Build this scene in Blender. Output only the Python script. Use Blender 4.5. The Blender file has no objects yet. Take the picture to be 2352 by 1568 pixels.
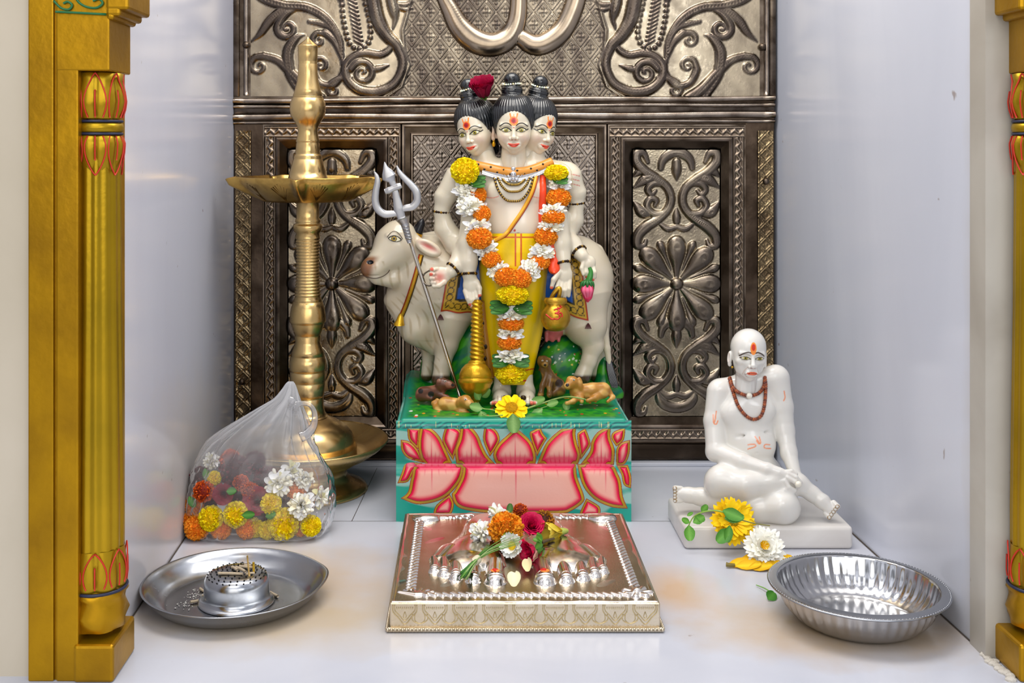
import bpy, math, random
import numpy as np
from mathutils import Vector, Matrix, Quaternion

random.seed(7)
rng = np.random.default_rng(7)
PI = math.pi
SC = bpy.context.scene
COL = SC.collection

# ---------------------------------------------------------------- camera numbers
F = 2600.0            # focal length in pixels of a 2352 px wide frame
VX, VY = 1075.0, 330.0  # where the level view axis meets the picture
H = 0.514             # camera height above the marble floor


def P(x, y, Z):
    return np.array([(x - VX) * Z / F, Z, H - (y - VY) * Z / F])


def PF(x, y, z=0.0):   # point of the horizontal plane at height z
    Z = (H - z) * F / (y - VY)
    return P(x, y, Z)


# ---------------------------------------------------------------- colours, materials
def lin(c):
    if isinstance(c, str):
        c = c.lstrip('#')
        c = [int(c[i:i + 2], 16) / 255 for i in (0, 2, 4)]
    c = np.asarray(c, float)
    return np.where(c <= 0.04045, c / 12.92, ((c + 0.055) / 1.055) ** 2.4)


def mixc(a, b, t):
    t = np.asarray(t, float)[..., None]
    return a * (1 - t) + b * t


def sstep(a, b, x):
    t = np.clip((np.asarray(x, float) - a) / (b - a), 0, 1)
    return t * t * (3 - 2 * t)


def mat(name, color=None, rough=0.5, metal=0.0, sss=0.0, sss_rad=(0.01, 0.008, 0.006), coat=0.0, coat_rough=0.1,
        bump=None, rough_noise=None, tint=None, spec=0.5, trans=0.0, sheen=0.0, emit=None):
    """color None reads the mesh's own 'Col' attribute; bump = (scale, strength, distance); tint = (scale, colour, amount, lo, hi)."""
    m = bpy.data.materials.new(name)
    m.use_nodes = True
    nt = m.node_tree
    b = nt.nodes['Principled BSDF']
    L = nt.links.new
    if color is None:
        a = nt.nodes.new('ShaderNodeAttribute')
        a.attribute_name = 'Col'
        src = a.outputs['Color']
    else:
        r = nt.nodes.new('ShaderNodeRGB')
        r.outputs[0].default_value = (*lin(color), 1)
        src = r.outputs[0]
    tc = nt.nodes.new('ShaderNodeTexCoord')
    if tint:
        n = nt.nodes.new('ShaderNodeTexNoise')
        n.inputs['Scale'].default_value = tint[0]
        n.inputs['Detail'].default_value = 6
        L(tc.outputs['Object'], n.inputs['Vector'])
        mr = nt.nodes.new('ShaderNodeMapRange')
        mr.inputs['From Min'].default_value = tint[3] if len(tint) > 3 else 0.4
        mr.inputs['From Max'].default_value = tint[4] if len(tint) > 4 else 0.7
        mr.inputs['To Max'].default_value = tint[2]
        L(n.outputs['Fac'], mr.inputs['Value'])
        mx = nt.nodes.new('ShaderNodeMix')
        mx.data_type = 'RGBA'
        L(mr.outputs['Result'], mx.inputs['Factor'])
        L(src, mx.inputs['A'])
        mx.inputs['B'].default_value = (*lin(tint[1]), 1)
        src = mx.outputs['Result']
    L(src, b.inputs['Base Color'])
    b.inputs['Roughness'].default_value = rough
    b.inputs['Metallic'].default_value = metal
    b.inputs['Specular IOR Level'].default_value = spec
    if sss:
        b.inputs['Subsurface Weight'].default_value = sss
        b.inputs['Subsurface Radius'].default_value = sss_rad
        b.inputs['Subsurface Scale'].default_value = 1.0
    if coat:
        b.inputs['Coat Weight'].default_value = coat
        b.inputs['Coat Roughness'].default_value = coat_rough
    if trans:
        b.inputs['Transmission Weight'].default_value = trans
    if bump:
        n = nt.nodes.new('ShaderNodeTexNoise')
        n.inputs['Scale'].default_value = bump[0]
        n.inputs['Detail'].default_value = 4
        L(tc.outputs['Object'], n.inputs['Vector'])
        bp = nt.nodes.new('ShaderNodeBump')
        bp.inputs['Strength'].default_value = bump[1]
        bp.inputs['Distance'].default_value = bump[2]
        L(n.outputs['Fac'], bp.inputs['Height'])
        L(bp.outputs['Normal'], b.inputs['Normal'])
    if rough_noise:
        n = nt.nodes.new('ShaderNodeTexNoise')
        n.inputs['Scale'].default_value = rough_noise[0]
        n.inputs['Detail'].default_value = 5
        L(tc.outputs['Object'], n.inputs['Vector'])
        mr = nt.nodes.new('ShaderNodeMapRange')
        mr.inputs['To Min'].default_value = rough_noise[1]
        mr.inputs['To Max'].default_value = rough_noise[2]
        mr.inputs['From Min'].default_value = 0.3
        mr.inputs['From Max'].default_value = 0.7
        L(n.outputs['Fac'], mr.inputs['Value'])
        L(mr.outputs['Result'], b.inputs['Roughness'])
    return m


# ---------------------------------------------------------------- meshes
class Geo:
    def __init__(self):
        self.v, self.lp, self.n, self.c, self.m, self.k = [], [], [], [], [], 0

    def add(self, v, f, c=None, m=0):
        v = np.asarray(v, float).reshape(-1, 3)
        if isinstance(f, np.ndarray) and f.ndim == 2:
            self.lp.append((f + self.k).ravel())
            cnt = np.full(len(f), f.shape[1])
        else:
            self.lp.append(np.array([i for q in f for i in q], int) + self.k)
            cnt = np.array([len(q) for q in f], int)
        self.n.append(cnt)
        self.v.append(v)
        if c is None:
            c = (0.8, 0.8, 0.8)
        c = np.asarray(c, float)
        if c.ndim == 1:
            c = np.broadcast_to(c, (len(v), 3))
        self.c.append(c)
        self.m.append(np.full(len(cnt), m))
        self.k += len(v)
        return self

    def arr(self):
        return np.concatenate(self.v), np.concatenate(self.lp), np.concatenate(self.n), np.concatenate(self.c), np.concatenate(self.m)


def wloc(o):
    p = Vector((0, 0, 0))
    while o is not None:
        p += o.location
        o = o.parent
    return np.array(p)


def mesh_data(name, g, mats, smooth=True, offset=None):
    v, lp, n, c, mi = g.arr()
    if offset is not None:
        v = v - offset
    me = bpy.data.meshes.new(name)
    me.vertices.add(len(v))
    me.vertices.foreach_set('co', v.astype(np.float32).ravel())
    me.loops.add(len(lp))
    me.loops.foreach_set('vertex_index', lp.astype(np.int32))
    me.polygons.add(len(n))
    st = np.concatenate([[0], np.cumsum(n)[:-1]]).astype(np.int32)
    me.polygons.foreach_set('loop_start', st)
    me.polygons.foreach_set('material_index', mi.astype(np.int32))
    at = me.attributes.new('Col', 'FLOAT_COLOR', 'POINT')
    at.data.foreach_set('color', np.concatenate([c, np.ones((len(c), 1))], 1).astype(np.float32).ravel())
    for m in (mats if isinstance(mats, (list, tuple)) else [mats]):
        me.materials.append(m)
    me.update(calc_edges=True)
    me.validate()
    me.polygons.foreach_set('use_smooth', np.full(len(me.polygons), bool(smooth)))
    return me


def tag(o, label=None, cat=None, group=None, kind=None):
    if label:
        o['label'] = label
    if cat:
        o['category'] = cat
    if group:
        o['group'] = group
    if kind:
        o['kind'] = kind
    return o


def part(name, g, mats, parent=None, smooth=True, label=None):
    """One mesh from world-space geometry, under parent when given."""
    off = wloc(parent) if parent is not None else np.zeros(3)
    me = mesh_data(name, g, mats, smooth, off)
    o = bpy.data.objects.new(name, me)
    COL.objects.link(o)
    o.parent = parent
    if label:
        o['label'] = label
    return o


def solo(name, g, mats, label, cat, origin=None, group=None, smooth=True):
    v = np.concatenate(g.v)
    if origin is None:
        origin = np.array([(v[:, 0].min() + v[:, 0].max()) / 2, (v[:, 1].min() + v[:, 1].max()) / 2, v[:, 2].min()])
    me = mesh_data(name, g, mats, smooth, np.asarray(origin))
    o = bpy.data.objects.new(name, me)
    COL.objects.link(o)
    o.location = origin
    return tag(o, label, cat, group)


def thing(name, label, cat, loc, group=None):
    o = bpy.data.objects.new(name, None)
    COL.objects.link(o)
    o.location = loc
    o.empty_display_size = 0.02
    return tag(o, label, cat, group)


def place(name, me, loc, quat=None, scale=1.0, parent=None):
    o = bpy.data.objects.new(name, me)
    COL.objects.link(o)
    o.parent = parent
    off = wloc(parent) if parent is not None else np.zeros(3)
    o.location = Vector(np.asarray(loc) - off)
    o.rotation_mode = 'QUATERNION'
    if quat is not None:
        o.rotation_quaternion = quat
    o.scale = (scale,) * 3 if np.isscalar(scale) else scale
    return o


def aim(d, roll=0.0):
    d = Vector(d).normalized()
    return d.to_track_quat('Z', 'Y') @ Quaternion((0, 0, 1), roll)


# ---------------------------------------------------------------- surface builders
def grid_faces(nu, nv, wu=False, wv=False, flip=False):
    iu = np.arange(nu if wu else nu - 1)
    iv = np.arange(nv if wv else nv - 1)
    a, b = np.meshgrid(iu, iv, indexing='ij')
    a, b = a.ravel(), b.ravel()
    a2, b2 = (a + 1) % nu, (b + 1) % nv
    q = np.stack([a * nv + b, a2 * nv + b, a2 * nv + b2, a * nv + b2], 1)
    return q[:, ::-1] if flip else q


def catmull(pts, n=8, closed=False):
    p = np.asarray(pts, float)
    if len(p) < 3 and not closed:
        t = np.linspace(0, 1, n + 1)[:, None]
        return p[0] * (1 - t) + p[-1] * t
    if closed:
        p = np.concatenate([p[-1:], p, p[:2]])
    else:
        p = np.concatenate([2 * p[:1] - p[1:2], p, 2 * p[-1:] - p[-2:-1]])
    out = []
    t = np.linspace(0, 1, n, endpoint=False)[:, None]
    for i in range(1, len(p) - 2):
        a, b, c, d = p[i - 1], p[i], p[i + 1], p[i + 2]
        out.append(0.5 * (2 * b + (c - a) * t + (2 * a - 5 * b + 4 * c - d) * t ** 2 + (3 * b - a - 3 * c + d) * t ** 3))
    if not closed:
        out.append(p[-2:-1])
    return np.concatenate(out)


def tube(pts, r, n=8, closed=False, cap=True, flat=None):
    """Swept tube; r scalar or per point; flat=(axis, factor) squeezes the section along an axis."""
    p = np.asarray(pts, float)
    m = len(p)
    r = np.broadcast_to(np.asarray(r, float), (m,))
    if closed:
        t = np.roll(p, -1, 0) - np.roll(p, 1, 0)
    else:
        t = np.gradient(p, axis=0)
    t /= np.linalg.norm(t, axis=1)[:, None] + 1e-12
    a = np.array([0, 0, 1.0]) if abs(t[0][2]) < 0.9 else np.array([1.0, 0, 0])
    u = np.cross(t[0], a)
    u /= np.linalg.norm(u)
    U = []
    for i in range(m):
        u = u - t[i] * np.dot(u, t[i])
        u /= np.linalg.norm(u) + 1e-12
        U.append(u)
    U = np.array(U)
    W = np.cross(t, U)
    th = np.linspace(0, 2 * PI, n, endpoint=False)
    off = (U[:, None] * np.cos(th)[None, :, None] + W[:, None] * np.sin(th)[None, :, None]) * r[:, None, None]
    if flat is not None:
        ax = np.asarray(flat[0], float)
        off = off - (off @ ax)[..., None] * ax * (1 - flat[1])
    v = (p[:, None] + off).reshape(-1, 3)
    f = [list(q) for q in grid_faces(m, n, closed, True)]
    if cap and not closed:
        f.append(list(range(n))[::-1])
        f.append([(m - 1) * n + i for i in range(n)])
    return v, f


def lathe(prof, n=64, centre=(0, 0), mod=None, cap=True):
    """prof: (r, z) pairs; mod(theta, r, z) -> (r, z)."""
    prof = np.asarray(prof, float)
    th = np.linspace(0, 2 * PI, n, endpoint=False)
    r = np.repeat(prof[:, 0:1], n, 1)
    z = np.repeat(prof[:, 1:2], n, 1)
    T = np.repeat(th[None], len(prof), 0)
    if mod:
        r, z = mod(T, r, z)
    v = np.stack([centre[0] + r * np.cos(T), centre[1] + r * np.sin(T), z], -1).reshape(-1, 3)
    f = [list(q) for q in grid_faces(len(prof), n, False, True, flip=True)]
    if cap:
        k = len(prof) - 1
        if prof[0, 0] > 1e-5:
            f.append(list(range(n)))
        if prof[k, 0] > 1e-5:
            f.append([k * n + i for i in range(n)][::-1])
    return v, f


def box(lo, hi, bev=0.0, seg=2):
    """Box with rounded edges."""
    lo, hi = np.asarray(lo, float), np.asarray(hi, float)
    if bev <= 0:
        x0, y0, z0 = lo
        x1, y1, z1 = hi
        v = [(x0, y0, z0), (x1, y0, z0), (x1, y1, z0), (x0, y1, z0), (x0, y0, z1), (x1, y0, z1), (x1, y1, z1), (x0, y1, z1)]
        f = [[0, 3, 2, 1], [4, 5, 6, 7], [0, 1, 5, 4], [1, 2, 6, 5], [2, 3, 7, 6], [3, 0, 4, 7]]
        return np.array(v), f
    import bmesh
    bm = bmesh.new()
    bmesh.ops.create_cube(bm, size=1)
    for w in bm.verts:
        w.co = Vector(lo + (hi - lo) * (np.array(w.co) + 0.5))
    bmesh.ops.bevel(bm, geom=bm.edges[:], offset=bev, segments=seg, profile=0.5, affect='EDGES', clamp_overlap=True)
    bm.verts.index_update()
    v = np.array([w.co[:] for w in bm.verts])
    f = [[w.index for w in fc.verts] for fc in bm.faces]
    bm.free()
    return v, f


def ball(c, r, nu=12, nv=16):
    th = np.linspace(0, PI, nu)
    prof = np.stack([np.sin(th), -np.cos(th)], 1)
    prof[0, 0] = prof[-1, 0] = 1e-4
    v, f = lathe(prof, nv, cap=False)
    return np.asarray(c) + v * np.asarray(r), f


# ---------------------------------------------------------------- distance-field sculpting
class SDF:
    def __init__(self, lo, hi, h):
        self.lo = np.asarray(lo, float)
        self.h = h
        self.N = np.ceil((np.asarray(hi, float) - self.lo) / h).astype(int) + 1
        self.f = np.full(self.N, 50.0, np.float32)
        self.ax = [(self.lo[i] + h * np.arange(self.N[i])).astype(np.float32) for i in range(3)]

    def _win(self, lo, hi, k):
        m = k + 3 * self.h
        s = []
        for i in range(3):
            a = int(np.clip(np.floor((lo[i] - m - self.lo[i]) / self.h), 0, self.N[i]))
            b = int(np.clip(np.ceil((hi[i] + m - self.lo[i]) / self.h) + 1, 0, self.N[i]))
            if b <= a:
                return None, None
            s.append(slice(a, b))
        g = [self.ax[0][s[0]][:, None, None], self.ax[1][s[1]][None, :, None], self.ax[2][s[2]][None, None, :]]
        return tuple(s), g

    def put(self, d, s, k, op):
        a = self.f[s]
        if op == 'sub':
            d = -d
            if k > 0:
                h = np.maximum(k - np.abs(a - d), 0) / k
                self.f[s] = np.maximum(a, d) + h * h * k / 4
            else:
                self.f[s] = np.maximum(a, d)
        else:
            if k > 0:
                h = np.maximum(k - np.abs(a - d), 0) / k
                self.f[s] = np.minimum(a, d) - h * h * k / 4
            else:
                self.f[s] = np.minimum(a, d)

    def rc(self, a, b, ra, rb, k=3, op='add'):
        a, b = np.asarray(a, float), np.asarray(b, float)
        r = max(ra, rb)
        s, g = self._win(np.minimum(a, b) - r, np.maximum(a, b) + r, k)
        if s is None:
            return self
        ab = b - a
        L2 = max(float(ab @ ab), 1e-9)
        t = np.clip(((g[0] - a[0]) * ab[0] + (g[1] - a[1]) * ab[1] + (g[2] - a[2]) * ab[2]) / L2, 0, 1)
        d = np.sqrt((g[0] - a[0] - t * ab[0]) ** 2 + (g[1] - a[1] - t * ab[1]) ** 2 + (g[2] - a[2] - t * ab[2]) ** 2) - (ra + (rb - ra) * t)
        self.put(d.astype(np.float32), s, k, op)
        return self

    def ch(self, pts, k=3, op='add'):
        for p, q in zip(pts[:-1], pts[1:]):
            self.rc(p[:3], q[:3], p[3], q[3], k, op)
        return self

    def ell(self, c, r, k=3, op='add', rot=None):
        """rot: angle about the third axis (degrees)."""
        c, r = np.asarray(c, float), np.broadcast_to(np.asarray(r, float), (3,))
        R = np.full(3, r.max()) if rot else r
        s, g = self._win(c - R, c + R, k)
        if s is None:
            return self
        x, y, z = g[0] - c[0], g[1] - c[1], g[2] - c[2]
        if rot:
            ca, sa = math.cos(math.radians(rot)), math.sin(math.radians(rot))
            x, y = x * ca + y * sa, -x * sa + y * ca
        k0 = np.sqrt((x / r[0]) ** 2 + (y / r[1]) ** 2 + (z / r[2]) ** 2)
        k1 = np.sqrt((x / r[0] ** 2) ** 2 + (y / r[1] ** 2) ** 2 + (z / r[2] ** 2) ** 2)
        d = k0 * (k0 - 1) / np.maximum(k1, 1e-6)
        self.put(d.astype(np.float32), s, k, op)
        return self

    def tor(self, c, R, r, axis=1, k=2, op='add'):
        c = np.asarray(c, float)
        s, g = self._win(c - R - r, c + R + r, k)
        q = [g[i] - c[i] for i in range(3)]
        o = [i for i in range(3) if i != axis]
        d = np.sqrt((np.sqrt(q[o[0]] ** 2 + q[o[1]] ** 2) - R) ** 2 + q[axis] ** 2) - r
        self.put(d.astype(np.float32), s, k, op)
        return self

    def cut_below(self, i, val, keep_greater=True):
        """Flat cut: keep the side where coordinate i is greater (or less) than val."""
        sh = [1, 1, 1]
        sh[i] = -1
        d = (val - self.ax[i]).reshape(sh)
        if not keep_greater:
            d = -d
        self.f = np.maximum(self.f, d.astype(np.float32))
        return self

    def mesh(self, flip=False, relax=1):
        f = self.f
        ins = f < 0
        c = ins[:-1, :-1, :-1].astype(np.int8)
        tot = np.zeros(np.array(f.shape) - 1, np.int8)
        for i in (0, 1):
            for j in (0, 1):
                for k in (0, 1):
                    tot += ins[i:f.shape[0] - 1 + i, j:f.shape[1] - 1 + j, k:f.shape[2] - 1 + k]
        act = (tot > 0) & (tot < 8)
        idx = np.argwhere(act)
        num = np.full(act.shape, -1, np.int32)
        num[act] = np.arange(len(idx))
        acc = np.zeros((len(idx), 3))
        cnt = np.zeros(len(idx))
        cor = [(i, j, k) for i in (0, 1) for j in (0, 1) for k in (0, 1)]
        val = {q: f[idx[:, 0] + q[0], idx[:, 1] + q[1], idx[:, 2] + q[2]].astype(float) for q in cor}
        for a in range(3):
            for q in cor:
                if q[a]:
                    continue
                q2 = tuple(1 if i == a else q[i] for i in range(3))
                va, vb = val[q], val[q2]
                x = (va < 0) != (vb < 0)
                t = np.where(x, va / np.where(x, va - vb, 1), 0)
                p = np.repeat(np.array(q, float)[None], len(idx), 0)
                p[:, a] = t
                acc[x] += p[x]
                cnt[x] += 1
        v = self.lo + (idx + acc / cnt[:, None]) * self.h
        quads = []
        for a in range(3):
            b, c2 = (a + 1) % 3, (a + 2) % 3
            s1 = [slice(None)] * 3
            s2 = [slice(None)] * 3
            s1[a], s2[a] = slice(0, -1), slice(1, None)
            x = ins[tuple(s1)] != ins[tuple(s2)]
            e = np.argwhere(x)
            e = e[(e[:, b] > 0) & (e[:, c2] > 0) & (e[:, b] < f.shape[b] - 1) & (e[:, c2] < f.shape[c2] - 1)]
            if not len(e):
                continue
            pos = ins[tuple(s1)][e[:, 0], e[:, 1], e[:, 2]]
            q = []
            for db, dc in ((-1, -1), (0, -1), (0, 0), (-1, 0)):
                w = e.copy()
                w[:, b] += db
                w[:, c2] += dc
                q.append(num[w[:, 0], w[:, 1], w[:, 2]])
            q = np.stack(q, 1)
            q[~pos] = q[~pos][:, ::-1]
            quads.append(q)
        q = np.concatenate(quads)
        q = q[(q >= 0).all(1)]
        if relax:
            for _ in range(relax):
                s = np.zeros_like(v)
                n = np.zeros(len(v))
                for i in range(4):
                    for j in (1, 3):
                        np.add.at(s, q[:, i], v[q[:, (i + j) % 4]])
                        np.add.at(n, q[:, i], 1)
                v = 0.5 * v + 0.5 * s / np.maximum(n, 1)[:, None]
        return v, (q[:, ::-1] if flip else q)


class Space:
    """Sculpting space: x, y in picture pixels at distance Z0, d pixels toward the viewer."""
    def __init__(self, Z0):
        self.Z0, self.s = Z0, Z0 / F

    def w(self, p):
        p = np.asarray(p, float)
        Z = self.Z0 - p[..., 2] * self.s
        return np.stack([(p[..., 0] - VX) * Z / F, Z, H - (p[..., 1] - VY) * Z / F], -1)

    def dfor(self, y, z):   # depth at which the plane of height z shows at row y
        return (self.Z0 - (H - z) * F / (y - VY)) / self.s


def depth_map(vs, x0, x1, y0, y1):
    D = np.full((x1 - x0 + 1, y1 - y0 + 1), -400.0)
    for v in vs:
        for ox in (0, 1):
            for oy in (0, 1):
                ix = np.floor(v[:, 0]).astype(int) - x0 + ox
                iy = np.floor(v[:, 1]).astype(int) - y0 + oy
                ok = (ix >= 0) & (iy >= 0) & (ix <= x1 - x0) & (iy <= y1 - y0)
                np.maximum.at(D, (ix[ok], iy[ok]), v[ok, 2])

    def q(x, y, rad=2):
        i, j = int(round(x)) - x0, int(round(y)) - y0
        w = D[max(i - rad, 0):i + rad + 1, max(j - rad, 0):j + rad + 1]
        return float(w.max()) if w.size else -400.0
    return q


def drape(q, pts, lift=1.0, n=8, smooth=2):
    """Curve of pixel points laid on the surface seen at those pixels."""
    c = catmull(np.asarray(pts, float), n)
    d = np.array([q(a, b) for a, b in c])
    bad = d < -300
    if bad.any() and not bad.all():
        d[bad] = np.interp(np.where(bad)[0], np.where(~bad)[0], d[~bad])
    for _ in range(smooth):
        e = np.pad(d, 1, mode='edge')
        d = np.maximum(d * 0.6 + 0.4 * d, (e[:-2] + e[1:-1] * 2 + e[2:]) / 4)
    return np.column_stack([c, d + lift])


# ---------------------------------------------------------------- hammered-metal relief
class Relief:
    def __init__(self, x0, x1, y0, y1, step):
        self.x = np.arange(x0, x1 + step * 0.5, step)
        self.y = np.arange(y0, y1 + step * 0.5, step)
        self.x0, self.y0, self.st = x0, y0, step
        self.X, self.Y = np.meshgrid(self.x, self.y, indexing='ij')
        self.h = np.zeros_like(self.X)
        self.m = np.zeros_like(self.X)   # how raised the motif is, 0..1

    def seg(self, a, b, ra, rb, hs=1.0, p=0.5, crease=0.0):
        r = max(ra, rb)
        i0 = max(int((min(a[0], b[0]) - r - self.x0) / self.st), 0)
        i1 = min(int((max(a[0], b[0]) + r - self.x0) / self.st) + 2, len(self.x))
        j0 = max(int((min(a[1], b[1]) - r - self.y0) / self.st), 0)
        j1 = min(int((max(a[1], b[1]) + r - self.y0) / self.st) + 2, len(self.y))
        if i1 <= i0 or j1 <= j0:
            return
        X, Y = self.X[i0:i1, j0:j1], self.Y[i0:i1, j0:j1]
        ux, uy = b[0] - a[0], b[1] - a[1]
        L2 = max(ux * ux + uy * uy, 1e-9)
        t = np.clip(((X - a[0]) * ux + (Y - a[1]) * uy) / L2, 0, 1)
        dd = np.hypot(X - a[0] - t * ux, Y - a[1] - t * uy)
        rr = ra + (rb - ra) * t
        n = np.clip(1 - (dd / rr) ** 2, 0, 1)
        z = hs * rr * n ** p
        if crease:
            z = z * (1 - crease * np.exp(-(dd / (rr * 0.22)) ** 2))
        self.h[i0:i1, j0:j1] = np.maximum(self.h[i0:i1, j0:j1], z)
        self.m[i0:i1, j0:j1] = np.maximum(self.m[i0:i1, j0:j1], n ** 0.3)

    def stroke(self, pts, r, hs=0.75, n=7, p=0.5, crease=0.0):
        """pts (x, y); r list of radii at the points."""
        pts = np.asarray(pts, float)
        r = np.broadcast_to(np.asarray(r, float), (len(pts),)) if np.ndim(r) == 0 or len(r) == len(pts) else np.interp(np.linspace(0, 1, len(pts)), np.linspace(0, 1, len(r)), r)
        c = catmull(np.column_stack([pts, r]), n)
        for a, b in zip(c[:-1], c[1:]):
            self.seg(a, b, max(a[2], 0.5), max(b[2], 0.5), hs, p, crease)

    def dot(self, x, y, r, hs=0.8):
        self.seg((x, y), (x, y), r, r, hs)

    def geo(self, Z, g=None, dark='#2b221a', light='#a8977a', contrast=1.0, seed=1, px=None, lift=0.0):
        """Vertices on the plane at distance Z, relief toward the viewer."""
        s = Z / F
        v = np.stack([(self.X - VX) * s, Z - lift - self.h * s, H - (self.Y - VY) * s], -1).reshape(-1, 3)
        r = np.random.default_rng(seed)
        # soft blotches
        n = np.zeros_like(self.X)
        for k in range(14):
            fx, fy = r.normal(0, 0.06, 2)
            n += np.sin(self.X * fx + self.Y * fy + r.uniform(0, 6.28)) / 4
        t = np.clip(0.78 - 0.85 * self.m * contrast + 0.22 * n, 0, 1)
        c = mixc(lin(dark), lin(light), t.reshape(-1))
        f = grid_faces(len(self.x), len(self.y), flip=True)
        g = g or Geo()
        g.add(v, f, c)
        return g
# ================================================================ camera, light, room
cam = bpy.data.cameras.new('camera')
cam.sensor_width = 36.0
cam.lens = F / 2352 * 36.0
cam.shift_x = (1176 - VX) / 2352
cam.shift_y = -(784 - VY) / 2352
cam.clip_start = 0.01
cam_o = bpy.data.objects.new('camera', cam)
COL.objects.link(cam_o)
cam_o.location = (0, 0, H)
cam_o.rotation_euler = (PI / 2, 0, 0)
SC.camera = cam_o
SC.view_settings.view_transform = 'Standard'
SC.view_settings.look = 'None'
SC.view_settings.exposure = -0.12
SC.cycles.max_bounces = 8
SC.cycles.transparent_max_bounces = 24
SC.cycles.sample_clamp_indirect = 4.0
SC.cycles.caustics_reflective = False
SC.cycles.caustics_refractive = False


def world():
    w = bpy.data.worlds.new('courtyard_light')
    SC.world = w
    w.use_nodes = True
    nt = w.node_tree
    L = nt.links.new
    bg = nt.nodes['Background']
    tc = nt.nodes.new('ShaderNodeTexCoord')
    sep = nt.nodes.new('ShaderNodeSeparateXYZ')
    L(tc.outputs['Generated'], sep.inputs['Vector'])
    mr = nt.nodes.new('ShaderNodeMapRange')
    mr.inputs['From Min'].default_value = -0.5
    mr.inputs['From Max'].default_value = 0.9
    L(sep.outputs['Z'], mr.inputs['Value'])
    cr = nt.nodes.new('ShaderNodeValToRGB')
    e = cr.color_ramp.elements
    e[0].position, e[0].color = 0.0, (0.34, 0.27, 0.2, 1)
    e[1].position, e[1].color = 1.0, (0.95, 0.98, 1.1, 1)
    k = e.new(0.42)
    k.color = (0.42, 0.42, 0.42, 1)
    k = e.new(0.62)
    k.color = (0.85, 0.88, 0.98, 1)
    L(mr.outputs['Result'], cr.inputs['Fac'])
    # the dark shapes and bright openings of the hall in front
    mp = nt.nodes.new('ShaderNodeMapping')
    mp.inputs['Scale'].default_value = (5, 5, 2.2)
    L(tc.outputs['Generated'], mp.inputs['Vector'])
    no = nt.nodes.new('ShaderNodeTexNoise')
    no.inputs['Scale'].default_value = 1.1
    no.inputs['Detail'].default_value = 2
    L(mp.outputs['Vector'], no.inputs['Vector'])
    m2 = nt.nodes.new('ShaderNodeMapRange')
    m2.inputs['From Min'].default_value = 0.44
    m2.inputs['From Max'].default_value = 0.60
    m2.inputs['To Min'].default_value = 0.45
    m2.inputs['To Max'].default_value = 1.6
    L(no.outputs['Fac'], m2.inputs['Value'])
    L(cr.outputs['Color'], bg.inputs['Color'])
    L(m2.outputs['Result'], bg.inputs['Strength'])


world()


def area(name, loc, target, size, energy, color=(1, 1, 1), size_y=None):
    l = bpy.data.lights.new(name, 'AREA')
    l.energy = energy
    l.color = color
    l.size = size
    if size_y:
        l.shape = 'RECTANGLE'
        l.size_y = size_y
    o = bpy.data.objects.new(name, l)
    COL.objects.link(o)
    o.location = loc
    o.rotation_mode = 'QUATERNION'
    d = Vector(target) - Vector(loc)
    o.rotation_quaternion = d.to_track_quat('-Z', 'Y')
    return o


area('skylight_lamp', (-0.25, -0.1, 2.1), (0.06, 1.5, 0.15), 1.1, 14, (1.0, 0.97, 0.93))
area('front_fill_lamp', (-0.2, -1.3, 0.95), (0.06, 1.7, 0.3), 1.5, 17, (1.0, 0.96, 0.9))  # unseen fill behind the camera, added to brighten the statue
area('right_fill_lamp', (0.9, -0.9, 1.0), (0.0, 1.6, 0.25), 0.7, 8, (0.92, 0.96, 1.0))  # added cool fill from the right, stands for no visible source
for k, x_ in enumerate((-.12, .26)):
    area('niche_fill_lamp', (x_, 1.40, 1.30), (x_ * .6, 1.62, 0.1), 0.45, 5.0, (1.0, 0.95, 0.88))  # pair of added fills that lift the side walls and back corners


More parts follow.
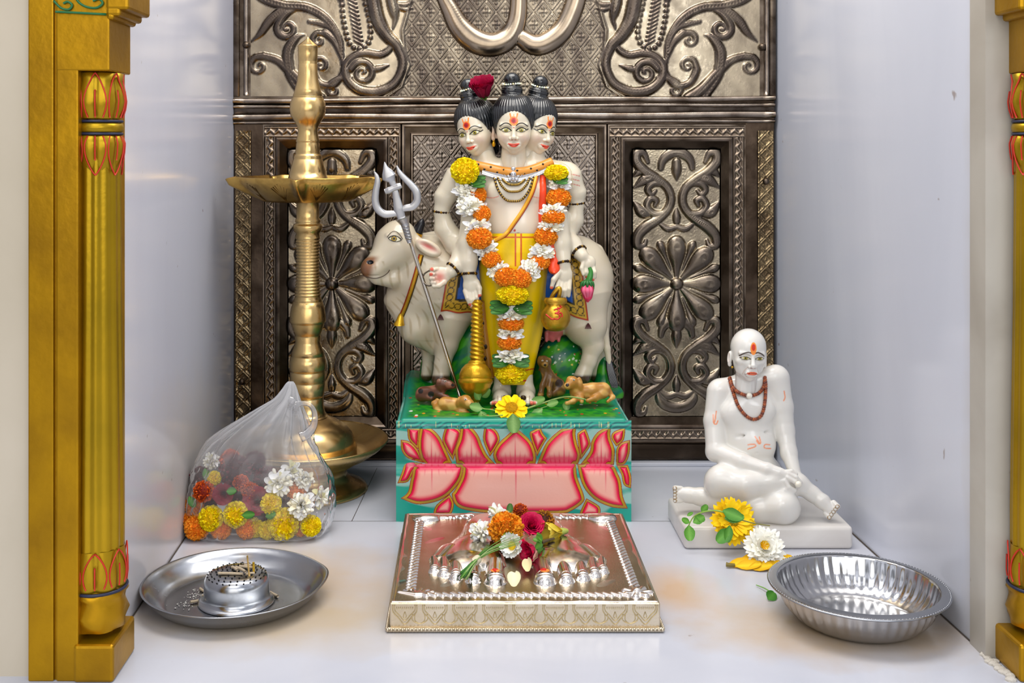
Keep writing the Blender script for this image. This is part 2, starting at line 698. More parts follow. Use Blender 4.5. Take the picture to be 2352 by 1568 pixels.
def marble(name, base, vein, rough, scale=3.0, amount=0.5, stain=None, streak=(1, 1, 1), spec=0.5):
    m = bpy.data.materials.new(name)
    m.use_nodes = True
    nt = m.node_tree
    L = nt.links.new
    b = nt.nodes['Principled BSDF']
    tc = nt.nodes.new('ShaderNodeTexCoord')
    mp = nt.nodes.new('ShaderNodeMapping')
    mp.inputs['Scale'].default_value = streak
    L(tc.outputs['Object'], mp.inputs['Vector'])
    n = nt.nodes.new('ShaderNodeTexNoise')
    n.inputs['Scale'].default_value = scale
    n.inputs['Detail'].default_value = 8
    n.inputs['Distortion'].default_value = 0.8
    L(mp.outputs['Vector'], n.inputs['Vector'])
    cr = nt.nodes.new('ShaderNodeValToRGB')
    e = cr.color_ramp.elements
    e[0].position, e[0].color = 0.5 - amount * 0.4, (*lin(vein), 1)
    e[1].position, e[1].color = 0.5 + amount * 0.25, (*lin(base), 1)
    L(n.outputs['Fac'], cr.inputs['Fac'])
    src = cr.outputs['Color']
    for st in (stain or []):   # (centre, radii, colour, amount)
        mpp = nt.nodes.new('ShaderNodeMapping')
        mpp.vector_type = 'TEXTURE'
        mpp.inputs['Location'].default_value = st[0]
        mpp.inputs['Scale'].default_value = st[1]
        L(tc.outputs['Object'], mpp.inputs['Vector'])
        ln = nt.nodes.new('ShaderNodeVectorMath')
        ln.operation = 'LENGTH'
        L(mpp.outputs['Vector'], ln.inputs[0])
        nn = nt.nodes.new('ShaderNodeTexNoise')
        nn.inputs['Scale'].default_value = 18
        nn.inputs['Detail'].default_value = 5
        L(tc.outputs['Object'], nn.inputs['Vector'])
        ad = nt.nodes.new('ShaderNodeMath')
        ad.operation = 'MULTIPLY_ADD'
        L(nn.outputs['Fac'], ad.inputs[0])
        ad.inputs[1].default_value = 0.7
        L(ln.outputs['Value'], ad.inputs[2])
        mr = nt.nodes.new('ShaderNodeMapRange')
        mr.inputs['From Min'].default_value = 1.35
        mr.inputs['From Max'].default_value = 0.55
        mr.inputs['To Min'].default_value = 0
        mr.inputs['To Max'].default_value = st[3]
        L(ad.outputs['Value'], mr.inputs['Value'])
        mx = nt.nodes.new('ShaderNodeMix')
        mx.data_type = 'RGBA'
        L(mr.outputs['Result'], mx.inputs['Factor'])
        L(src, mx.inputs['A'])
        mx.inputs['B'].default_value = (*lin(st[2]), 1)
        src = mx.outputs['Result']
    # small pits and specks
    v = nt.nodes.new('ShaderNodeTexNoise')
    v.inputs['Scale'].default_value = 45
    v.inputs['Detail'].default_value = 2
    L(tc.outputs['Object'], v.inputs['Vector'])
    mr = nt.nodes.new('ShaderNodeMapRange')
    mr.inputs['From Min'].default_value = 0.755
    mr.inputs['From Max'].default_value = 0.8
    mr.inputs['To Max'].default_value = 0.6
    L(v.outputs['Fac'], mr.inputs['Value'])
    mx = nt.nodes.new('ShaderNodeMix')
    mx.data_type = 'RGBA'
    L(mr.outputs['Result'], mx.inputs['Factor'])
    L(src, mx.inputs['A'])
    mx.inputs['B'].default_value = (*lin('#7a5a3a'), 1)
    L(mx.outputs['Result'], b.inputs['Base Color'])
    b.inputs['Roughness'].default_value = rough
    b.inputs['Specular IOR Level'].default_value = spec
    return m


XL0, XL1 = -0.3640, -0.3766     # left wall, near and far
XR0, XR1 = 0.5205, 0.4948       # right wall, near and far
ZB = 1.835                      # back wall
ZN = 1.10
M_floor = marble('floor_marble', '#d0d1d8', '#bec1cc', 0.22, 3.5, 0.6, stain=[
    ((0.40, 1.20, 0), (0.20, 0.10, 0.2), '#c2a06c', 0.85),
    ((0.24, 1.30, 0), (0.06, 0.10, 0.2), '#cfa87c', 0.8),
    ((-0.22, 1.32, 0), (0.20, 0.16, 0.2), '#ccac7e', 0.75),
    ((-0.20, 1.22, 0), (0.26, 0.10, 0.2), '#c6ae84', 0.6)])
M_wallL = marble('left_wall_marble', '#dadbe5', '#c8c9d6', 0.16, 2.5, 0.7, streak=(1, 1, 0.18), stain=[
    ((-0.37, 1.5, 0.08), (0.3, 0.4, 0.16), '#dcd0c0', 0.55)])
M_wallR = marble('right_wall_marble', '#d3d6e0', '#bcc0cd', 0.2, 2.5, 0.7, streak=(1, 1, 0.18), stain=[
    ((0.51, 1.14, 0.2), (0.3, 0.05, 0.8), '#c2b9a6', 0.5)])
M_front = marble('front_wall_marble', '#cdc2ae', '#bdb29c', 0.3, 4, 0.6)
M_grout = mat('dark_grout', '#4a4038', 0.8)


def structure(name, g, m, label=None):
    o = part(name, g, m, None, smooth=False)
    o['kind'] = 'structure'
    return o


def poly(*pts):
    return np.array(pts, float), [list(range(len(pts)))]


TOP = 1.02
structure('floor', Geo().add(*poly((-1.3, -0.3, 0), (1.4, -0.3, 0), (1.4, ZB + .2, 0), (-1.3, ZB + .2, 0))), M_floor)
g = Geo()
g.add(*poly((XL0, ZN + .05, -.02), (XL1, ZB + .02, -.02), (XL1, ZB + .02, TOP), (XL0, ZN + .05, TOP)))
g.add(*poly((XL0, ZN + .05, -.02), (XL0, ZN + .05, TOP), (-0.45, ZN + .05, TOP), (-0.45, ZN + .05, -.02)))
structure('wall_left', g, M_wallL)
g = Geo()
g.add(*poly((XR0, ZN + .05, -.02), (XR0, ZN + .05, TOP), (XR1, ZB + .02, TOP), (XR1, ZB + .02, -.02)))
structure('wall_right', g, M_wallR)
structure('wall_back', Geo().add(*poly((-.5, ZB, -.02), (.62, ZB, -.02), (.62, ZB, TOP), (-.5, ZB, TOP))), mat('back_wall_dark', '#2a2420', 0.6))
# outer wall the niche is cut into
g = Geo()
xa = float(P(68, 0, 1.093)[0])
g.add(*box((-1.3, 1.093, -.02), (xa, 1.2, TOP)))
structure('wall_front', g, M_front)
g = Geo()
g.add(*box((0.60, 1.093, -.02), (1.4, 1.2, TOP)))
structure('wall_front_right', g, M_front)
# pale jamb strip beside the right column
g = Geo()
g.add(*box((XR0 - .004, 1.13, 0), (0.60, 1.165, TOP)))
structure('trim_1', g, marble('jamb_marble', '#bdb7ab', '#a59d90', 0.3, 6, 0.6))


def seam(name, a, b, w=0.0012):
    a, b = np.asarray(a, float), np.asarray(b, float)
    d = (b - a) / np.linalg.norm(b - a)
    n = np.array([-d[1], d[0], 0]) * w
    up = np.array([0, 0, 0.0006])
    v = np.array([a - n, b - n, b + n, a + n])
    g = Geo().add(*poly(*(v + up)))
    structure(name, g, M_grout)


seam('trim_2', (XL0 + .0006, ZN + .05, 0), (XL1 + .0006, ZB, 0), 0.0014)
seam('trim_3', (XR0 - .0006, ZN + .05, 0), (XR1 - .0006, ZB, 0), 0.0014)
seam('trim_4', PF(540, 1197), PF(1960, 1197), 0.0004)
seam('trim_5', PF(866, 1075), PF(808, 1197), 0.0004)
# low marble ledge along the back wall
g = Geo()
g.add(*box((XL1, 1.802, 0), (XR1, ZB, 0.006), 0.0015))
structure('baseboard_back', g, M_floor)
# rough lump of plaster in the corner by the right column
g = Geo()
for k in range(14):
    t = k / 13
    q = PF(2262 + 60 * t + random.uniform(-4, 4), 1508 + 52 * t + random.uniform(-4, 4))
    g.add(*ball((q[0], q[1], 0.001), (random.uniform(.003, .006), random.uniform(.003, .006), random.uniform(.002, .004)), 6, 8))
structure('trim_6', g, mat('plaster', '#c9c2b6', 0.9, bump=(600, .5, .002)))
# ================================================================ hammered silver cladding on the back wall
M_silver = mat('tarnished_silver', None, 0.3, 1.0, rough_noise=(60, 0.17, 0.40), bump=(160, 0.09, 0.003))
M_sdark = mat('dark_silver', '#75695d', 0.3, 1.0, rough_noise=(40, 0.2, 0.42), tint=(30, '#392d23', 0.8, 0.4, 0.62), bump=(140, 0.12, 0.003))
M_smould = mat('moulding_silver', '#978b80', 0.25, 1.0, tint=(26, '#493b2f', 0.8, 0.42, 0.66), bump=(90, 0.15, 0.003))
Zp = 1.815
Sp = Zp / F


def pz(x, y, h):
    """Point on the cladding plane, h pixels proud of it."""
    return np.array([(x - VX) * Sp, Zp - h * Sp, H - (y - VY) * Sp])


def ring(x0, x1, y0, y1, levels, g=None):
    g = g or Geo()
    v = []
    for i, h in levels:
        v += [pz(x0 + i, y0 + i, h), pz(x1 - i, y0 + i, h), pz(x1 - i, y1 - i, h), pz(x0 + i, y1 - i, h)]
    f = []
    for k in range(len(levels) - 1):
        for j in range(4):
            f.append([4 * k + j, 4 * k + 4 + j, 4 * k + 4 + (j + 1) % 4, 4 * k + (j + 1) % 4])
    v = np.array(v)
    for k in range(len(levels) - 1):
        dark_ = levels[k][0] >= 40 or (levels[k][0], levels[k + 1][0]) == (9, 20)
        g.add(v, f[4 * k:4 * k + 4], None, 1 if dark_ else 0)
    return g


def slab(x0, x1, y0, y1, h0, h1, bev=0.0008):
    a, b = pz(x0, y1, h1), pz(x1, y0, h0)
    return box(np.minimum(a, b), np.maximum(a, b), bev, 1)


def bar(x0, y0, x1, y1, r, h, n=10, wob=0.0):
    m = 40
    t = np.linspace(0, 1, m)
    pts = np.array([pz(x0 + (x1 - x0) * k, y0 + (y1 - y0) * k + wob * math.sin(k * 17 + r), h + wob * math.sin(k * 23)) for k in t])
    return tube(pts, r * Sp, n)


def lattice(R, wx, wy, amp=3.0, mask=None):
    u = R.X / wx + R.Y / wy
    w = R.X / wx - R.Y / wy
    du, dw = np.abs(u - np.round(u)), np.abs(w - np.round(w))
    e = np.minimum(du, dw) * wx * 0.72
    rid = amp * (np.exp(-((e - 3.0) / 1.3) ** 2))
    cu, cw = u - np.floor(u) - .5, w - np.floor(w) - .5
    px, py = (cu + cw) / 2 * wx, (cu - cw) / 2 * wy
    rr = np.hypot(px, py * .8)
    a = np.arctan2(py, px)
    fl = amp * 0.9 * np.exp(-((rr - 7) / 3.2) ** 2) * (0.5 + 0.5 * np.cos(4 * a)) + amp * 1.3 * np.exp(-(rr / 2.8) ** 2)
    fl += amp * 0.5 * np.exp(-((rr - 13) / 2.0) ** 2) * (0.5 + 0.5 * np.cos(8 * a + 1))
    h = np.maximum(rid, fl)
    if mask is not None:
        h = h * mask
    R.h = np.maximum(R.h, h)
    R.m = np.maximum(R.m, (np.clip(h / amp, 0, 1) * 0.3 + 0.5) * (1 if mask is None else mask))


# ---------------- upper panel -------------------------------------------------
up = thing('upper_backdrop_panel', 'upper hammered silver panel with curling leaves and facing birds on the back wall', 'wall panel', pz(1158, 222, 0))
part('backing', Geo().add(*slab(536, 1781, -330, 232, -5, 1)), M_sdark, up, smooth=False)
R = Relief(576, 1744, -330, 221, 1.9)
AX = 1158.0


def both(pts, r, hs=0.75, crease=0.0, p=0.5):
    pts = np.asarray(pts, float)
    R.stroke(pts, r, hs, 7, p, crease)
    q = pts.copy()
    q[:, 0] = 2 * AX - q[:, 0]
    R.stroke(q, r, hs, 7, p, crease)


def curl(cx, cy, r0, a0, turns, n=9, sgn=1):
    t = np.linspace(0, 1, n)
    a = math.radians(a0) + sgn * turns * 2 * PI * t
    r = r0 * (1 - t) ** 0.8 + 2
    return np.column_stack([cx + r * np.cos(a), cy + r * np.sin(a)])


# lattice ground between the two birds
msk = np.zeros_like(R.X)
lb = np.interp(R.Y, [-330, -60, 35, 70, 110, 150, 200, 222], [960, 960, 935, 925, 928, 940, 922, 890])
msk = ((R.X > lb) & (R.X < 2 * AX - lb)).astype(float)
lattice(R, 43, 56, 1.9, msk)
ed = np.exp(-((R.X - lb) / 4) ** 2) + np.exp(-((R.X - (2 * AX - lb)) / 4) ** 2)
R.h = np.maximum(R.h, 4.5 * ed)
# acanthus scrolls
both([(560, -60), (600, -8), (650, 12), (705, 18), (748, 42), (776, 82), (788, 132)], [12, 12, 11, 11, 10, 8, 4], .7, .35)
both([(700, 18), (655, 22), (622, 46), (600, 76), (578, 96)], [4, 9, 11, 8, 2], .7, .4)
both(np.concatenate([[(690, 16), (658, 32), (640, 58)], curl(660, 66, 19, 150, -1.15)]), [4, 9, 10, 10, 9, 8, 7, 6, 5, 5, 5, 5], .8)
both([(786, 150), (782, 100), (766, 68), (740, 56), (710, 50)], [3, 8, 9, 7, 5], .7, .3)
both(np.concatenate([[(786, 140), (770, 100), (750, 78)], curl(733, 92, 16, -60, -1.1)]), [3, 7, 9, 8, 7, 7, 6, 5, 5, 4, 4, 4], .8)
both(np.concatenate([[(735, 226), (705, 205), (672, 170), (640, 140), (610, 130)], curl(596, 152, 22, -70, -1.1)]), [14, 13, 12, 10, 9, 9, 8, 7, 6, 5, 5, 5, 4, 4], .8, .25)
both([(700, 225), (668, 170), (662, 120), (680, 88), (700, 80)], [9, 13, 13, 9, 2], .7, .35)
both(np.concatenate([[(785, 120), (788, 165), (765, 195), (735, 192), (718, 165)], curl(737, 150, 17, 170, 1.2)]), [3, 6, 9, 9, 9, 8, 7, 6, 5, 5, 4, 4, 4, 4], .8)
both([(576, -150), (620, -110), (660, -90), (720, -80), (760, -40), (788, 10)], [8, 12, 14, 14, 10, 5], .7, .3)
both(np.concatenate([[(700, -82), (660, -60), (640, -40)], curl(664, -34, 18, 170, -1.1)]), [6, 9, 9, 8, 8, 7, 6, 5, 5, 4, 4, 4], .8)
# bird: beaded wing, scaly neck, spiral tail
bead = catmull([(783, -40), (786, 20), (792, 62), (802, 98), (820, 112), (840, 106), (851, 84), (848, 45), (838, 0), (834, -40)], 10)
L_ = np.concatenate([[0], np.cumsum(np.linalg.norm(np.diff(bead, axis=0), axis=1))])
for d in np.arange(0, L_[-1], 13):
    x = np.interp(d, L_, bead[:, 0])
    y = np.interp(d, L_, bead[:, 1])
    for xx in (x, 2 * AX - x):
        R.dot(xx, y, 6.2, .9)
for k in range(15):
    y = -40 + k * 9.5
    x = 808 + 0.16 * y
    for sgn in (1, -1):
        xx = x if sgn > 0 else 2 * AX - x
        R.seg((xx - 8 * sgn, y), (xx + 9 * sgn, y + 9), 2.5, 4.5, .9)
neck = [(846, -60), (858, 0), (868, 45), (888, 80), (914, 108), (926, 148), (908, 190), (868, 210), (826, 206), (798, 182), (794, 152), (812, 130), (840, 122), (870, 126), (890, 118), (900, 104), (890, 97)]
both(neck, [16, 17, 17, 15, 12, 11, 11, 12, 12, 11, 10, 9, 9, 9, 8, 6, 4], .75)
both(curl(833, 168, 27, 200, 1.5, 13), [9, 9, 8, 8, 7, 7, 6, 6, 5, 5, 4, 4, 3], .9)
both(np.concatenate([[(806, 178), (782, 180), (760, 194)], curl(766, 207, 12, 190, -.9, 6)]), [5, 8, 9, 7, 6, 5, 4, 4, 3], .8)
both([(842, 158), (868, 158), (892, 150)], [4, 8, 3], .8)
both([(905, -40), (900, -5), (905, 25), (908, 45), (902, 68)], [9, 13, 12, 6, 2], .8)
both([(905, 8), (930, 12), (948, 4)], [4, 7, 3], .9)
both([(905, 14), (930, 22), (945, 20)], [4, 6, 3], .9)
for k in range(40):   # scales on the neck
    t = k / 39
    c = catmull(neck[:8], 8)
    i = t * (len(c) - 1)
    q = c[int(i)]
    for sgn in (1, -1):
        ox, oy = random.uniform(-9, 9), random.uniform(-6, 6)
        xx = q[0] + ox if sgn > 0 else 2 * AX - q[0] - ox
        R.dot(xx, q[1] + oy, 3.5, .9)
        i0 = int((xx - R.x0) / R.st)
R.h += 0.35 * np.sin(R.X * .9) * np.sin(R.Y * .8) * R.m
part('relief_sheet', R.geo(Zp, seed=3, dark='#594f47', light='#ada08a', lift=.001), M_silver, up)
# the large sacred sign, its lower curves in frame
R2 = Relief(962, 1366, -200, 150, 2.0)
om = [(1010, -150), (1075, -165), (1110, -120), (1075, -60), (1010, -50), (1018, -10), (1034, 22), (1056, 62), (1090, 93), (1130, 103), (1166, 88), (1187, 48), (1192, -10), (1192, -60)]
R2.stroke(om, [10, 18, 24, 22, 14, 17, 21, 26, 29, 28, 26, 22, 20, 18], .72)
R2.stroke([(1198, 88), (1224, 103), (1252, 100), (1286, 76), (1310, 36), (1326, -20), (1320, -90), (1290, -120)], [20, 24, 25, 25, 24, 23, 20, 10], .72)
g = R2.geo(Zp, seed=5, dark='#b09f8b', light='#b09f8b', lift=.0012)
# keep only the raised sign
v, lp, n, c, mi = g.arr()
q = lp.reshape(-1, 4)
q = q[(R2.h.reshape(-1)[q] > 0.01).any(1)]
v[:, 1] += np.where(R2.h.reshape(-1) > 0.01, 0, 0.002)
part('om_sign', Geo().add(v, q, c), mat('om_silver', '#a3937f', 0.22, 1.0, tint=(30, '#85786a', .7, .4, .65)), up)
for x in (566, 1760):
    part('bead_moulding', Geo().add(*bar(x, -320, x, 220, 6, 3, wob=.8)), M_smould, up)
for x in (546, 1776):
    part('edge_strip', Geo().add(*slab(x - 9, x + 5, -320, 222, 0, 5)), M_sdark, up)
for x, y in ((567, 104), (1749, 108)):
    part('nail', Geo().add(*ball(pz(x, y, 8), .006, 8, 10)), M_sdark, up)

# ---------------- lower panel -------------------------------------------------
lo = thing('lower_backdrop_panel', 'lower hammered silver panel with flower rosettes and a lattice centre on the back wall', 'wall panel', pz(1158, 1052, 0))
part('backing', Geo().add(*slab(537, 1779, 226, 1056, -5, -1)), mat('black_brown_silver', '#5a4c40', .35, 1.0, tint=(18, '#2c221a', .8, .4, .6), bump=(60, .2, .004)), lo, smooth=False)
for (y, r, h) in ((229, 6, 6), (243, 4.5, 3), (266, 8, 5), (280, 4, 3)):
    part('moulding', Geo().add(*bar(537, y + 3, 1779, y - 3, r, h, wob=1.0)), M_smould, lo)
part('rail', Geo().add(*slab(537, 1779, 236, 262, -1, 2)), M_sdark, lo)
part('base_rail', Geo().add(*slab(537, 1779, 1018, 1052, -1, 5, .002)), mat('black_silver', '#41362c', .3, 1.0, tint=(20, '#6b5d50', .7, .45, .7)), lo)


def zigzag(R, horizontal, period=19.0):
    a, b = (R.X, R.Y) if horizontal else (R.Y, R.X)
    mid = (b.min() + b.max()) / 2
    half = (b.max() - b.min()) / 2
    d = np.abs(b - mid - (half - 8) * .7 * np.sin(a * 2 * PI / period))
    h = 3.6 * np.sqrt(np.clip(1 - (d / 4.2) ** 2, 0, 1))
    e = half - np.abs(b - mid)
    h2 = 3.0 * np.sqrt(np.clip(1 - ((e - 2.5) / 2.5) ** 2, 0, 1))
    R.h = np.maximum(h, h2)
    R.m = np.clip(R.h / 3, 0, 1) * .55


def floral(cx, y0, y1, w, seed):
    R = Relief(cx - w / 2, cx + w / 2, y0, y1, 1.55)

    def st(pts, r, hs=.8, crease=0.0, mirror=True):
        pts = np.asarray(pts, float)
        R.stroke(np.column_stack([cx + pts[:, 0], pts[:, 1]]), r, hs, 7, .5, crease)
        if mirror:
            R.stroke(np.column_stack([cx - pts[:, 0], pts[:, 1]]), r, hs, 7, .5, crease)

    def scrolls(o, last):
        st([(66, 372 + o), (76, 352 + o), (90, 352 + o), (92, 370 + o), (74, 392 + o), (46, 410 + o), (22, 430 + o), (13, 455 + o), (20, 480 + o), (42, 502 + o), (70, 520 + o), (88, 540 + o), (90, 562 + o), (76, 564 + o), (70, 552 + o)],
           [5, 8, 11, 12, 12, 11, 10, 10, 10, 11, 13, 12, 10, 7, 4], .85, .18)
        st([(18, 476 + o), (30, 490 + o), (54, 490 + o), (68, 474 + o), (60, 456 + o), (46, 460 + o), (50, 472 + o)], [6, 9, 9, 9, 8, 7, 5], .9)
        st([(15, 442 + o), (28, 424 + o), (52, 420 + o), (66, 434 + o), (58, 446 + o), (48, 438 + o)], [5, 8, 9, 8, 7, 4], .9)
        st([(38, 410 + o), (68, 410 + o), (97, 430 + o)], [5, 13, 3], .8, .3)
        st([(60, 494 + o), (80, 486 + o), (97, 464 + o)], [5, 13, 3], .8, .3)
        st([(60, 400 + o), (84, 394 + o), (97, 404 + o)], [3, 9, 3], .8)
        a = np.linspace(PI, 2 * PI, 9)
        st(np.column_stack([36 * np.cos(a), 386 + o + 36 * np.sin(a)]), [7, 9, 11, 12, 12, 12, 11, 9, 7], .6, mirror=False)
        st([(0, 372 + o), (0, 392 + o), (0, 414 + o)], [10, 11, 2], .8, mirror=False)
        st([(0, 478 + o), (0, 496 + o), (0, 508 + o)], [2, 9, 8], .8, mirror=False)
        st([(-40, 512 + o), (-20, 525 + o), (0, 521 + o), (20, 525 + o), (40, 512 + o)], [4, 8, 7, 8, 4], .8, mirror=False)
        if last:
            a = np.linspace(0, PI, 9)
            st(np.column_stack([42 * np.cos(a), 520 + o + 32 * np.sin(a)]), [6, 10, 12, 12, 12, 12, 12, 10, 6], .6, mirror=False)

    scrolls(0, False)
    scrolls(384, True)
    fy = 651
    for k in range(8):
        a = k * PI / 4
        Lr = 101 if k % 4 == 2 else (92 if k % 2 == 0 else 104)
        R.stroke([(cx + q * Lr * math.cos(a), fy + q * Lr * math.sin(a)) for q in (.12, .4, .7, .88, 1.0)], [4, 10, 20, 21, 9], .62, 9, .45, .28)
        a += PI / 8
        Lr = 100
        R.stroke([(cx + q * Lr * math.cos(a), fy + q * Lr * math.sin(a)) for q in (.35, .7, .92, 1.0)], [2, 5, 10, 7], .8)
    R.dot(cx, fy, 15, .9)
    R.dot(cx, fy, 8, 1.7)
    # worn, scratched ground
    nr = np.random.default_rng(seed).random((R.X.shape[0] // 5 + 2, R.X.shape[1] // 5 + 2))
    R.h += 1.1 * np.kron(nr, np.ones((5, 5)))[:R.X.shape[0], :R.X.shape[1]] * 0 + .5 * np.random.default_rng(seed).random(R.X.shape) ** 6 * (1 - R.m)
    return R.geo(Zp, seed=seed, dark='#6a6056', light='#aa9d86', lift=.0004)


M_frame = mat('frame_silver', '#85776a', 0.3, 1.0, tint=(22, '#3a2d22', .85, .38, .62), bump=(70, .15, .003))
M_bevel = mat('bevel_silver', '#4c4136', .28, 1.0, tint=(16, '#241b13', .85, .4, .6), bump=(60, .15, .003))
for (x0, x1, cx) in ((603, 922, 762.5), (1394, 1713, 1553.5)):
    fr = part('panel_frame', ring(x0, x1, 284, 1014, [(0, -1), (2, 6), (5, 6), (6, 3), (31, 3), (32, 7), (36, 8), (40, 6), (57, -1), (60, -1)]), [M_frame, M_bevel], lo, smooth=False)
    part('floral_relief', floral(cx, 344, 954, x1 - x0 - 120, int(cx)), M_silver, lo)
    for (a, b, c, d, hz) in ((x0 + 6, x1 - 6, 290, 315, True), (x0 + 6, x1 - 6, 983, 1008, True), (x0 + 6, x0 + 31, 315, 983, False), (x1 - 31, x1 - 6, 315, 983, False)):
        R = Relief(a, b, c, d, 1.5)
        zigzag(R, hz)
        part('zigzag_band', R.geo(Zp, seed=int(a + c), dark='#84776a', light='#6d5f51', lift=.003), M_silver, lo)
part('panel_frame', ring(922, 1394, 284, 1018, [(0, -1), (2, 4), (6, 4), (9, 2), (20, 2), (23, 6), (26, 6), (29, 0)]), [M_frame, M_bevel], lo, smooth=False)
R = Relief(950, 1366, 312, 990, 2.0)
lattice(R, 45, 60, 2.0)
part('lattice_relief', R.geo(Zp, seed=21, dark='#857a70', light='#80766b', lift=.0006), M_silver, lo)
for (a, b) in ((541, 577), (1740, 1776)):
    R = Relief(a, b, 300, 1016, 1.7)
    mid = (a + b) / 2
    t = (R.Y + 0.0) / 34
    u, w = (R.X - mid) / 34 + t, (R.X - mid) / 34 - t
    e = np.minimum(np.abs(u - np.round(u)), np.abs(w - np.round(w))) * 26
    R.h = 3 * np.exp(-((e - 2.5) / 1.4) ** 2) + 1.2 * (rng.random(R.X.shape) ** 3) + 2.5 * np.exp(-((np.abs(R.X - mid) - 16) / 1.5) ** 2)
    R.m = np.clip(R.h / 3, 0, 1) * .4
    part('stamped_strip', R.geo(Zp, seed=a, dark='#9a8766', light='#594a38', lift=.0012), M_silver, lo)
for x, y in ((1758, 416), (557, 875)):
    part('nail', Geo().add(*ball(pz(x, y, 6), .0055, 8, 10)), M_sdark, lo)
# ================================================================ flower builders (unit size, facing +Z)
M_petal = mat('petal', None, 0.6, sss=0.1, sss_rad=(.004, .003, .002), spec=.2)
M_leaf = mat('leaf', None, 0.45, spec=.4, bump=(500, .3, .001))
M_rose = mat('rose_petal', None, 0.5, spec=.3)


def petal_grid(L, W, cup=0.2, bend=0.3, nu=6, nv=5, tip=0.6, ruffle=0.0, base=0.25, notch=0.0, seed=0):
    """Petal from the origin along +X, face +Z, curling up by bend."""
    u = 1 - (1 - np.linspace(0, 1, nu)[:, None]) ** 1.5
    v = np.linspace(-1, 1, nv)[None]
    prof = (base + (1 - base) * np.sin(np.clip(u / tip, 0, 1) * PI / 2)) * np.where(u > tip, np.sqrt(np.clip(1 - ((u - tip) / (1 - tip + .02)) ** 2, 0, 1)), 1)
    x = L * u * np.ones_like(v) - notch * L * u ** 4 * (1 - np.abs(v)) * 0.5
    y = W * prof * v
    z = cup * W * v ** 2 * prof + bend * L * u ** 2
    if ruffle:
        z = z + ruffle * L * u ** 2 * np.sin(v * 5 + seed * 1.7 + 2 * u)
    return np.stack([x * np.ones_like(v), y, z], -1).reshape(-1, 3), grid_faces(nu, nv)


def rotm(ax, a):
    return np.array(Matrix.Rotation(a, 3, ax))


def put(v, *ms, at=(0, 0, 0), s=1.0):
    for m in ms:
        v = v @ m.T
    return v * s + np.asarray(at)


def leaf_grid(L, W, bend=0.15, fold=0.25, c0='#3f7a2a', c1='#6aa545'):
    v, f = petal_grid(L, W, fold, bend, 8, 5, .42, base=.12)
    t = np.abs(np.linspace(-1, 1, 5))[None].repeat(8, 0).reshape(-1)
    return v, f, mixc(lin(c1), lin(c0), np.clip(t * 1.2, 0, 1))


def marigold(c_out, c_in, n=260, seed=0, cover=2.15, calyx=False):
    r = np.random.default_rng(seed)
    g = Geo()
    v, f = ball((0, 0, 0), (.72, .72, .62), 10, 14)
    g.add(v, f, lin(c_in) * .8)
    for i in range(n):
        t = (i + .5) / n
        th = cover * math.sqrt(t)
        ph = i * 2.39996 + r.normal(0, .1)
        L = r.uniform(.26, .38)
        W = r.uniform(.075, .13)
        v, f = petal_grid(L, W, r.uniform(-1.0, 1.0), r.uniform(-.3, .4), 4, 4, .85, .22, .6, .15, i)
        v = put(v, rotm('X', r.uniform(-1.57, 1.57)), rotm('Y', -PI / 2 + .45 * (1 - t) + r.normal(0, .22)))     # point along the radius
        v = v + np.array([0, 0, .56])
        v = put(v, rotm('Y', th), rotm('Z', ph))
        v[:, 2] *= .86
        k = np.repeat(np.linspace(0, 1, 4), 4)
        c = mixc(lin(c_in), lin(c_out), k ** .7) * r.uniform(.85, 1.1)
        g.add(v, f, np.clip(c, 0, 1))
    if calyx:
        v, f = lathe([(.02, -1.15), (.1, -1.12), (.22, -.95), (.27, -.7), (.24, -.45)], 12)
        g.add(v, f, lin('#6f8f2c'))
    return g


def white_bunch(n=22, seed=0, cream='#f4ecd2', long=1.0):
    """Tuberose buds strung together, spread all round and drooping."""
    r = np.random.default_rng(seed)
    g = Geo()
    for i in range(n):
        ph = i * 2.39996
        th = r.uniform(.35, 1.75)
        L = r.uniform(.62, .95) * long
        W = r.uniform(.17, .26)
        v, f = petal_grid(L, W, r.uniform(.5, 1.1), r.uniform(-.35, .2), 7, 5, .62, 0, .3)
        v = put(v, rotm('X', r.uniform(-1, 1)), rotm('Y', th - PI / 2), rotm('Z', ph))
        v += np.array([0, 0, r.uniform(-.15, .2)])
        k = np.repeat(np.linspace(0, 1, 7), 5)
        g.add(v, f, mixc(lin('#efe3b4'), lin('#ffffff') if r.random() < .7 else lin(cream), np.clip(k * 2.2, 0, 1)))
        if r.random() < .5:      # a closed bud
            p = put(np.array([[.1, 0, 0], [.35, 0, .02], [.6, 0, .05], [.8, 0, .06], [.88, 0, .06]]) * long, rotm('Y', r.uniform(.2, 1.5) - PI / 2), rotm('Z', r.uniform(0, 6.28)))
            tv, tf = tube(p, [.05, .07, .1, .11, .03], 7)
            g.add(tv, tf, lin('#faf6e4'))
    return g


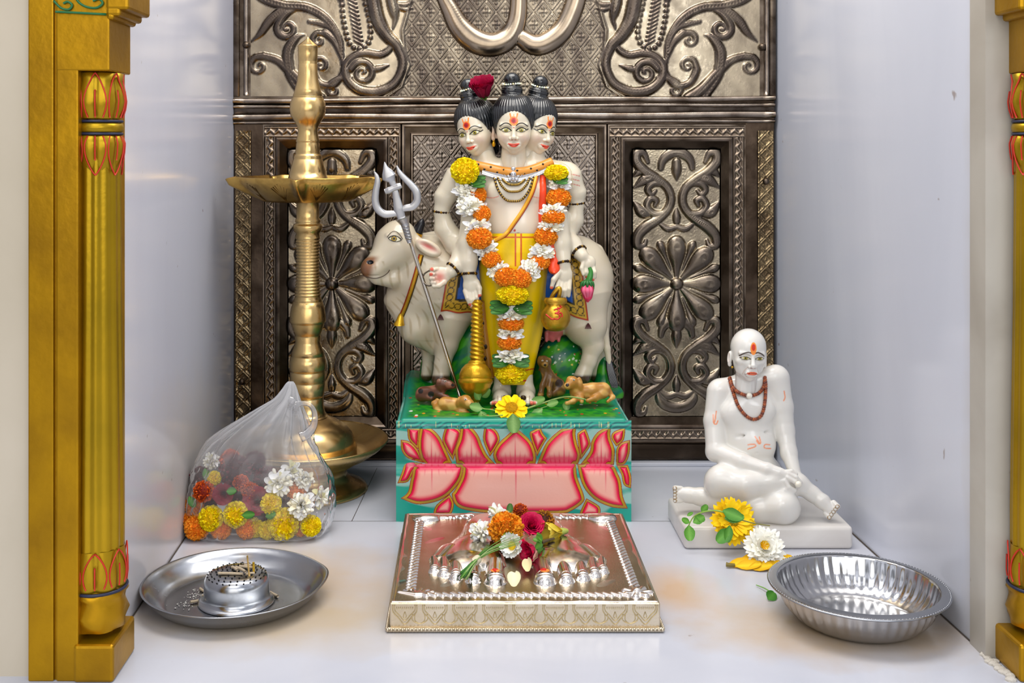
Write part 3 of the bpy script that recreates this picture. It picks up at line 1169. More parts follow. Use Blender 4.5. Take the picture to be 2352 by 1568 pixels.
def daisy(n, L, W, c_pet, c_base, c_disc, disc=.28, rows=1, seed=0, bend=.1, ruffle=.05, notch=.25, lift=.12):
    r = np.random.default_rng(seed)
    g = Geo()
    for k in range(rows):
        for i in range(n):
            a = 2 * PI * (i + .5 * k) / n + r.normal(0, .05)
            Lk = L * (1 - .2 * k) * r.uniform(.9, 1.06)
            v, f = petal_grid(Lk, W * r.uniform(.88, 1.1), r.uniform(.1, .5), r.uniform(bend - .15, bend + .1), 8, 5, .7, ruffle, .3, notch, i)
            v = put(v, rotm('X', r.normal(0, .12)), rotm('Y', -lift - .28 * k), rotm('Z', a)) + np.array([0, 0, .04 * k])
            v[:, :2] += np.array([math.cos(a), math.sin(a)]) * disc * .35
            t = np.repeat(np.linspace(0, 1, 8), 5)
            g.add(v, f, mixc(lin(c_base), lin(c_pet), sstep(0, .5, t)))
    if disc:
        v, f = ball((0, 0, .06), (disc, disc, disc * .45), 8, 16)
        g.add(v, f, lin(c_disc))
        for i in range(60):
            rr = disc * math.sqrt(i / 60)
            a = i * 2.39996
            v, f = ball((rr * math.cos(a), rr * math.sin(a), .06 + disc * .45 * math.sqrt(max(0, 1 - (rr / disc) ** 2))), (.035, .035, .05), 4, 6)
            g.add(v, f, lin(c_disc) * r.uniform(.7, 1.2))
    return g


def rose(c_out, c_in, seed=0, rings=6, open_=1.0):
    r = np.random.default_rng(seed)
    g = Geo()
    for k in range(rings):
        n = 3 + k
        t = k / (rings - 1)
        for i in range(n):
            a = 2 * PI * (i / n) + k * 1.1 + r.normal(0, .08)
            R = .10 + .40 * t
            Lp = .75 + .2 * t
            nu, nv = 8, 9
            u = np.linspace(0, 1, nu)[:, None]
            w = np.linspace(-1, 1, nv)[None]
            half = (1.25 - .35 * t)
            ang = a + w * half * (0.5 + .5 * np.sin(np.clip(u * 1.3, 0, 1) * PI / 2)) * (1 - .15 * u)
            rad = R * (0.35 + .65 * u ** .6) + open_ * t * .38 * u ** 2.4 + .05 * w ** 2 + .03 * np.sin(4 * w + i) * u
            z = -.45 + Lp * u - open_ * t * .25 * u ** 4 - .16 * w ** 2 * u + .05 * np.sin(6 * w + 2 * i) * u ** 2
            v = np.stack([rad * np.cos(ang), rad * np.sin(ang), z * np.ones_like(ang)], -1).reshape(-1, 3)
            cc = mixc(lin(c_in), lin(c_out), np.repeat(np.linspace(0, 1, nu), nv)) * r.uniform(.8, 1.15)
            g.add(v, grid_faces(nu, nv), np.clip(cc, 0, 1))
    return g


ME = {}
ME['yellow'] = [mesh_data('yellow_marigold', marigold('#ffe810', '#fccc00', 520, s), M_petal) for s in (1, 2)]
ME['orange'] = [mesh_data('orange_marigold', marigold('#ffa028', '#ff8412', 540, s), M_petal) for s in (3, 4)]
ME['amber'] = [mesh_data('amber_marigold', marigold('#ffa01a', '#f08500', 240, 5, 1.9), M_petal)]
ME['rust'] = [mesh_data('rust_marigold', marigold('#e8631a', '#8a2410', 220, 6), M_petal)]
ME['maroon'] = [mesh_data('maroon_flower', marigold('#6d1226', '#3d0814', 120, 8), M_petal)]
ME['white'] = [mesh_data('white_bunch', white_bunch(38, s), M_petal) for s in (1, 2, 3)]
ME['rose'] = [mesh_data('dark_rose', rose('#8c1030', '#5a0618', 4), M_rose)]


def leaf_mesh(name, L=1.0, W=.32, c0='#2f6a22', c1='#579c3a', bend=.12):
    v, f, c = leaf_grid(L, W, bend, .25, c0, c1)
    return mesh_data(name, Geo().add(v, f, c), M_leaf)


ME['leaf'] = [leaf_mesh('leaf'), leaf_mesh('leaf', 1, .4, '#2a5f1e', '#6bb04a', -.15)]
_cnt = {}


def bloom(kind, loc, r, d=(0, -1, 0), parent=None, name=None, squash=None):
    _cnt[kind] = _cnt.get(kind, -1) + 1
    me = ME[kind][_cnt[kind] % len(ME[kind])]
    sc = (r, r, r) if squash is None else (r * squash[0], r * squash[1], r * squash[2])
    return place(name or me.name, me, loc, aim(d, random.uniform(0, 6.28)), sc, parent)


def stem_tube(pts, r, n=7):
    c = catmull(pts, 7)
    return tube(c, np.linspace(r[0], r[1], len(c)), n)


def add_leaf(g, base, d, n, L, W, c0='#4c7f33', c1='#7fae58', bend=.1):
    """Leaf from base along d with its face toward n."""
    v, f, c = leaf_grid(L, W, bend, .2, c0, c1)
    x = np.asarray(d, float)
    x = x / np.linalg.norm(x)
    z = np.asarray(n, float)
    z = z - x * (z @ x)
    z /= np.linalg.norm(z)
    y = np.cross(z, x)
    g.add(np.asarray(base) + v @ np.stack([x, y, z]), f, c)
# ================================================================ columns
M_gold = mat('gilt_paint', '#b98a08', 0.38, 0.75, tint=(14, '#8a6206', .7, .4, .7), bump=(120, .09, .004))
M_gold2 = mat('gilt_paint_shaft', '#b59012', 0.33, 0.75, tint=(10, '#8d7408', .7, .4, .7), bump=(120, .08, .004))
M_red = mat('red_paint', '#c92c16', 0.4)
M_blue = mat('navy_paint', '#1c2340', 0.4)
M_green = mat('green_paint', '#1d6a3a', 0.4)


def column(mx, label, foot=0.0, head=0.0):
    """Gilded doorway column; mx maps x of the left one."""
    Zf, Zk = 1.080, 1.150

    def y2z(y, Z=1.1):
        return H - (y - VY) * Z / F

    def fx(v):
        v = np.array(v, float)
        v[:, 0] = [mx(x) for x in v[:, 0]]
        return v

    def addm(g, vf, c=None):
        v, f = vf[0], vf[1]
        g.add(fx(v), f if mx(1) > mx(0) else [list(q)[::-1] for q in f], c)
        return g

    ax, ay = -0.3640, 1.1140
    t = thing('gilded_column', label, 'column', (mx(ax), ay, 0))
    zt = y2z(165)
    xb = -0.3427                          # inner edge of block
    x0, xg, x1 = -0.4208, -0.3950, -0.3726
    g = Geo()
    addm(g, box((x0, Zf + .002, 0), (xg - .0012, Zk, TOP), .0015))
    addm(g, box((xg - .002, Zf + .006, 0), (xg + .002, Zk, TOP)))
    addm(g, box((xg + .0012, Zf + .002, 0), (x1, Zk, TOP), .0015))
    addm(g, box((x1 - .004, Zf + .030, 0), (xb - .006, Zk, TOP)))
    part('pilaster', g, M_gold, t, smooth=False)
    g = Geo()
    addm(g, box((xg + .0012, Zf + .0015, zt), (xb, Zk, TOP), .0015))
    part('capital_block', g, M_gold, t, smooth=False)
    g = Geo()
    for k, (dx, za, zb) in enumerate(((.005, 50, 30), (.011, 42, 20), (.019, 28, -60), (.026, -60, -160))):
        addm(g, box((xb - .003, Zf - .0006 * k, y2z(za)), (xb + dx - head * .6, Zk + .004, y2z(zb)), .003))
    addm(g, box((x0, Zf - .006, y2z(-150)), (xb + .030 - head, Zk + .004, TOP), .002))
    part('bracket', g, M_gold, t, smooth=False)
    # painted green scroll near the top
    g = Geo()
    for pts in ([(124, 2), (140, 18), (158, 22), (166, 12), (156, 4), (146, 8)], [(172, -10), (182, 6), (200, 16), (222, 18), (236, 8), (228, -2), (214, 2)], [(128, 27), (170, 29), (244, 33)]):
        c = catmull([P(a, b, Zf) for a, b in pts], 6)
        addm(g, tube(c - np.array([0, .0005, 0]), .0012, 6))
    part('painted_scroll', g, M_green, t)
    # fluted shaft
    zs1, zs0 = y2z(392), y2z(1300)

    def flute(T, r, z):
        w = 0.5 + 0.5 * np.cos(T * 14)
        return r * (1 + .055 * w ** .8 - .03), z
    g = Geo()
    addm(g, lathe([(.0245, zs0 - .02), (.0248, zs0 + .05), (.0238, zs0 + .14), (.0222, zs0 + .25), (.0212, zs1 + .02)], 112, (ax, ay), flute, False))
    part('shaft', g, M_gold2, t)

    def lotus(T, r, z, n=7, amp=.1):
        w = np.abs(np.cos(T * n / 2)) ** .7
        return r * (1 + amp * (w - .6)), z
    g = Geo()
    addm(g, lathe([(.0215, y2z(272)), (.0248, y2z(250)), (.0262, y2z(232)), (.0245, y2z(205)), (.0225, y2z(185)), (.0238, y2z(168)), (.018, y2z(164))], 84, (ax, ay), lotus, False))
    up_ = part('lotus_capital', g, M_gold2, t)
    g = Geo()
    addm(g, lathe([(.0195, y2z(400)), (.0218, y2z(375)), (.0240, y2z(350)), (.0248, y2z(330)), (.0232, y2z(314)), (.021, y2z(309))], 84, (ax, ay), lotus, False))
    lw_ = part('lotus_bud', g, M_gold2, t)
    g = Geo()
    addm(g, lathe([(.020, y2z(306)), (.0236, y2z(302)), (.0246, y2z(293)), (.0236, y2z(284)), (.020, y2z(280))], 48, (ax, ay), None, False))
    part('neck_ring', g, M_gold2, t)
    g = Geo()
    for y in (278, 307):
        th = np.linspace(0, 2 * PI, 40, endpoint=False)
        addm(g, tube(np.column_stack([ax + .0228 * np.cos(th), ay + .0228 * np.sin(th), np.full(40, y2z(y))]), .0014, 6, True))
    part('navy_line', g, M_blue, t)

    def outline(g, ya, yb, prof, off=.0012, n=7, w=.40, thick=.0008):
        for k in range(n):
            a0 = 2 * PI * (k + .0) / n - PI / 2 + .2
            s = np.linspace(0, 1, 14)
            for sg in (-1, 1, 0):
                wd = sg * w * np.sin(np.clip(.25 + s * .75, 0, 1) * PI) ** .8 if sg else s * 0
                yy = ya + (yb - ya) * s
                if sg == 0:
                    yy = ya + (yb - ya) * .62 * s
                rr = np.interp(yy, [p[0] for p in prof], [p[1] for p in prof]) + off
                addm(g, tube(np.column_stack([ax + rr * np.cos(a0 + wd), ay + rr * np.sin(a0 + wd), [y2z(q) for q in yy]]), thick, 5))
    g = Geo()
    outline(g, 270, 168, [(164, .0232), (185, .0222), (205, .0242), (232, .0258), (250, .0248), (272, .022)])
    outline(g, 312, 402, [(309, .022), (330, .0246), (350, .0240), (375, .0225), (402, .0212)])
    outline(g, 1344, 1262, [(1255, .0258), (1300, .027), (1330, .0272), (1350, .026)])
    part('red_petal_line', g, M_red, t)
    # base
    g = Geo()
    addm(g, lathe([(.024, y2z(1362)), (.0268, y2z(1345)), (.0272, y2z(1318)), (.0262, y2z(1290)), (.0245, y2z(1262))], 84, (ax, ay), lotus, False))
    part('lotus_base', g, M_gold2, t)
    g = Geo()
    addm(g, lathe([(.025, y2z(1446)), (.0272, y2z(1430)), (.0285, y2z(1410)), (.0268, y2z(1388)), (.0262, y2z(1375)), (.028, y2z(1366)), (.026, y2z(1358))], 84, (ax, ay), lambda T, r, z: (r * (1 + .05 * np.cos(T * 6 + z * 300)), z), False))
    part('carved_bulb', g, M_gold, t)
    g = Geo()
    th = np.linspace(0, 2 * PI, 40, endpoint=False)
    addm(g, tube(np.column_stack([ax + .0275 * np.cos(th), ay + .0275 * np.sin(th), np.full(40, y2z(1356))]), .0016, 6, True))
    part('navy_line', g, M_blue, t)
    g = Geo()
    addm(g, box((x1 - .004, Zf - .001, 0), (xb + .0045 + foot, Zk, y2z(1445, 1.115)), .003))
    part('base_block', g, M_gold, t, smooth=False)
    return t


column(lambda x: x, 'gilded fluted column with red petal lines on the left of the niche, beside cream marble')
column(lambda x: 0.1973 - x, 'gilded fluted column at the right edge of the niche, beside the steel bowl', .009, .008)

# ================================================================ brass oil lamp
M_brass = mat('polished_brass', '#dcbd84', 0.24, 1.0, rough_noise=(14, .18, .34), tint=(9, '#c9a562', .6, .4, .7))
M_brass2 = mat('engraved_brass', '#cfa85c', 0.28, 1.0, bump=(420, .1, .002), tint=(40, '#94733a', .6, .45, .65))
ZL = 1.685
sL = ZL / F
LX = (707 - VX) * sL


def lz(y):
    return H - (y - VY) * sL


def lprof(pts):
    return [(r * sL, lz(y)) for y, r in pts][::-1]


lamp = thing('brass_oil_lamp', 'tall standing brass oil lamp with a scalloped wick tray, beside the bag of flowers', 'oil lamp', (LX, ZL, 0))
ctr = (LX, ZL)
part('foot', Geo().add(*lathe(lprof([(1058, 104), (1066, 96), (1078, 89), (1090, 90), (1100, 101), (1110, 120), (1116, 134), (1122, 138), (1123.0, 136)]), 96, ctr)), M_brass, lamp)
part('drip_dish', Geo().add(*lathe(lprof([(1040, 100), (1046, 118), (1038, 140), (1024, 165), (1010, 181), (1007, 184), (1011, 185), (1028, 167), (1046, 140), (1056, 118), (1062, 100)]), 96, ctr, None, False)), M_brass, lamp)
part('bell', Geo().add(*lathe(lprof([(955, 42), (957, 46), (962, 56), (968, 70), (980, 88), (995, 101), (1012, 109), (1024, 112), (1025, 110.5), (1026, 112.5), (1050, 113), (1062, 110)]), 96, ctr)), M_brass, lamp)
rib = [(535, 30)]
for k in range(19):
    y = 545 + k * 7.2
    r = 25.5 + 4.5 * ((k - 8) / 11) ** 2 * (1 if k > 8 else .5)
    rib += [(y, r + 1.3), (y + 2, r + 1.6), (y + 4.6, r - .6), (y + 6.2, r - .4)]
stem = [(455, 26), (500, 26), (505, 29), (509, 29), (512, 27), (515, 33), (523, 33.5), (531, 31), (535, 27)] + rib[1:] + [(685, 31), (690, 33), (691, 31.5), (692, 33.5), (706, 38), (720, 40.5), (735, 41.5), (739, 41), (741, 38), (743, 38), (756, 34), (768, 30), (769, 29), (772, 30), (784, 28.5), (789, 30), (792, 31), (803, 35), (815, 38.5), (816, 37), (818, 39.5), (832, 42), (846, 42), (850, 40.5), (851, 39), (853, 40.5), (874, 40.5), (876, 39), (878, 40.5), (905, 37), (910, 36), (911, 34.5), (913, 36), (930, 36), (945, 39), (956, 46)]
part('stem', Geo().add(*lathe(lprof(stem), 72, ctr)), M_brass, lamp)
part('upper_stem', Geo().add(*lathe(lprof([(222, 33), (226, 36), (236, 40), (251, 41.5), (266, 39), (280, 30), (290, 24.5), (300, 22.5), (312, 24), (322, 27), (325, 27.5), (327, 25.5), (329, 26.5), (350, 28.5), (353, 28), (355, 30.5), (362, 33), (364, 32), (366, 34), (392, 41), (412, 46)]), 72, ctr)), M_brass, lamp)
part('finial', Geo().add(*lathe(lprof([(83, 1), (86, 2.5), (90, 5), (104, 22), (106, 24), (108, 23), (124, 22.5), (140, 22), (142, 21), (144, 22), (146, 21), (148, 22), (168, 22.5), (186, 24.5), (204, 29), (220, 34), (221, 32.5), (223, 35)]), 72, ctr)), M_brass, lamp)


def tray_mod(T, r, z):
    k = np.abs(np.cos((T + PI / 2) * 2.5)) ** 10      # five spouts, one to the front
    w = sstep(95 * sL, 150 * sL, r)
    vee = np.abs(np.cos((T + PI / 2) * 2.5)) ** 60
    k2 = np.abs(np.cos((T + PI / 2) * 2.5)) ** 22
    return r * (1 + .09 * k * w + .10 * vee * w - .07 * (k2 - vee) * w), z + .0015 * k * w - .0035 * vee * w


tray = part('wick_tray', Geo().add(*lathe(lprof([(414, 40), (455, 60), (455, 100), (428, 138), (412, 150), (407, 153), (405, 155), (407, 156.5), (420, 150), (440, 128), (455, 108), (461, 100), (463, 60), (463, 20)]), 240, ctr, tray_mod, False)), M_brass2, lamp)
# engraved petals and hatching on the outside of the tray
M_engr = mat('engraving', '#5a3f12', .4, .9)
for k in range(10):
    a0 = -PI / 2 + (k + .5) * 2 * PI / 10 + (0.0)
    g = Geo()
    for j in range(7):
        s = np.linspace(0, 1, 8)
        aa = a0 + (j - 3) * .045 * s
        rr = (104 + 46 * s * (1 - .06 * abs(j - 3))) * sL
        yy = 458 - 40 * s * (1 - .08 * abs(j - 3))
        g.add(*tube(np.column_stack([LX + rr * np.cos(aa) * 1.012, ZL + rr * np.sin(aa) * 1.012, [lz(q) for q in yy]]), .0005, 4))
    part('engraved_petal', g, M_engr, tray)

# ================================================================ steel ware
M_steel = mat('brushed_steel', '#a8abb0', 0.2, 1.0, rough_noise=(30, .16, .28))
M_steel2 = mat('polished_steel', '#bcbcbd', 0.13, 1.0, rough_noise=(24, .1, .2))
# bowl
BX, BY = 0.4205, 1.222
BK = 0.955
bowl = thing('steel_bowl', 'empty round stainless steel bowl standing on the stained floor by the right wall', 'bowl', (BX, BY, 0))


def ribs(T, r, z):
    w = sstep(.006, .014, z) * (1 - sstep(.032, .037, z))
    return r * (1 + .010 * w * np.cos(T * 44)), z


part('basin', Geo().add(*lathe([(r_ * BK, z_) for r_, z_ in [(.0, .0008), (.060, .0008), (.066, .002), (.0745, .0085), (.081, .0165), (.0855, .026), (.0885, .0385), (.0895, .0405), (.0882, .0405), (.0865, .0375), (.0835, .0255), (.079, .0165), (.0725, .0095), (.064, .0038), (.058, .0028), (.030, .0034), (0.0, .0032)]], 264, (BX, BY), ribs, False)), M_steel2, bowl)
part('rim', Geo().add(*lathe([(r_ * BK, z_) for r_, z_ in [(.0878, .0392), (.0960, .0378), (.0985, .0374), (.0990, .0384), (.0982, .0392), (.0960, .0394), (.0890, .0408), (.0876, .0404)]], 160, (BX, BY), None, False)), M_steel, bowl)
g = Geo()
for k in range(150):
    a = 2 * PI * k / 150
    g.add(*ball((BX + .0972 * BK * math.cos(a), BY + .0972 * BK * math.sin(a), .0391), (.0010, .0010, .0007), 4, 5))
part('beaded_edge', g, M_steel, bowl).__setitem__('kind', 'stuff')
# plate
PX, PY = float(P(536, 0, 1.273)[0]), 1.276
plate = thing('steel_plate', 'round stainless steel plate with upturned edge and ash, on the floor by the left column', 'plate', (PX, PY, 0))


def platemod(T, r, z):
    # the far right of the rim is pulled out a little
    k = np.exp(-((np.angle(np.exp(1j * (T - 0.1)))) / .35) ** 2)
    return r * (1 + .035 * k * sstep(.07, .1, r)), z + .004 * k * sstep(.085, .1, r)


part('dish', Geo().add(*lathe([(0, .0006), (.074, .0006), (.079, .001), (.088, .006), (.096, .014), (.1005, .0205), (.1020, .0215), (.1026, .0222), (.1018, .0228), (.0995, .0224), (.094, .0155), (.086, .0078), (.078, .0026), (.073, .0020), (0, .0020)], 128, (PX, PY), platemod, False)), M_steel, plate)
# ash holder: an upturned perforated cup
HX, HY = float(P(541, 0, 1.262)[0]), 1.268
holder = thing('incense_holder', 'upturned perforated steel cup used as incense holder on the steel plate', 'incense holder', (HX, HY, .0022))
rH = 1.262 / F


def hz(y):   # silhouette row to height at the holder's axis
    return H - (y - VY) * 1.262 / F


z0 = .0024
part('cup', Geo().add(*lathe([(.0425, z0), (.0428, z0 + .0012), (.0405, z0 + .0022), (.0372, z0 + .004), (.0362, z0 + .009), (.0360, z0 + .020), (.0354, z0 + .0245), (.0335, z0 + .0285), (.0300, z0 + .0312), (.024, z0 + .0330), (.012, z0 + .0342), (0, z0 + .0345)], 96, (HX, HY), None, False)), M_steel, holder)
M_hole = mat('hole_black', '#0b0a0a', .9)
g = Geo()
for ring_r, n, zz, nrm in ((.0322, 26, .0300, .8), (.0285, 24, .0322, .3), (.0225, 18, .0336, .15), (.0165, 14, .0342, .1), (.0105, 9, .0346, .05), (.0045, 5, .0348, 0)):
    for k in range(n):
        a = 2 * PI * k / n + ring_r * 100
        g.add(*ball((HX + ring_r * math.cos(a), HY + ring_r * math.sin(a), z0 + zz + .0002), (.0010, .0010, .0006), 6, 10))
part('perforation', g, M_hole, holder).__setitem__('kind', 'stuff')


def rod(a, b, r, name, label, m, cat='incense stub', group=None, n=7, c=None):
    a, b = np.asarray(a, float), np.asarray(b, float)
    t = np.linspace(0, 1, 6)[:, None]
    pts = a * (1 - t) + b * t + np.array([0, 0, 1.0]) * (np.sin(t * PI) * random.uniform(-.0006, .0008))
    g = Geo().add(*tube(pts, r, n), c=c)
    return solo(name, g, m, label, cat, group=group)


M_ash = mat('incense_ash', '#b7a68c', .9, bump=(900, .5, .001))
top = z0 + .0352
stubs = [((-.018, -.012, 0), (.010, -.014, 0), 'pale incense stub lying across the front of the perforated cup'),
         ((-.006, .004, .001), (.002, -.006, .001), 'short pale incense stub near the middle of the cup top'),
         ((.002, .006, .001), (.018, .002, .001), 'incense stub at the back right of the cup top'),
         ((-.001, .001, .002), (.012, -.010, .001), 'slanting incense stub right of the cup centre'),
         ((.013, -.013, -.001), (.021, -.008, -.0015), 'tiny incense stub by the upright match on the cup'),
         ((.006, .010, .001), (.014, .012, 0), 'small incense stub at the far edge of the cup top')]
for a, b, lb in stubs:
    rod((HX + a[0], HY + a[1], top + a[2]), (HX + b[0], HY + b[1], top + b[2]), .0016, 'incense_stub', lb, M_ash, group='incense stubs on the perforated cup')
for (a, b, lb) in (((.034, .020), (.045, .008), 'incense stub lying on the plate right of the cup'), ((-.048, .030), (-.040, .020), 'incense stub in the ash behind the cup'), ((-.050, -.008), (-.042, -.004), 'broken incense stub on the plate left of the cup'), ((-.040, .010), (-.036, .004), 'bit of incense in the ash touching the cup')):
    rod((HX + a[0], HY + a[1], .0042), (HX + b[0], HY + b[1], .0042), .0016, 'incense_stub', lb, M_ash, group='incense stubs on the plate')
rod((HX + .017, HY - .014, top - .003), (HX + .0145, HY - .013, top + .020), .0010, 'match_stick', 'burnt upright wooden stick standing in the perforated cup', mat('match_wood', '#caa560', .8), 'stick')
rod((HX + .0205, HY - .006, top - .003), (HX + .020, HY - .006, top + .010), .0013, 'incense_stick', 'short yellow incense stick standing in the perforated cup', mat('incense_yellow', '#c9a01e', .7), 'incense stick')
g = Geo()
for i in range(160):
    a, rr = rng.normal(0, 1, 2) * .007, 0
    c0 = (-.046, .018) if i < 110 else (-.052, -.012)
    s = rng.uniform(.0003, .0011)
    g.add(*ball((HX + c0[0] + a[0], HY + c0[1] + a[1], .0028), (s, s, s * .5), 4, 5))
o = solo('ash_crumbs', g, mat('ash_grey', '#c9c6c0', .95), 'grey and white ash crumbs scattered on the steel plate', 'ash')
o['kind'] = 'stuff'
# ================================================================ painted marble group
M_marble = mat('painted_marble', None, 0.22, sss=0.25, sss_rad=(.006, .004, .0025), coat=.3, coat_rough=.12)
M_paint = mat('gloss_paint', None, 0.3, coat=.18, coat_rough=.12, spec=.35, bump=(300, .12, .001))
M_hair = mat('glossy_black_hair', '#0e1114', 0.22, coat=.5, coat_rough=.12)
M_goldp = mat('gold_paint', None, 0.3, 0.75, bump=(350, .25, .001))
M_pearl = mat('pearl', '#efe9d8', .25, coat=.4)
M_bead = mat('dark_gold_bead', None, .3, .6)

SKIN = lin('#d8ceb8')
BLACK = lin('#15110e')


def head_template(style, h=0.8):
    """x right, y up, z front; origin between the eyes, in picture pixels of the central head."""
    old = style == 'old'
    S = SDF((-62, -100, -66), (62, 100, 72), h)
    S.ell((0, 24 if old else 28, -2), (42 if old else 45, 44 if old else 55, 52), 3)
    S.ell((0, -6, 12), (38, 46, 38), 12)
    S.ell((0, -43, 30), (11, 12, 12), 12)
    if not old:
        for s in (-1, 1):
            S.ell((20 * s, -13, 28), (15, 16, 17), 12)
    else:
        for s in (-1, 1):
            S.ell((24 * s, -8, 30), (11, 7, 10), 8)
            S.ell((24 * s, -30, 46), (9, 12, 8), 10, 'sub')
    S.rc((0, -45, -8), (0, -98 if not old else -76, -8), 28 if not old else 26, 32 if not old else 26, 8)
    for s in (-1, 1):
        S.ell((17 * s, 1, 56), (11, 8, 10), 9, 'sub')
        S.rc((7 * s, 12, 46), (29 * s, 12, 38), 3.0, 2.5, 7)
        S.ell((17 * s, -.5, 40.5), (10.5, 6.0, 7.5), 1.5)
        S.rc((8 * s, -1.5 + 5, 46), (26 * s, 4.5, 42), 1.6, 1.2, 2.5)      # upper lid
    S.rc((0, 8, 46.5), (0, -16, 55 if not old else 57), 3.3, 5.2 if not old else 6.2, 5)
    S.ell((0, -17, 55.5 if not old else 57), (5.5, 4.6, 5), 3)
    for s in (-1, 1):
        S.ell((7 * s, -19.5, 49), (4, 3.6, 5), 2.5)
        S.ell((3.6 * s, -22, 54), (1.8, 1.4, 2.4), 1, 'sub')
    S.ell((0, -35, 43), (16, 10, 8), 6)
    S.ell((0, -32.6, 50), (11.5, 2.2, 4), 2)
    S.ell((0, -36.6, 49.6), (8.2, 2.8, 4), 2)
    S.rc((-13, -34.2, 50), (13, -34.2, 50), .9, .9, 1.2, 'sub')
    for s in (-1, 1):
        eo = 4.5 if old else 0.0
        S.ell(((47.5 - eo) * s, -4, -6), (5.5, 17, 9.5), 3)
        S.ell(((51.5 - eo) * s, -2, -3), (3, 10, 5), 2.5, 'sub')
        S.ell(((47 - eo) * s, -19, -4), (4.5, 5, 5), 3)
        if old:
            S.rc((11 * s, -20, 52), (19 * s, -36, 44), 1.0, .8, 2.5, 'sub')
            S.rc((8 * s, 17, 52), (26 * s, 19, 44), .8, .8, 2, 'sub')
    if old:
        for x in (-16, -6, 6, 16):
            S.rc((x * .8, -58, 15 - abs(x) * .3), (x, -84, 15 - abs(x) * .25), 2.2, 1.8, 5)
    v, q = S.mesh()
    c = np.repeat(SKIN[None] if not old else lin('#dedbd4')[None], len(v), 0)
    x, y, z = v.T
    fr = z > 18
    ax = np.abs(x)

    def blend(col, m):
        nonlocal c
        m = np.clip(m, 0, 1) * fr
        c = mixc(c, np.broadcast_to(lin(col), c.shape), m)

    def line(pts, w):
        p = catmull(pts, 8)
        d = np.full(len(v), 1e3)
        for a, b in zip(p[:-1], p[1:]):
            ab = b - a
            t = np.clip(((x - a[0]) * ab[0] + (y - a[1]) * ab[1]) / max(ab @ ab, 1e-9), 0, 1)
            d = np.minimum(d, np.hypot(x - a[0] - t * ab[0], y - a[1] - t * ab[1]))
        return 1 - sstep(w * .7, w * 1.3, d)
    if not old:
        blend('#d9a08c', .35 * np.exp(-(((ax - 24) / 12) ** 2 + ((y + 18) / 11) ** 2)))
    for s in (-1, 1):
        u = (x * s - 17.5) / 12.0
        lid = (1 - u * u)
        es = .72 if old else 1.0
        top = 5.6 * es * lid + .8 * u
        bot = -4.2 * es * lid + .8 * u
        blend('#8c7a3c' if not old else '#b5ac98', (.75 if not old else .4) * np.exp(-(((x * s - 18) / 13) ** 2 + ((y - 2) / 8) ** 2)))
        inside = (np.abs(u) < 1) & (y < top) & (y > bot)
        blend('#d8d2b0', inside * 1.0)
        blend('#6d6312', inside * (np.hypot(x * s - 17.5, y - .8) < 4.9))
        blend('#b5a52a', inside * (np.hypot(x * s - 17.5, y - .8) < 3.6))
        blend('#14120a', inside * (np.hypot(x * s - 17.5, y - .8) < 2.2))
        uu = np.linspace(-1, 1, 9)
        blend('#191510' if not old else '#4a3a26', line([(s * (17.5 + 12 * k), 5.6 * es * (1 - k * k) + .8 * k) for k in uu] + ([(s * 33, 2.8)] if not old else []), 1.35 if not old else .9))
        blend('#3d3620', .8 * line([(s * (17.5 + 12 * k), -4.2 * es * (1 - k * k) + .8 * k) for k in uu], .8))
        if old:
            blend('#3d2c1d', line([(s * 5, 13.5), (s * 12, 15), (s * 22, 11.5), (s * 30, 6)], 1.7))
            blend('#3d2c1d', .5 * line([(s * 8, 8), (s * 16, 9.5), (s * 26, 6)], .6))
            blend('#b98f70', .35 * line([(s * 11, -21), (s * 17, -30), (s * 19, -38)], 1.2))
        else:
            blend('#16120f', line([(s * 6, 11), (s * 12, 15.2), (s * 21, 16.2), (s * 32, 9.5)], 1.25))
    for s in (-1, 1):
        blend('#a8553c', line([(s * 2, -22.5), (s * 5.5, -22.3)], .9))
    lipc = '#e0452a' if not old else '#e2653f'
    lt = 2.6 * np.sqrt(np.clip(1 - (x / 13.5) ** 2, 0, 1)) * (1 - .25 * np.exp(-(x / 2.2) ** 2))
    dr = .017 * x * x if not old else -.014 * x * x
    blend(lipc, (np.abs(x) < 13) * (y < -34.2 + lt + 1.0 + dr) * (y > -34.4 - 4.6 * np.sqrt(np.clip(1 - (x / 11.5) ** 2, 0, 1)) + dr))
    blend('#7a2a1c', .8 * line([(k, -34.3 + (.012 if not old else -.014) * k * k) for k in np.linspace(-15, 15, 9)], .7))
    # forehead mark
    fx, fy = x, y - (22 if not old else 26)
    if old:
        m = (fx / 7.5) ** 2 + ((fy + 2) / 15) ** 2 < 1
        blend('#f2913a', m)
        blend('#d8341c', (fx / 4.6) ** 2 + ((fy - 1) / 8) ** 2 < 1)
    else:
        m = ((fx / 10) ** 2 + ((fy + 1) / 11) ** 2 < 1) | ((np.abs(np.abs(fx) - (5 + fy * .22)) < 1.7) & (fy > 0) & (fy < 17)) | ((np.abs(fx) < 1.2) & (fy > 0) & (fy < 15))
        blend('#f08a35', m)
        blend('#ffb070', .8 * ((np.abs(fx) < 1.0) & (fy > 8) & (fy < 14)))
        blend('#c81e14', np.hypot(fx, fy) < 6.8)
        blend('#8e1010', np.hypot(fx + .5, fy + .5) < 3.8)
        blend('#c02818', np.hypot(fx, fy + 16) < 1.5)
    # soft warm tint inside the ears
    ear = (ax > 44) & (z > -14) & (z < 8)
    c[ear] = mixc(c[ear], np.broadcast_to(lin('#d8a68c' if not old else '#e6d8cc'), c[ear].shape), np.full(ear.sum(), .5))
    return v, q, c


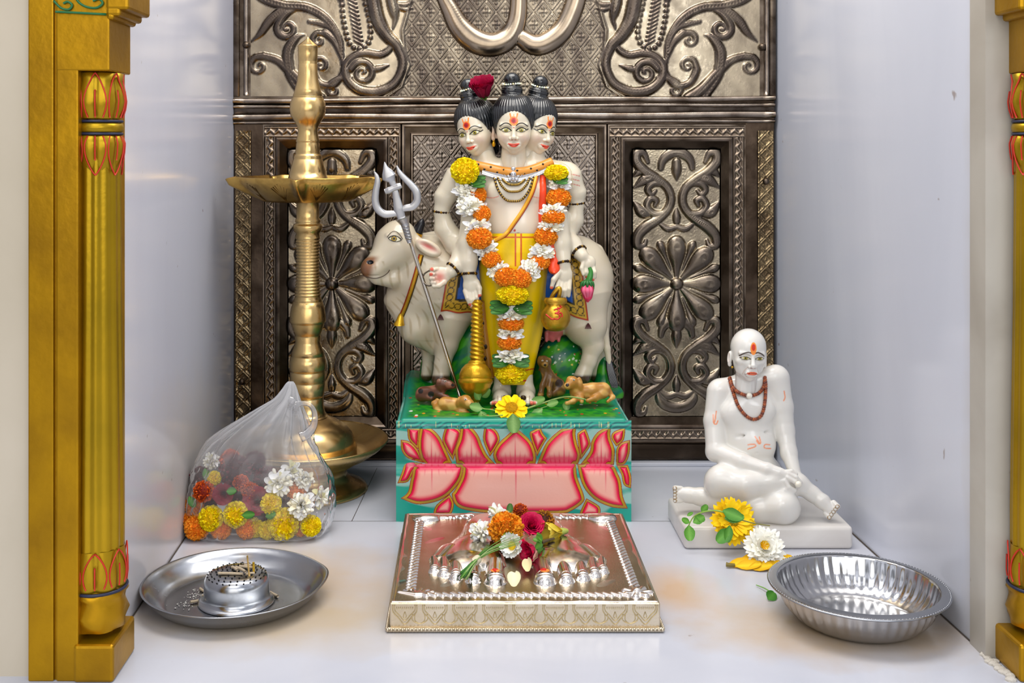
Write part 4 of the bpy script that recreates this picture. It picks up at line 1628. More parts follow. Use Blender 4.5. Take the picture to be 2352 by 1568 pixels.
def head_frame(cx, cy, cd, yaw, roll, sc, pitch=0):
    """Returns a function from head coordinates to sculpting space."""
    a, b, p = math.radians(yaw), math.radians(roll), math.radians(pitch)
    Rx = np.array([[1, 0, 0], [0, math.cos(p), -math.sin(p)], [0, math.sin(p), math.cos(p)]])
    Ry = np.array([[math.cos(a), 0, math.sin(a)], [0, 1, 0], [-math.sin(a), 0, math.cos(a)]])
    Rz = np.array([[math.cos(b), -math.sin(b), 0], [math.sin(b), math.cos(b), 0], [0, 0, 1]])
    M = Rz @ Ry @ Rx * sc

    def fn(v):
        w = np.asarray(v, float) @ M.T
        return np.stack([cx + w[..., 0], cy - w[..., 1], cd + w[..., 2]], -1)
    return fn


D = Space(1.66)                       # the standing figure's sculpting space
ZT = 0.138                            # height of the pedestal top
deity = thing('deity_statue', 'painted marble statue of a three-headed figure before a white cow on a lotus pedestal', 'statue', (0.0622, 1.66, 0))

# ---------------- pedestal
WP = 0.160
pc = 0.0622
PFr = Space(1.54)


def px2crop(pts):
    return np.array([(880 + a * .38255, 880 + b * .38255) for a, b in pts])


UP = [[(150, 330), (145, 262), (225, 270), (215, 400), (180, 370)],
      [(1370, 330), (1385, 290), (1455, 265), (1445, 340), (1400, 380)],
      [(375, 390), (355, 330), (380, 245), (430, 260), (470, 300), (440, 400), (420, 465)],
      [(600, 340), (610, 255), (650, 262), (685, 290), (700, 340), (670, 400), (640, 440)],
      [(880, 310), (905, 280), (945, 262), (960, 300), (985, 330), (945, 400), (925, 440)],
      [(1165, 320), (1180, 290), (1215, 270), (1235, 320), (1245, 370), (1215, 420), (1185, 460)],
      [(110, 400), (105, 338), (160, 350), (210, 400), (245, 478), (150, 450)],
      [(1400, 490), (1400, 400), (1430, 355), (1483, 340), (1480, 420), (1450, 485)],
      [(255, 480), (215, 420), (210, 340), (225, 250), (290, 270), (340, 320), (370, 380), (415, 480)],
      [(1185, 485), (1240, 410), (1250, 350), (1290, 290), (1370, 248), (1365, 320), (1390, 400), (1385, 490)],
      [(440, 482), (430, 400), (455, 330), (465, 245), (520, 255), (570, 310), (595, 370), (625, 430), (672, 482)],
      [(925, 482), (950, 420), (985, 350), (1060, 280), (1110, 262), (1165, 250), (1155, 300), (1165, 360), (1185, 430), (1170, 485)],
      [(680, 484), (660, 430), (685, 370), (740, 315), (795, 275), (850, 310), (895, 360), (918, 430), (915, 484)]]
DN = [[(85, 600), (110, 540), (140, 480), (240, 478), (190, 520), (150, 590)],
      [(1400, 490), (1470, 490), (1490, 560), (1488, 630), (1445, 610), (1430, 550)],
      [(300, 790), (320, 730), (400, 665), (425, 720), (410, 780), (380, 790)],
      [(1180, 780), (1220, 690), (1300, 740), (1300, 800), (1190, 800)],
      [(215, 485), (170, 560), (150, 650), (105, 690), (200, 725), (300, 715), (380, 680), (440, 620), (475, 560), (490, 485)],
      [(1165, 485), (1190, 590), (1230, 660), (1290, 710), (1380, 745), (1470, 752), (1440, 680), (1430, 600), (1410, 545), (1360, 485)],
      [(480, 483), (470, 560), (430, 640), (412, 670), (440, 735), (520, 765), (700, 783), (1050, 783), (1130, 765), (1200, 715), (1205, 670), (1165, 560), (1160, 483)]]


def poly_sd(X, Y, P_):
    """Signed distance to a polygon (negative inside)."""
    d = np.full(X.shape, 1e6)
    s = np.ones(X.shape)
    n = len(P_)
    for i in range(n):
        a, b = P_[i], P_[i - 1]
        ex, ey = b[0] - a[0], b[1] - a[1]
        wx, wy = X - a[0], Y - a[1]
        t = np.clip((wx * ex + wy * ey) / max(ex * ex + ey * ey, 1e-9), 0, 1)
        d = np.minimum(d, (wx - ex * t) ** 2 + (wy - ey * t) ** 2)
        c1, c2, c3 = Y >= a[1], Y < b[1], ex * wy > ey * wx
        s = np.where((c1 & c2 & c3) | (~c1 & ~c2 & ~c3), -s, s)
    return s * np.sqrt(d)


fx0, fx1 = VX + (pc - WP) * F / 1.54, VX + (pc + WP) * F / 1.54
fy0, fy1 = VY + (H - ZT) * F / 1.54, VY + H * F / 1.54
ys = np.concatenate([np.linspace(fy0, fy1, 420)])
xs = np.linspace(fx0, fx1, 900)
X, Y = np.meshgrid(xs, ys, indexing='ij')
n1 = np.sin(X * .021 + 1.3) + np.sin(Y * .13 + X * .013) + np.sin(X * .05 - Y * .06)
col = mixc(np.broadcast_to(lin('#93bdb2'), X.shape + (3,)), np.broadcast_to(lin('#0f9a86'), X.shape + (3,)), sstep(-.4, .5, n1 + 2.0 * sstep(995, 970, Y) - 1.3 * sstep(1080, 1010, Y) + .9 * sstep(1150, 1180, Y)))
hh = -9.0 * np.exp(-((Y - 1063) / 16.0) ** 2) - 4.0 * sstep(fy0 + 14, fy0, Y) * 0
fol = 14.0 * sstep(fy0 + 16, fy0, Y) ** 1.5
bul = np.zeros_like(X)
for grp, down in ((UP, False), (DN, True)):
    for p0 in grp:
        p_ = px2crop(p0)
        p_ = p_ + (p_ - p_.mean(0)) * 0.0
        # round the outline except at its tips
        q_ = []
        for i in range(len(p_)):
            e1, e2 = p_[i] - p_[i - 1], p_[(i + 1) % len(p_)] - p_[i]
            cs_ = (e1 @ e2) / (np.linalg.norm(e1) * np.linalg.norm(e2))
            q_ += [p_[i]] * (3 if cs_ < .35 else 1)
        c_ = catmull(np.array(q_), 4, True)
        keep = np.r_[True, np.linalg.norm(np.diff(c_, axis=0), axis=1) > .05]
        c_ = c_[keep]
        sd = poly_sd(X, Y, c_)
        big = (p_[:, 0].max() - p_[:, 0].min()) > 60
        gw = 7.5 if big else 5.5
        mw = 10.0 if big else 7.0
        cr_ = sstep(4, 12, np.abs(Y - 1063))          # no gilding along the crease
        sdp, sd = sd, np.where(sd < 0, sd - (1 - cr_) * 12 * sstep(14, 30, np.abs(X - p_[:, 0].min())) * sstep(14, 30, np.abs(X - p_[:, 0].max())), sd)
        ins = sd < 0
        base = mixc(np.broadcast_to(lin('#e60046'), X.shape + (3,)), np.broadcast_to(lin('#f6b3a2'), X.shape + (3,)), sstep(3.2, mw * 1.6, -(sd + gw)) ** .7)
        base = mixc(base, np.broadcast_to(lin('#f8c2b4'), X.shape + (3,)), .4 * sstep(20, 60, -sd))
        base = mixc(base, np.broadcast_to(lin('#ee3f74'), X.shape + (3,)), .7 * np.exp(-((Y - 1063) / 12) ** 2))
        gold = mixc(np.broadcast_to(lin('#c79a1c'), X.shape + (3,)), np.broadcast_to(lin('#a8861e'), X.shape + (3,)), .5 + .5 * np.sin(X * .07 + Y * .05))
        c1 = np.where((sd > -gw)[..., None], gold, base)
        c1 = np.where(((sd > -1.5) | (np.abs(sd + gw) < .9))[..., None], lin('#9a2418'), c1)
        # veins fanning from the crease
        if big:
            cxm = p_[:, 0].mean()
            x0_, x1_ = p_[:, 0].min(), p_[:, 0].max()
            for k, fr in enumerate((-.6, -.4, -.2, 0, .2, .4, .6)):
                Lv = (70 if fr == 0 else 34 - 18 * abs(fr)) * (1.4 if (x1_ - x0_) > 200 else 1)
                xv = cxm + fr * (x1_ - x0_) * .5 + fr * 14 * np.abs(Y - 1064) / 40
                m = 1.3 * np.exp(-((X - xv) / 1.5) ** 2) * (np.abs(Y - 1064) < Lv) * (1 - np.abs(Y - 1064) / (Lv + 1)) * ((Y > 1064) == down)
                c1 = mixc(c1, np.broadcast_to(lin('#e8385e'), X.shape + (3,)), np.clip(m, 0, .9) * (sd < -gw - 3))
        col = np.where((sdp < 0)[..., None], c1, col)
        bul = np.where(ins, 5.0 * sstep(0, 14, -sdp) + (1.0 if big else 0), bul)
hh = hh + bul - fol
# gold flecks along the top edge
fl = (sstep(.965, .985, rng.random(X.shape[0])[:, None] * np.ones_like(X)) * (Y < fy0 + 17) * (Y > fy0 + 8 + 6 * np.sin(X * .3)))
col = np.where((Y < fy0 + 20)[..., None], mixc(np.broadcast_to(lin('#0f8f7c'), X.shape + (3,)), np.broadcast_to(lin('#0a5a5c'), X.shape + (3,)), .5 + .5 * np.sin(X * .21 + 2 * np.sin(X * .13) + Y * .6)), col)
col = np.where(fl[..., None] > .5, lin('#e8cf6a'), col)
vw = PFr.w(np.stack([X, Y, hh], -1))
# true box height all along
part('lotus_front', Geo().add(vw.reshape(-1, 3), grid_faces(len(xs), len(ys), flip=True), col.reshape(-1, 3)), M_paint, deity)
M_teal = mat('teal_paint', '#3f9c8c', .3, coat=.3, tint=(14, '#9fc4b8', .8, .4, .6))
part('pedestal', Geo().add(*box((pc - WP + .0006, 1.5465, 0), (pc + WP - .0006, 1.806, ZT - .004), .002)), M_teal, deity)


def mound(xp, Yw):
    """Ground height over the pedestal top; xp world x, Yw world y."""
    t = sstep(1.685, 1.76, Yw)
    return ZT + .016 * t * (0.75 + .25 * np.sin(xp * 45))


gx = np.linspace(pc - WP, pc + WP, 300)
gy = np.linspace(1.5455, 1.806, 230)
GX, GY = np.meshgrid(gx, gy, indexing='ij')
GZ = mound(GX, GY)
ex = np.minimum(GX - gx[0], gx[-1] - GX)
GZ = GZ - .007 * sstep(.010, 0, ex) ** 1.5 - .005 * sstep(.006, 0, GY - gy[0]) ** 2
nz = sum(np.sin(GX * a + GY * b + c_) for a, b, c_ in ((210, 90, 0), (-130, 260, 1), (340, -200, 2), (90, 420, 4), (500, 300, .4))) / 5
gc = mixc(np.broadcast_to(lin('#0f7a2c'), GX.shape + (3,)), np.broadcast_to(lin('#2f9a1e'), GX.shape + (3,)), sstep(-.3, .4, nz))
gc = mixc(gc, np.broadcast_to(lin('#0b4a3a'), GX.shape + (3,)), .7 * sstep(.25, .6, np.sin(GX * 900 + 5 * np.sin(GY * 300)) * nz))
gc = mixc(gc, np.broadcast_to(lin('#0c8f74'), GX.shape + (3,)), np.maximum(sstep(.022, .006, ex), sstep(.020, .006, GY - gy[0])))
for i in range(70):
    ax_, ay_ = rng.uniform(pc - WP + .01, pc + WP - .01), rng.uniform(1.56, 1.70)
    d_ = np.hypot(GX - ax_, (GY - ay_) / 1.6)
    gc = np.where((d_ < rng.uniform(.0012, .0026))[..., None], lin(['#e8542a', '#f2f0ea', '#d8a020', '#c83a1e'][i % 4]), gc)
part('painted_lawn', Geo().add(np.stack([GX, GY, GZ], -1).reshape(-1, 3), grid_faces(300, 230), gc.reshape(-1, 3)), M_paint, deity)

# ---------------- the cow
C = SDF((800, 470, -230), (1450, 930, 40), 1.8)
cd = -88
C.ell((1000, 660, cd), (95, 105, 74), 10)
C.rc((1010, 655, cd), (1310, 645, cd), 92, 92, 30)
C.ell((1320, 640, cd), (82, 98, 72), 30)
C.ell((1010, 570, cd), (50, 40, 30), 40)                       # hump
C.rc((985, 640, cd + 8), (935, 590, cd + 30), 84, 56, 40)      # neck
C.rc((900, 690, cd + 28), (955, 755, cd + 22), 18, 30, 40)     # dewlap
C.rc((955, 755, cd + 22), (1000, 790, cd + 10), 30, 26, 30)
C.ell((912, 562, -30), (52, 52, 46), 14)
C.rc((905, 570, -22), (862, 612, -6), 44, 27, 16)
C.ell((852, 617, -4), (24, 23, 24), 10)
C.rc((866, 640, -8), (900, 640, -25), 14, 22, 14)
C.ell((918, 528, -34), (30, 22, 32), 14)
C.rc((945, 546, -30), (975, 562, -2), 12, 10, 6)              # ear
C.ell((984, 569, 4), (33, 17, 9), 3, rot=28)
C.ell((984, 568, 13), (25, 9, 6), 4, 'sub', rot=28)
C.ell((850, 602, 17), (7, 5, 7), 4, 'sub')
C.rc((836, 634, 14), (880, 634, 14), 2.2, 1.2, 4, 'sub')       # mouth
C.rc((880, 634, 14), (893, 624, 10), 1.2, 1.0, 4, 'sub')
C.ell((907, 549, 4), (16, 10, 12), 4)                             # eye
C.rc((890, 540, 10), (922, 536, 6), 4, 4, 6)
# legs
C.ch([(1030, 735, cd + 26, 52), (1025, 790, cd + 30, 27), (1016, 838, cd + 30, 18), (1014, 860, cd + 30, 18), (1013, 872, cd + 32, 22)], 9)
C.ch([(1000, 735, cd - 34, 46), (986, 800, cd - 36, 18), (982, 846, cd - 36, 12), (980, 862, cd - 36, 14)], 8)
C.ch([(1330, 690, cd + 22, 74), (1345, 745, cd + 26, 50), (1362, 792, cd + 24, 24), (1352, 830, cd + 26, 17), (1341, 856, cd + 28, 17), (1336, 868, cd + 30, 20)], 9)
C.ch([(1350, 700, cd - 40, 60), (1372, 790, cd - 44, 26), (1376, 850, cd - 44, 18), (1374, 862, cd - 42, 20)], 14)
# tail
C.ch([(1372, 575, cd, 14), (1390, 625, cd + 4, 10), (1391, 700, cd + 6, 9), (1389, 760, cd + 4, 8), (1394, 800, cd, 8), (1400, 838, cd - 4, 6)], 5)
C.rc((1280, 752, cd + 20), (1268, 772, cd + 20), 24, 12, 10)
for x in (1256, 1270, 1284):
    C.rc((x, 765, cd + 22), (x - 1, 782, cd + 24), 6, 4, 4)
cv, cq = C.mesh(flip=True)
x, y, z = cv.T
cc = np.repeat(lin('#d6cab2')[None], len(cv), 0)


def cblend(c, colr, m):
    return mixc(c, np.broadcast_to(lin(colr), c.shape), np.clip(m, 0, 1))


grain = np.sin((x - y * .55) * .30 + np.sin(y * .05) * 3) * np.sin(x * .031 + y * .047)
cc = cblend(cc, '#a68f68', .55 * sstep(.3, .9, grain) * (x < 1010) * (y > 600))
cc = cblend(cc, '#b09c7c', .45 * sstep(.2, 1, np.sin(x * .02 + y * .013) * np.sin(y * .03)))
cc = cblend(cc, '#8a5a38', sstep(868, 848, x + (y - 615) * .35) * sstep(642, 634, y) * sstep(584, 594, y) * .95)
cc = cblend(cc, '#5a3a26', .6 * sstep(846, 830, x) * (y < 640) * (y > 596))
cc = cblend(cc, '#16181c', (np.hypot((x - 850) / 8, (y - 602) / 5) < 1) * (z > 0))
cc = cblend(cc, '#d2605a', .95 * np.exp(-((((x - 984) * .88 + (y - 566) * .47) / 20) ** 2 + ((-(x - 984) * .47 + (y - 566) * .88) / 5.5) ** 2)) * (z > -45))
cc = cblend(cc, '#d06a6a', (y > 755) * (np.abs(x - 1268) < 26) * (z > cd) * sstep(750, 765, y))
# hooves
cc = cblend(cc, '#4a3420', sstep(858, 866, y))
cow = part('cow', Geo().add(D.w(cv), cq, cc), M_marble, deity)
qc = depth_map([cv], 800, 1450, 470, 930)
# eye, mouth line
g = Geo()
eu = np.linspace(-1, 1, 17)
ex_ = 907 + 15 * eu
for lab_, ys_ in (('t', 549 + 1.8 * eu - 7.6 * (1 - eu ** 2)), ('b', 549 + 1.8 * eu + 5.6 * (1 - eu ** 2))):
    g.add(*tube(D.w(drape(qc, np.column_stack([ex_, ys_]), .4, 3)), (1.35 if lab_ == 't' else .8) * D.s, 6), c=BLACK)
g.add(*tube(D.w(drape(qc, np.column_stack([907 + 18 * eu, 547 + 2 * eu - 16 * (1 - eu ** 2)]), .2, 3)), .7 * D.s, 6), c=lin('#3a3028'))
part('eyelid_line', g, M_paint, cow)
EU, EV = np.meshgrid(np.linspace(-1, 1, 36), np.linspace(0, 1, 16), indexing='ij')
EX = 907 + 15 * EU
EY = 549 + 1.8 * EU + (1 - EU ** 2) * (-7.6 + 13.2 * EV)
ED = np.array([[qc(a, b, 1) for a, b in zip(ra, rb)] for ra, rb in zip(EX, EY)])
ED = ED.max() * .15 + ED * .85 + .9
er = np.hypot(EX - 905, EY - 548)
ec = np.where((er < 6.2)[..., None], lin('#a8880a'), lin('#ddd6b4'))
ec = np.where((np.abs(er - 6.0) < .8)[..., None], lin('#4a3c10'), ec)
ec = np.where((er < 2.9)[..., None], BLACK, ec)
part('eye', Geo().add(D.w(np.stack([EX, EY, ED], -1)).reshape(-1, 3), grid_faces(36, 16, flip=True), ec.reshape(-1, 3)), M_paint, cow)
g = Geo()
g.add(*tube(D.w(drape(qc, [(830, 632), (845, 637), (862, 639), (878, 635), (890, 627), (895, 620)], .1)), .9 * D.s, 6), c=lin('#4a382c'))
part('mouth_line', g, M_paint, cow)
# horn
g = Geo()
p_ = catmull([(952, 548, -38), (960, 530, -36), (967, 514, -34), (971, 502, -33)], 6)
g.add(*tube(D.w(p_), np.interp(np.linspace(0, 1, len(p_)), [0, .35, .75, 1], [14, 13, 8.5, 2]) * D.s, 14), c=BLACK * .6 + lin('#0b1322') * .4)
horn = part('horn', g, M_paint, cow)
g = Geo()
g.add(*tube(D.w(p_[:6] + np.array([0, 0, .6])), np.array([15.0, 15, 14.8, 14.5, 14.2, 13.9]) * D.s, 14, cap=False), c=lin('#d8a424'))
part('horn_cap', g, M_goldp, cow)
# tail tuft
g = Geo()
for k in range(9):
    o = (k - 4) * 1.6
    c_ = catmull([(1398 + o * .6, 828, cd - 3), (1402 + o, 850, cd + 2), (1408 + o * 1.2, 874, cd + 8), (1412 + o, 890, cd + 14)], 5)
    g.add(*tube(D.w(c_), np.linspace(4.2, 1.2, len(c_)) * D.s, 6))
part('tail_tuft', g, M_hair, cow)
# neck band and bell
g = Geo()
nb = drape(qc, [(968, 585), (957, 625), (945, 665), (931, 705), (921, 728)], 2.0)
g.add(*tube(D.w(nb), 4.6 * D.s, 8), c=lin('#c8962a'))
g.add(*tube(D.w(nb + np.array([-4.5, -1.5, 0])), 1.5 * D.s, 6), c=lin('#a8241c'))
g.add(*tube(D.w(nb + np.array([4.5, 1.5, 0])), 1.2 * D.s, 6), c=lin('#2a1a12'))
nbo = part('neck_band', g, M_goldp, cow)
g = Geo()
b0 = nb[-1]
g.add(*tube(D.w(np.array([b0 + (0, -8, 2), b0 + (-1, 0, 3), b0 + (-2, 8, 4), b0 + (-4, 17, 5), b0 + (-4, 19, 5)])), np.array([4, 7, 9, 13, 12]) * D.s, 14), c=lin('#e0ae2c'))
part('bell', g, M_goldp, cow)
# saddle cloth laid over the back
cx0, cx1 = 1012, 1352
U, V = np.meshgrid(np.linspace(0, 1, 150), np.linspace(0, 1, 80), indexing='ij')
bot = 722 + 6 * np.cos((U - .5) * 2 * PI) + 22 * np.exp(-((U - 1) / .10) ** 2) - 2 * np.sin(U * 40)
topy = 556 - 12 * np.sin(U * PI)
XX = (cx0 + 28 * (1 - V)) * (1 - U) + (cx1 - 22 * (1 - V)) * U
YY = topy + (bot - topy) * V
DD = np.array([[qc(a, b, 1) for a, b in zip(ra, rb)] for ra, rb in zip(XX, YY)])
# cloth must clear the body yet stay a clean sheet
yc = (YY - 648) / 96
DD = np.maximum(DD, cd + 92 * np.sqrt(np.clip(1 - yc ** 2, 0.02, 1))) + 3.0
sx, sy = XX - cx0, YY
eb = np.minimum.reduce([(XX - ((cx0 + 28 * (1 - V)))), ((cx1 - 22 * (1 - V)) - XX), bot - YY])
blue = lin('#1d57b0')
kc = np.where((eb > 30)[..., None], blue, lin('#c39a30'))
kc = np.where((np.abs(eb - 30) < 2.5)[..., None], lin('#1a140c'), kc)
kc = np.where((eb < 2.5)[..., None], lin('#a8301c'), kc)
loop_ = np.abs(np.hypot(((U * 340) % 15) - 7.5, eb - 15) - 7)
loop2 = np.abs(np.hypot(((YY) % 15) - 7.5, eb - 15) - 7)
useU = (bot - YY) <= np.minimum(XX - (cx0 + 28 * (1 - V)), (cx1 - 22 * (1 - V)) - XX)
kc = np.where(((np.where(useU, loop_, loop2) < 1.0) & (eb < 28) & (eb > 4))[..., None], lin('#2e2412'), kc)
part('saddle_cloth', Geo().add(D.w(np.stack([XX, YY, DD], -1)).reshape(-1, 3), grid_faces(150, 80, flip=True), kc.reshape(-1, 3)), M_paint, cow)
# tassels on two corners, cord on the rump
for (a, b) in ((1012, 722), (1351, 742)):
    g = Geo()
    for k in range(5):
        c_ = np.array([(a, b, qc(a, b) + 5), (a + (k - 2) * 2, b + 6, qc(a, b) + 6), (a + (k - 2) * 3.4, b + 13, qc(a, b) + 6)])
        g.add(*tube(D.w(c_), 1.2 * D.s, 5), c=lin('#4a1a1e'))
    part('cloth_tassel', g, M_paint, cow)

# green supporting rocks between the legs
G = SDF((940, 690, -200), (1440, 930, 60), 2.2)
G.ell((1085, 850, -104), (62, 118, 52), 10)
G.ell((1288, 866, -100), (62, 96, 44), 14)
G.ell((990, 870, -150), (26, 82, 22), 10)
G.ell((1388, 880, -120), (22, 62, 24), 10)
G.rc((960, 905, -110), (1415, 905, -110), 18, 18, 24)
G.cut_below(1, 915, False)
gv, gq = G.mesh(flip=True)
x, y, z = gv.T
n_ = np.sin(x * .11 + 2 * np.sin(y * .07)) + np.sin(y * .15 + x * .05) + np.sin(x * .4 + y * .33) * .4
gcol = mixc(np.broadcast_to(lin('#0c6e34'), gv.shape), np.broadcast_to(lin('#3f9a1c'), gv.shape), sstep(-.8, 1.2, n_))
gcol = mixc(gcol, np.broadcast_to(lin('#0d5f50'), gv.shape), .7 * sstep(.4, 1.3, np.sin(x * .06 + y * .2) - n_ * .3))
for i in range(40):
    a, b = rng.uniform(1230, 1340), rng.uniform(790, 870)
    gcol = np.where((np.hypot(x - a, y - b) < rng.uniform(1.2, 2.8))[:, None], lin(['#c8301e', '#f0f0ea', '#e8d060', '#d8e8d0'][i % 4]), gcol)
part('green_mound', Geo().add(D.w(gv), gq, gcol), M_paint, deity)

# ---------------- the standing figure
B = SDF((985, 335, -75), (1385, 945, 105), 1.5)
B.ell((1183, 455, -4), (88, 78, 46), 8)
B.ell((1188, 525, 0), (68, 58, 47), 24)
B.ell((1188, 590, 0), (66, 60, 44), 24)
for s in (-1, 1):
    B.ell((1184 + 33 * s, 438, 30), (30, 24, 14), 12)
B.rc((1180, 388, -8), (1066, 408, -14), 30, 34, 14)
B.rc((1180, 388, -8), (1300, 404, -14), 30, 34, 14)
B.rc((1180, 350, 0), (1181, 398, 2), 25, 32, 8)
B.rc((1112, 358, -14), (1122, 392, -12), 24, 27, 10)
B.rc((1228, 355, -16), (1230, 390, -12), 23, 27, 10)
B.ell((1190, 538, 47), (3, 3, 4), 2, 'sub')
# arms, picture left
B.ch([(1053, 413, -12, 35), (1022, 452, -14, 24), (1014, 486, -16, 17.5), (1022, 524, -22, 24), (1048, 560, -22, 28)], 6)
B.ch([(1052, 560, -16, 28), (1064, 580, 18, 24), (1046, 612, 40, 18), (1036, 624, 46, 14)], 8)
B.ell((1014, 632, 50), (22, 20, 9), 6)
for i, (yy, L_) in enumerate(((618, 13), (628, 15), (638, 15), (648, 12))):
    B.ch([(1004, yy, 52, 6), (1004 - L_, yy + 1, 56, 5.4), (1004 - L_ + 1, yy + 1, 64, 5), (1008 - L_ + 3, yy + 1, 67, 4.4)], 1.2)
B.ch([(1020, 648, 54, 7), (1008, 656, 62, 6), (996, 657, 66, 5)], 2)
B.ch([(1092, 500, 8, 34), (1078, 560, 30, 26), (1076, 602, 42, 20), (1077, 630, 46, 16)], 8)
B.ell((1082, 655, 48), (19, 25, 11), 7)
for i, (xx, x2, L_) in enumerate(((1069, 1079, 30), (1077, 1085, 38), (1085, 1091, 37), (1092, 1097, 28))):
    B.ch([(xx, 668, 50, 6.4), ((xx + x2) / 2, 668 + L_ * .55, 56, 5.8), (x2, 668 + L_, 54, 4.4)], 1.2)
B.ch([(1095, 648, 50, 7), (1101, 662, 56, 6), (1102, 677, 60, 4.6)], 3)
# arms, picture right
B.ch([(1306, 412, -12, 34), (1324, 442, -14, 22), (1326, 467, -16, 15.5), (1318, 505, -22, 22), (1295, 545, -24, 26)], 6)
B.ch([(1290, 540, -20, 26), (1314, 562, 4, 22), (1338, 588, 26, 15)], 8)
B.ell((1352, 606, 28), (16, 20, 10), 6, rot=20)
for i, (xx, x2, L_) in enumerate(((1342, 1348, 24), (1350, 1356, 30), (1357, 1362, 30), (1363, 1367, 24))):
    B.ch([(xx, 612 + i, 30, 5.4), ((xx + x2) / 2 + 1, 612 + L_ * .55, 36, 5), (x2, 612 + L_, 34, 4)], 1.2)
B.ch([(1340, 603, 32, 6), (1336, 616, 38, 5), (1340, 630, 40, 4)], 2.5)
B.ch([(1274, 500, 6, 34), (1288, 560, 28, 24), (1295, 606, 42, 16)], 8)
B.ell((1297, 632, 46), (18, 26, 11), 7)
for i, (xx, x2, L_) in enumerate(((1284, 1276, 26), (1292, 1286, 38), (1300, 1296, 40), (1308, 1306, 34))):
    B.ch([(xx, 645, 48, 6.2), ((xx + x2) / 2, 645 + L_ * .55, 56, 5.6), (x2, 645 + L_, 52, 4.4)], 1.2)
B.ch([(1284, 626, 52, 7), (1272, 642, 60, 6), (1267, 660, 60, 4.6)], 3)
# shins and feet
for cx_, sx_ in ((1152, -1), (1208, 1)):
    B.rc((cx_ + (2 if sx_ < 0 else -4), 840, 4), (cx_ - (1 if sx_ > 0 else -1), 895, 12), 19, 19, 6)
    B.ch([(cx_, 902, 14, 22), (cx_ + 2 * sx_, 915, 46, 17), (cx_ + 4 * sx_, 922, 66, 12)], 9)
    for i in range(5):
        xx = cx_ + 4 * sx_ + (i - 2) * 9.2
        big = (i == 4 and sx_ < 0) or (i == 0 and sx_ > 0)
        B.ch([(xx * .6 + cx_ * .4, 922, 66, 6), (xx, 926, 82 + (4 if big else -2 * abs(i - 2) * .5), 7 if big else 5)], 2.5)
B.cut_below(1, 935, False)
bv, bq = B.mesh(flip=True)
x, y, z = bv.T
bc = np.repeat(SKIN[None], len(bv), 0)
bc = cblend(bc, '#ead9c6', .5 * np.exp(-(((x - 1188) / 60) ** 2 + ((y - 490) / 50) ** 2)) * (z > 0))
bc = cblend(bc, '#e0a590', .35 * np.exp(-(((x - 1245) / 18) ** 2 + ((y - 470) / 50) ** 2)) * (z > 10))
for (a, b, r_) in ((1128, 448, 26), (1240, 448, 26)):
    dd = np.abs(np.hypot(x - a, (y - b + 10) * 1.6) - r_)
    bc = cblend(bc, '#d87a66', .8 * (dd < 1.6) * (y > b) * (z > 15) * (np.abs(x - a) < 18))
bc = cblend(bc, '#b8403a', (np.hypot(x - 1182, y - 529) < 2.8) * (z > 20))
# henna-red palm, fingertips and toenails
bc = cblend(bc, '#d8584e', .75 * np.exp(-(((x - 1010) / 12) ** 2 + ((y - 636) / 12) ** 2)) * (z > 48))
for (a, b) in ((1079, 700), (1086, 707), (1092, 706), (1097, 697), (1102, 679), (1276, 672), (1267, 661), (1348, 637), (1356, 643), (1362, 643), (992, 618), (990, 630)):
    bc = cblend(bc, '#e0523a', .9 * (np.hypot(x - a, y - b) < 4.2) * (z > 20))
bc = cblend(bc, '#e0523a', .9 * sstep(78, 84, z) * (y > 918) * ((np.abs(x - 1136) < 7) | (np.abs(x - 1224) < 7)))
for cx_, sx_ in ((1152, -1), (1208, 1)):
    for k in range(4):
        bc = cblend(bc, '#6a4a3c', .7 * (np.abs(x - (cx_ + 4 * sx_ + (k - 1.5) * 9.2)) < .9) * (z > 58) * (y > 908))
for k in range(3):
    bc = cblend(bc, '#c8584a', .7 * (np.abs(y - 402 - k * 11 - (x - 1322) * .25) < 1.2) * (np.abs(x - 1322) < 10) * (z > -5))

HT = head_template('young')
hv, hq, hc = HT
HEADS = [('centre', head_frame(1180, 299, 12, 0, 0, 1.0)),
         ('left', head_frame(1096, 304, -14, -27, 11, .95)),
         ('right', head_frame(1228, 299, -18, 42, -11, .95))]
g = Geo()
g.add(D.w(bv), bq, bc)
for nm, fn in HEADS:
    g.add(D.w(fn(hv)), hq, hc)
fig = part('figure', g, M_marble, deity)

# hair: cap, bun, band of pearls
HS = SDF((-66, -60, -70), (66, 130, 66), 1.1)
HS.ell((0, 30, -7), (52.5, 58, 57), 2)
HS.rc((0, -10, -30), (0, -40, -36), 38, 30, 14)
HS.ell((0, -5, 66), (48, 49, 80), 2.5, 'sub')
HS.ell((0, -62, 12), (60, 56, 62), 3, 'sub')
HS.ell((-4, 92, -8), (25, 17, 25), 5)
HS.tor((-4, 82, -8), 20, 5, 1, 2)
tv, tq = HS.mesh()
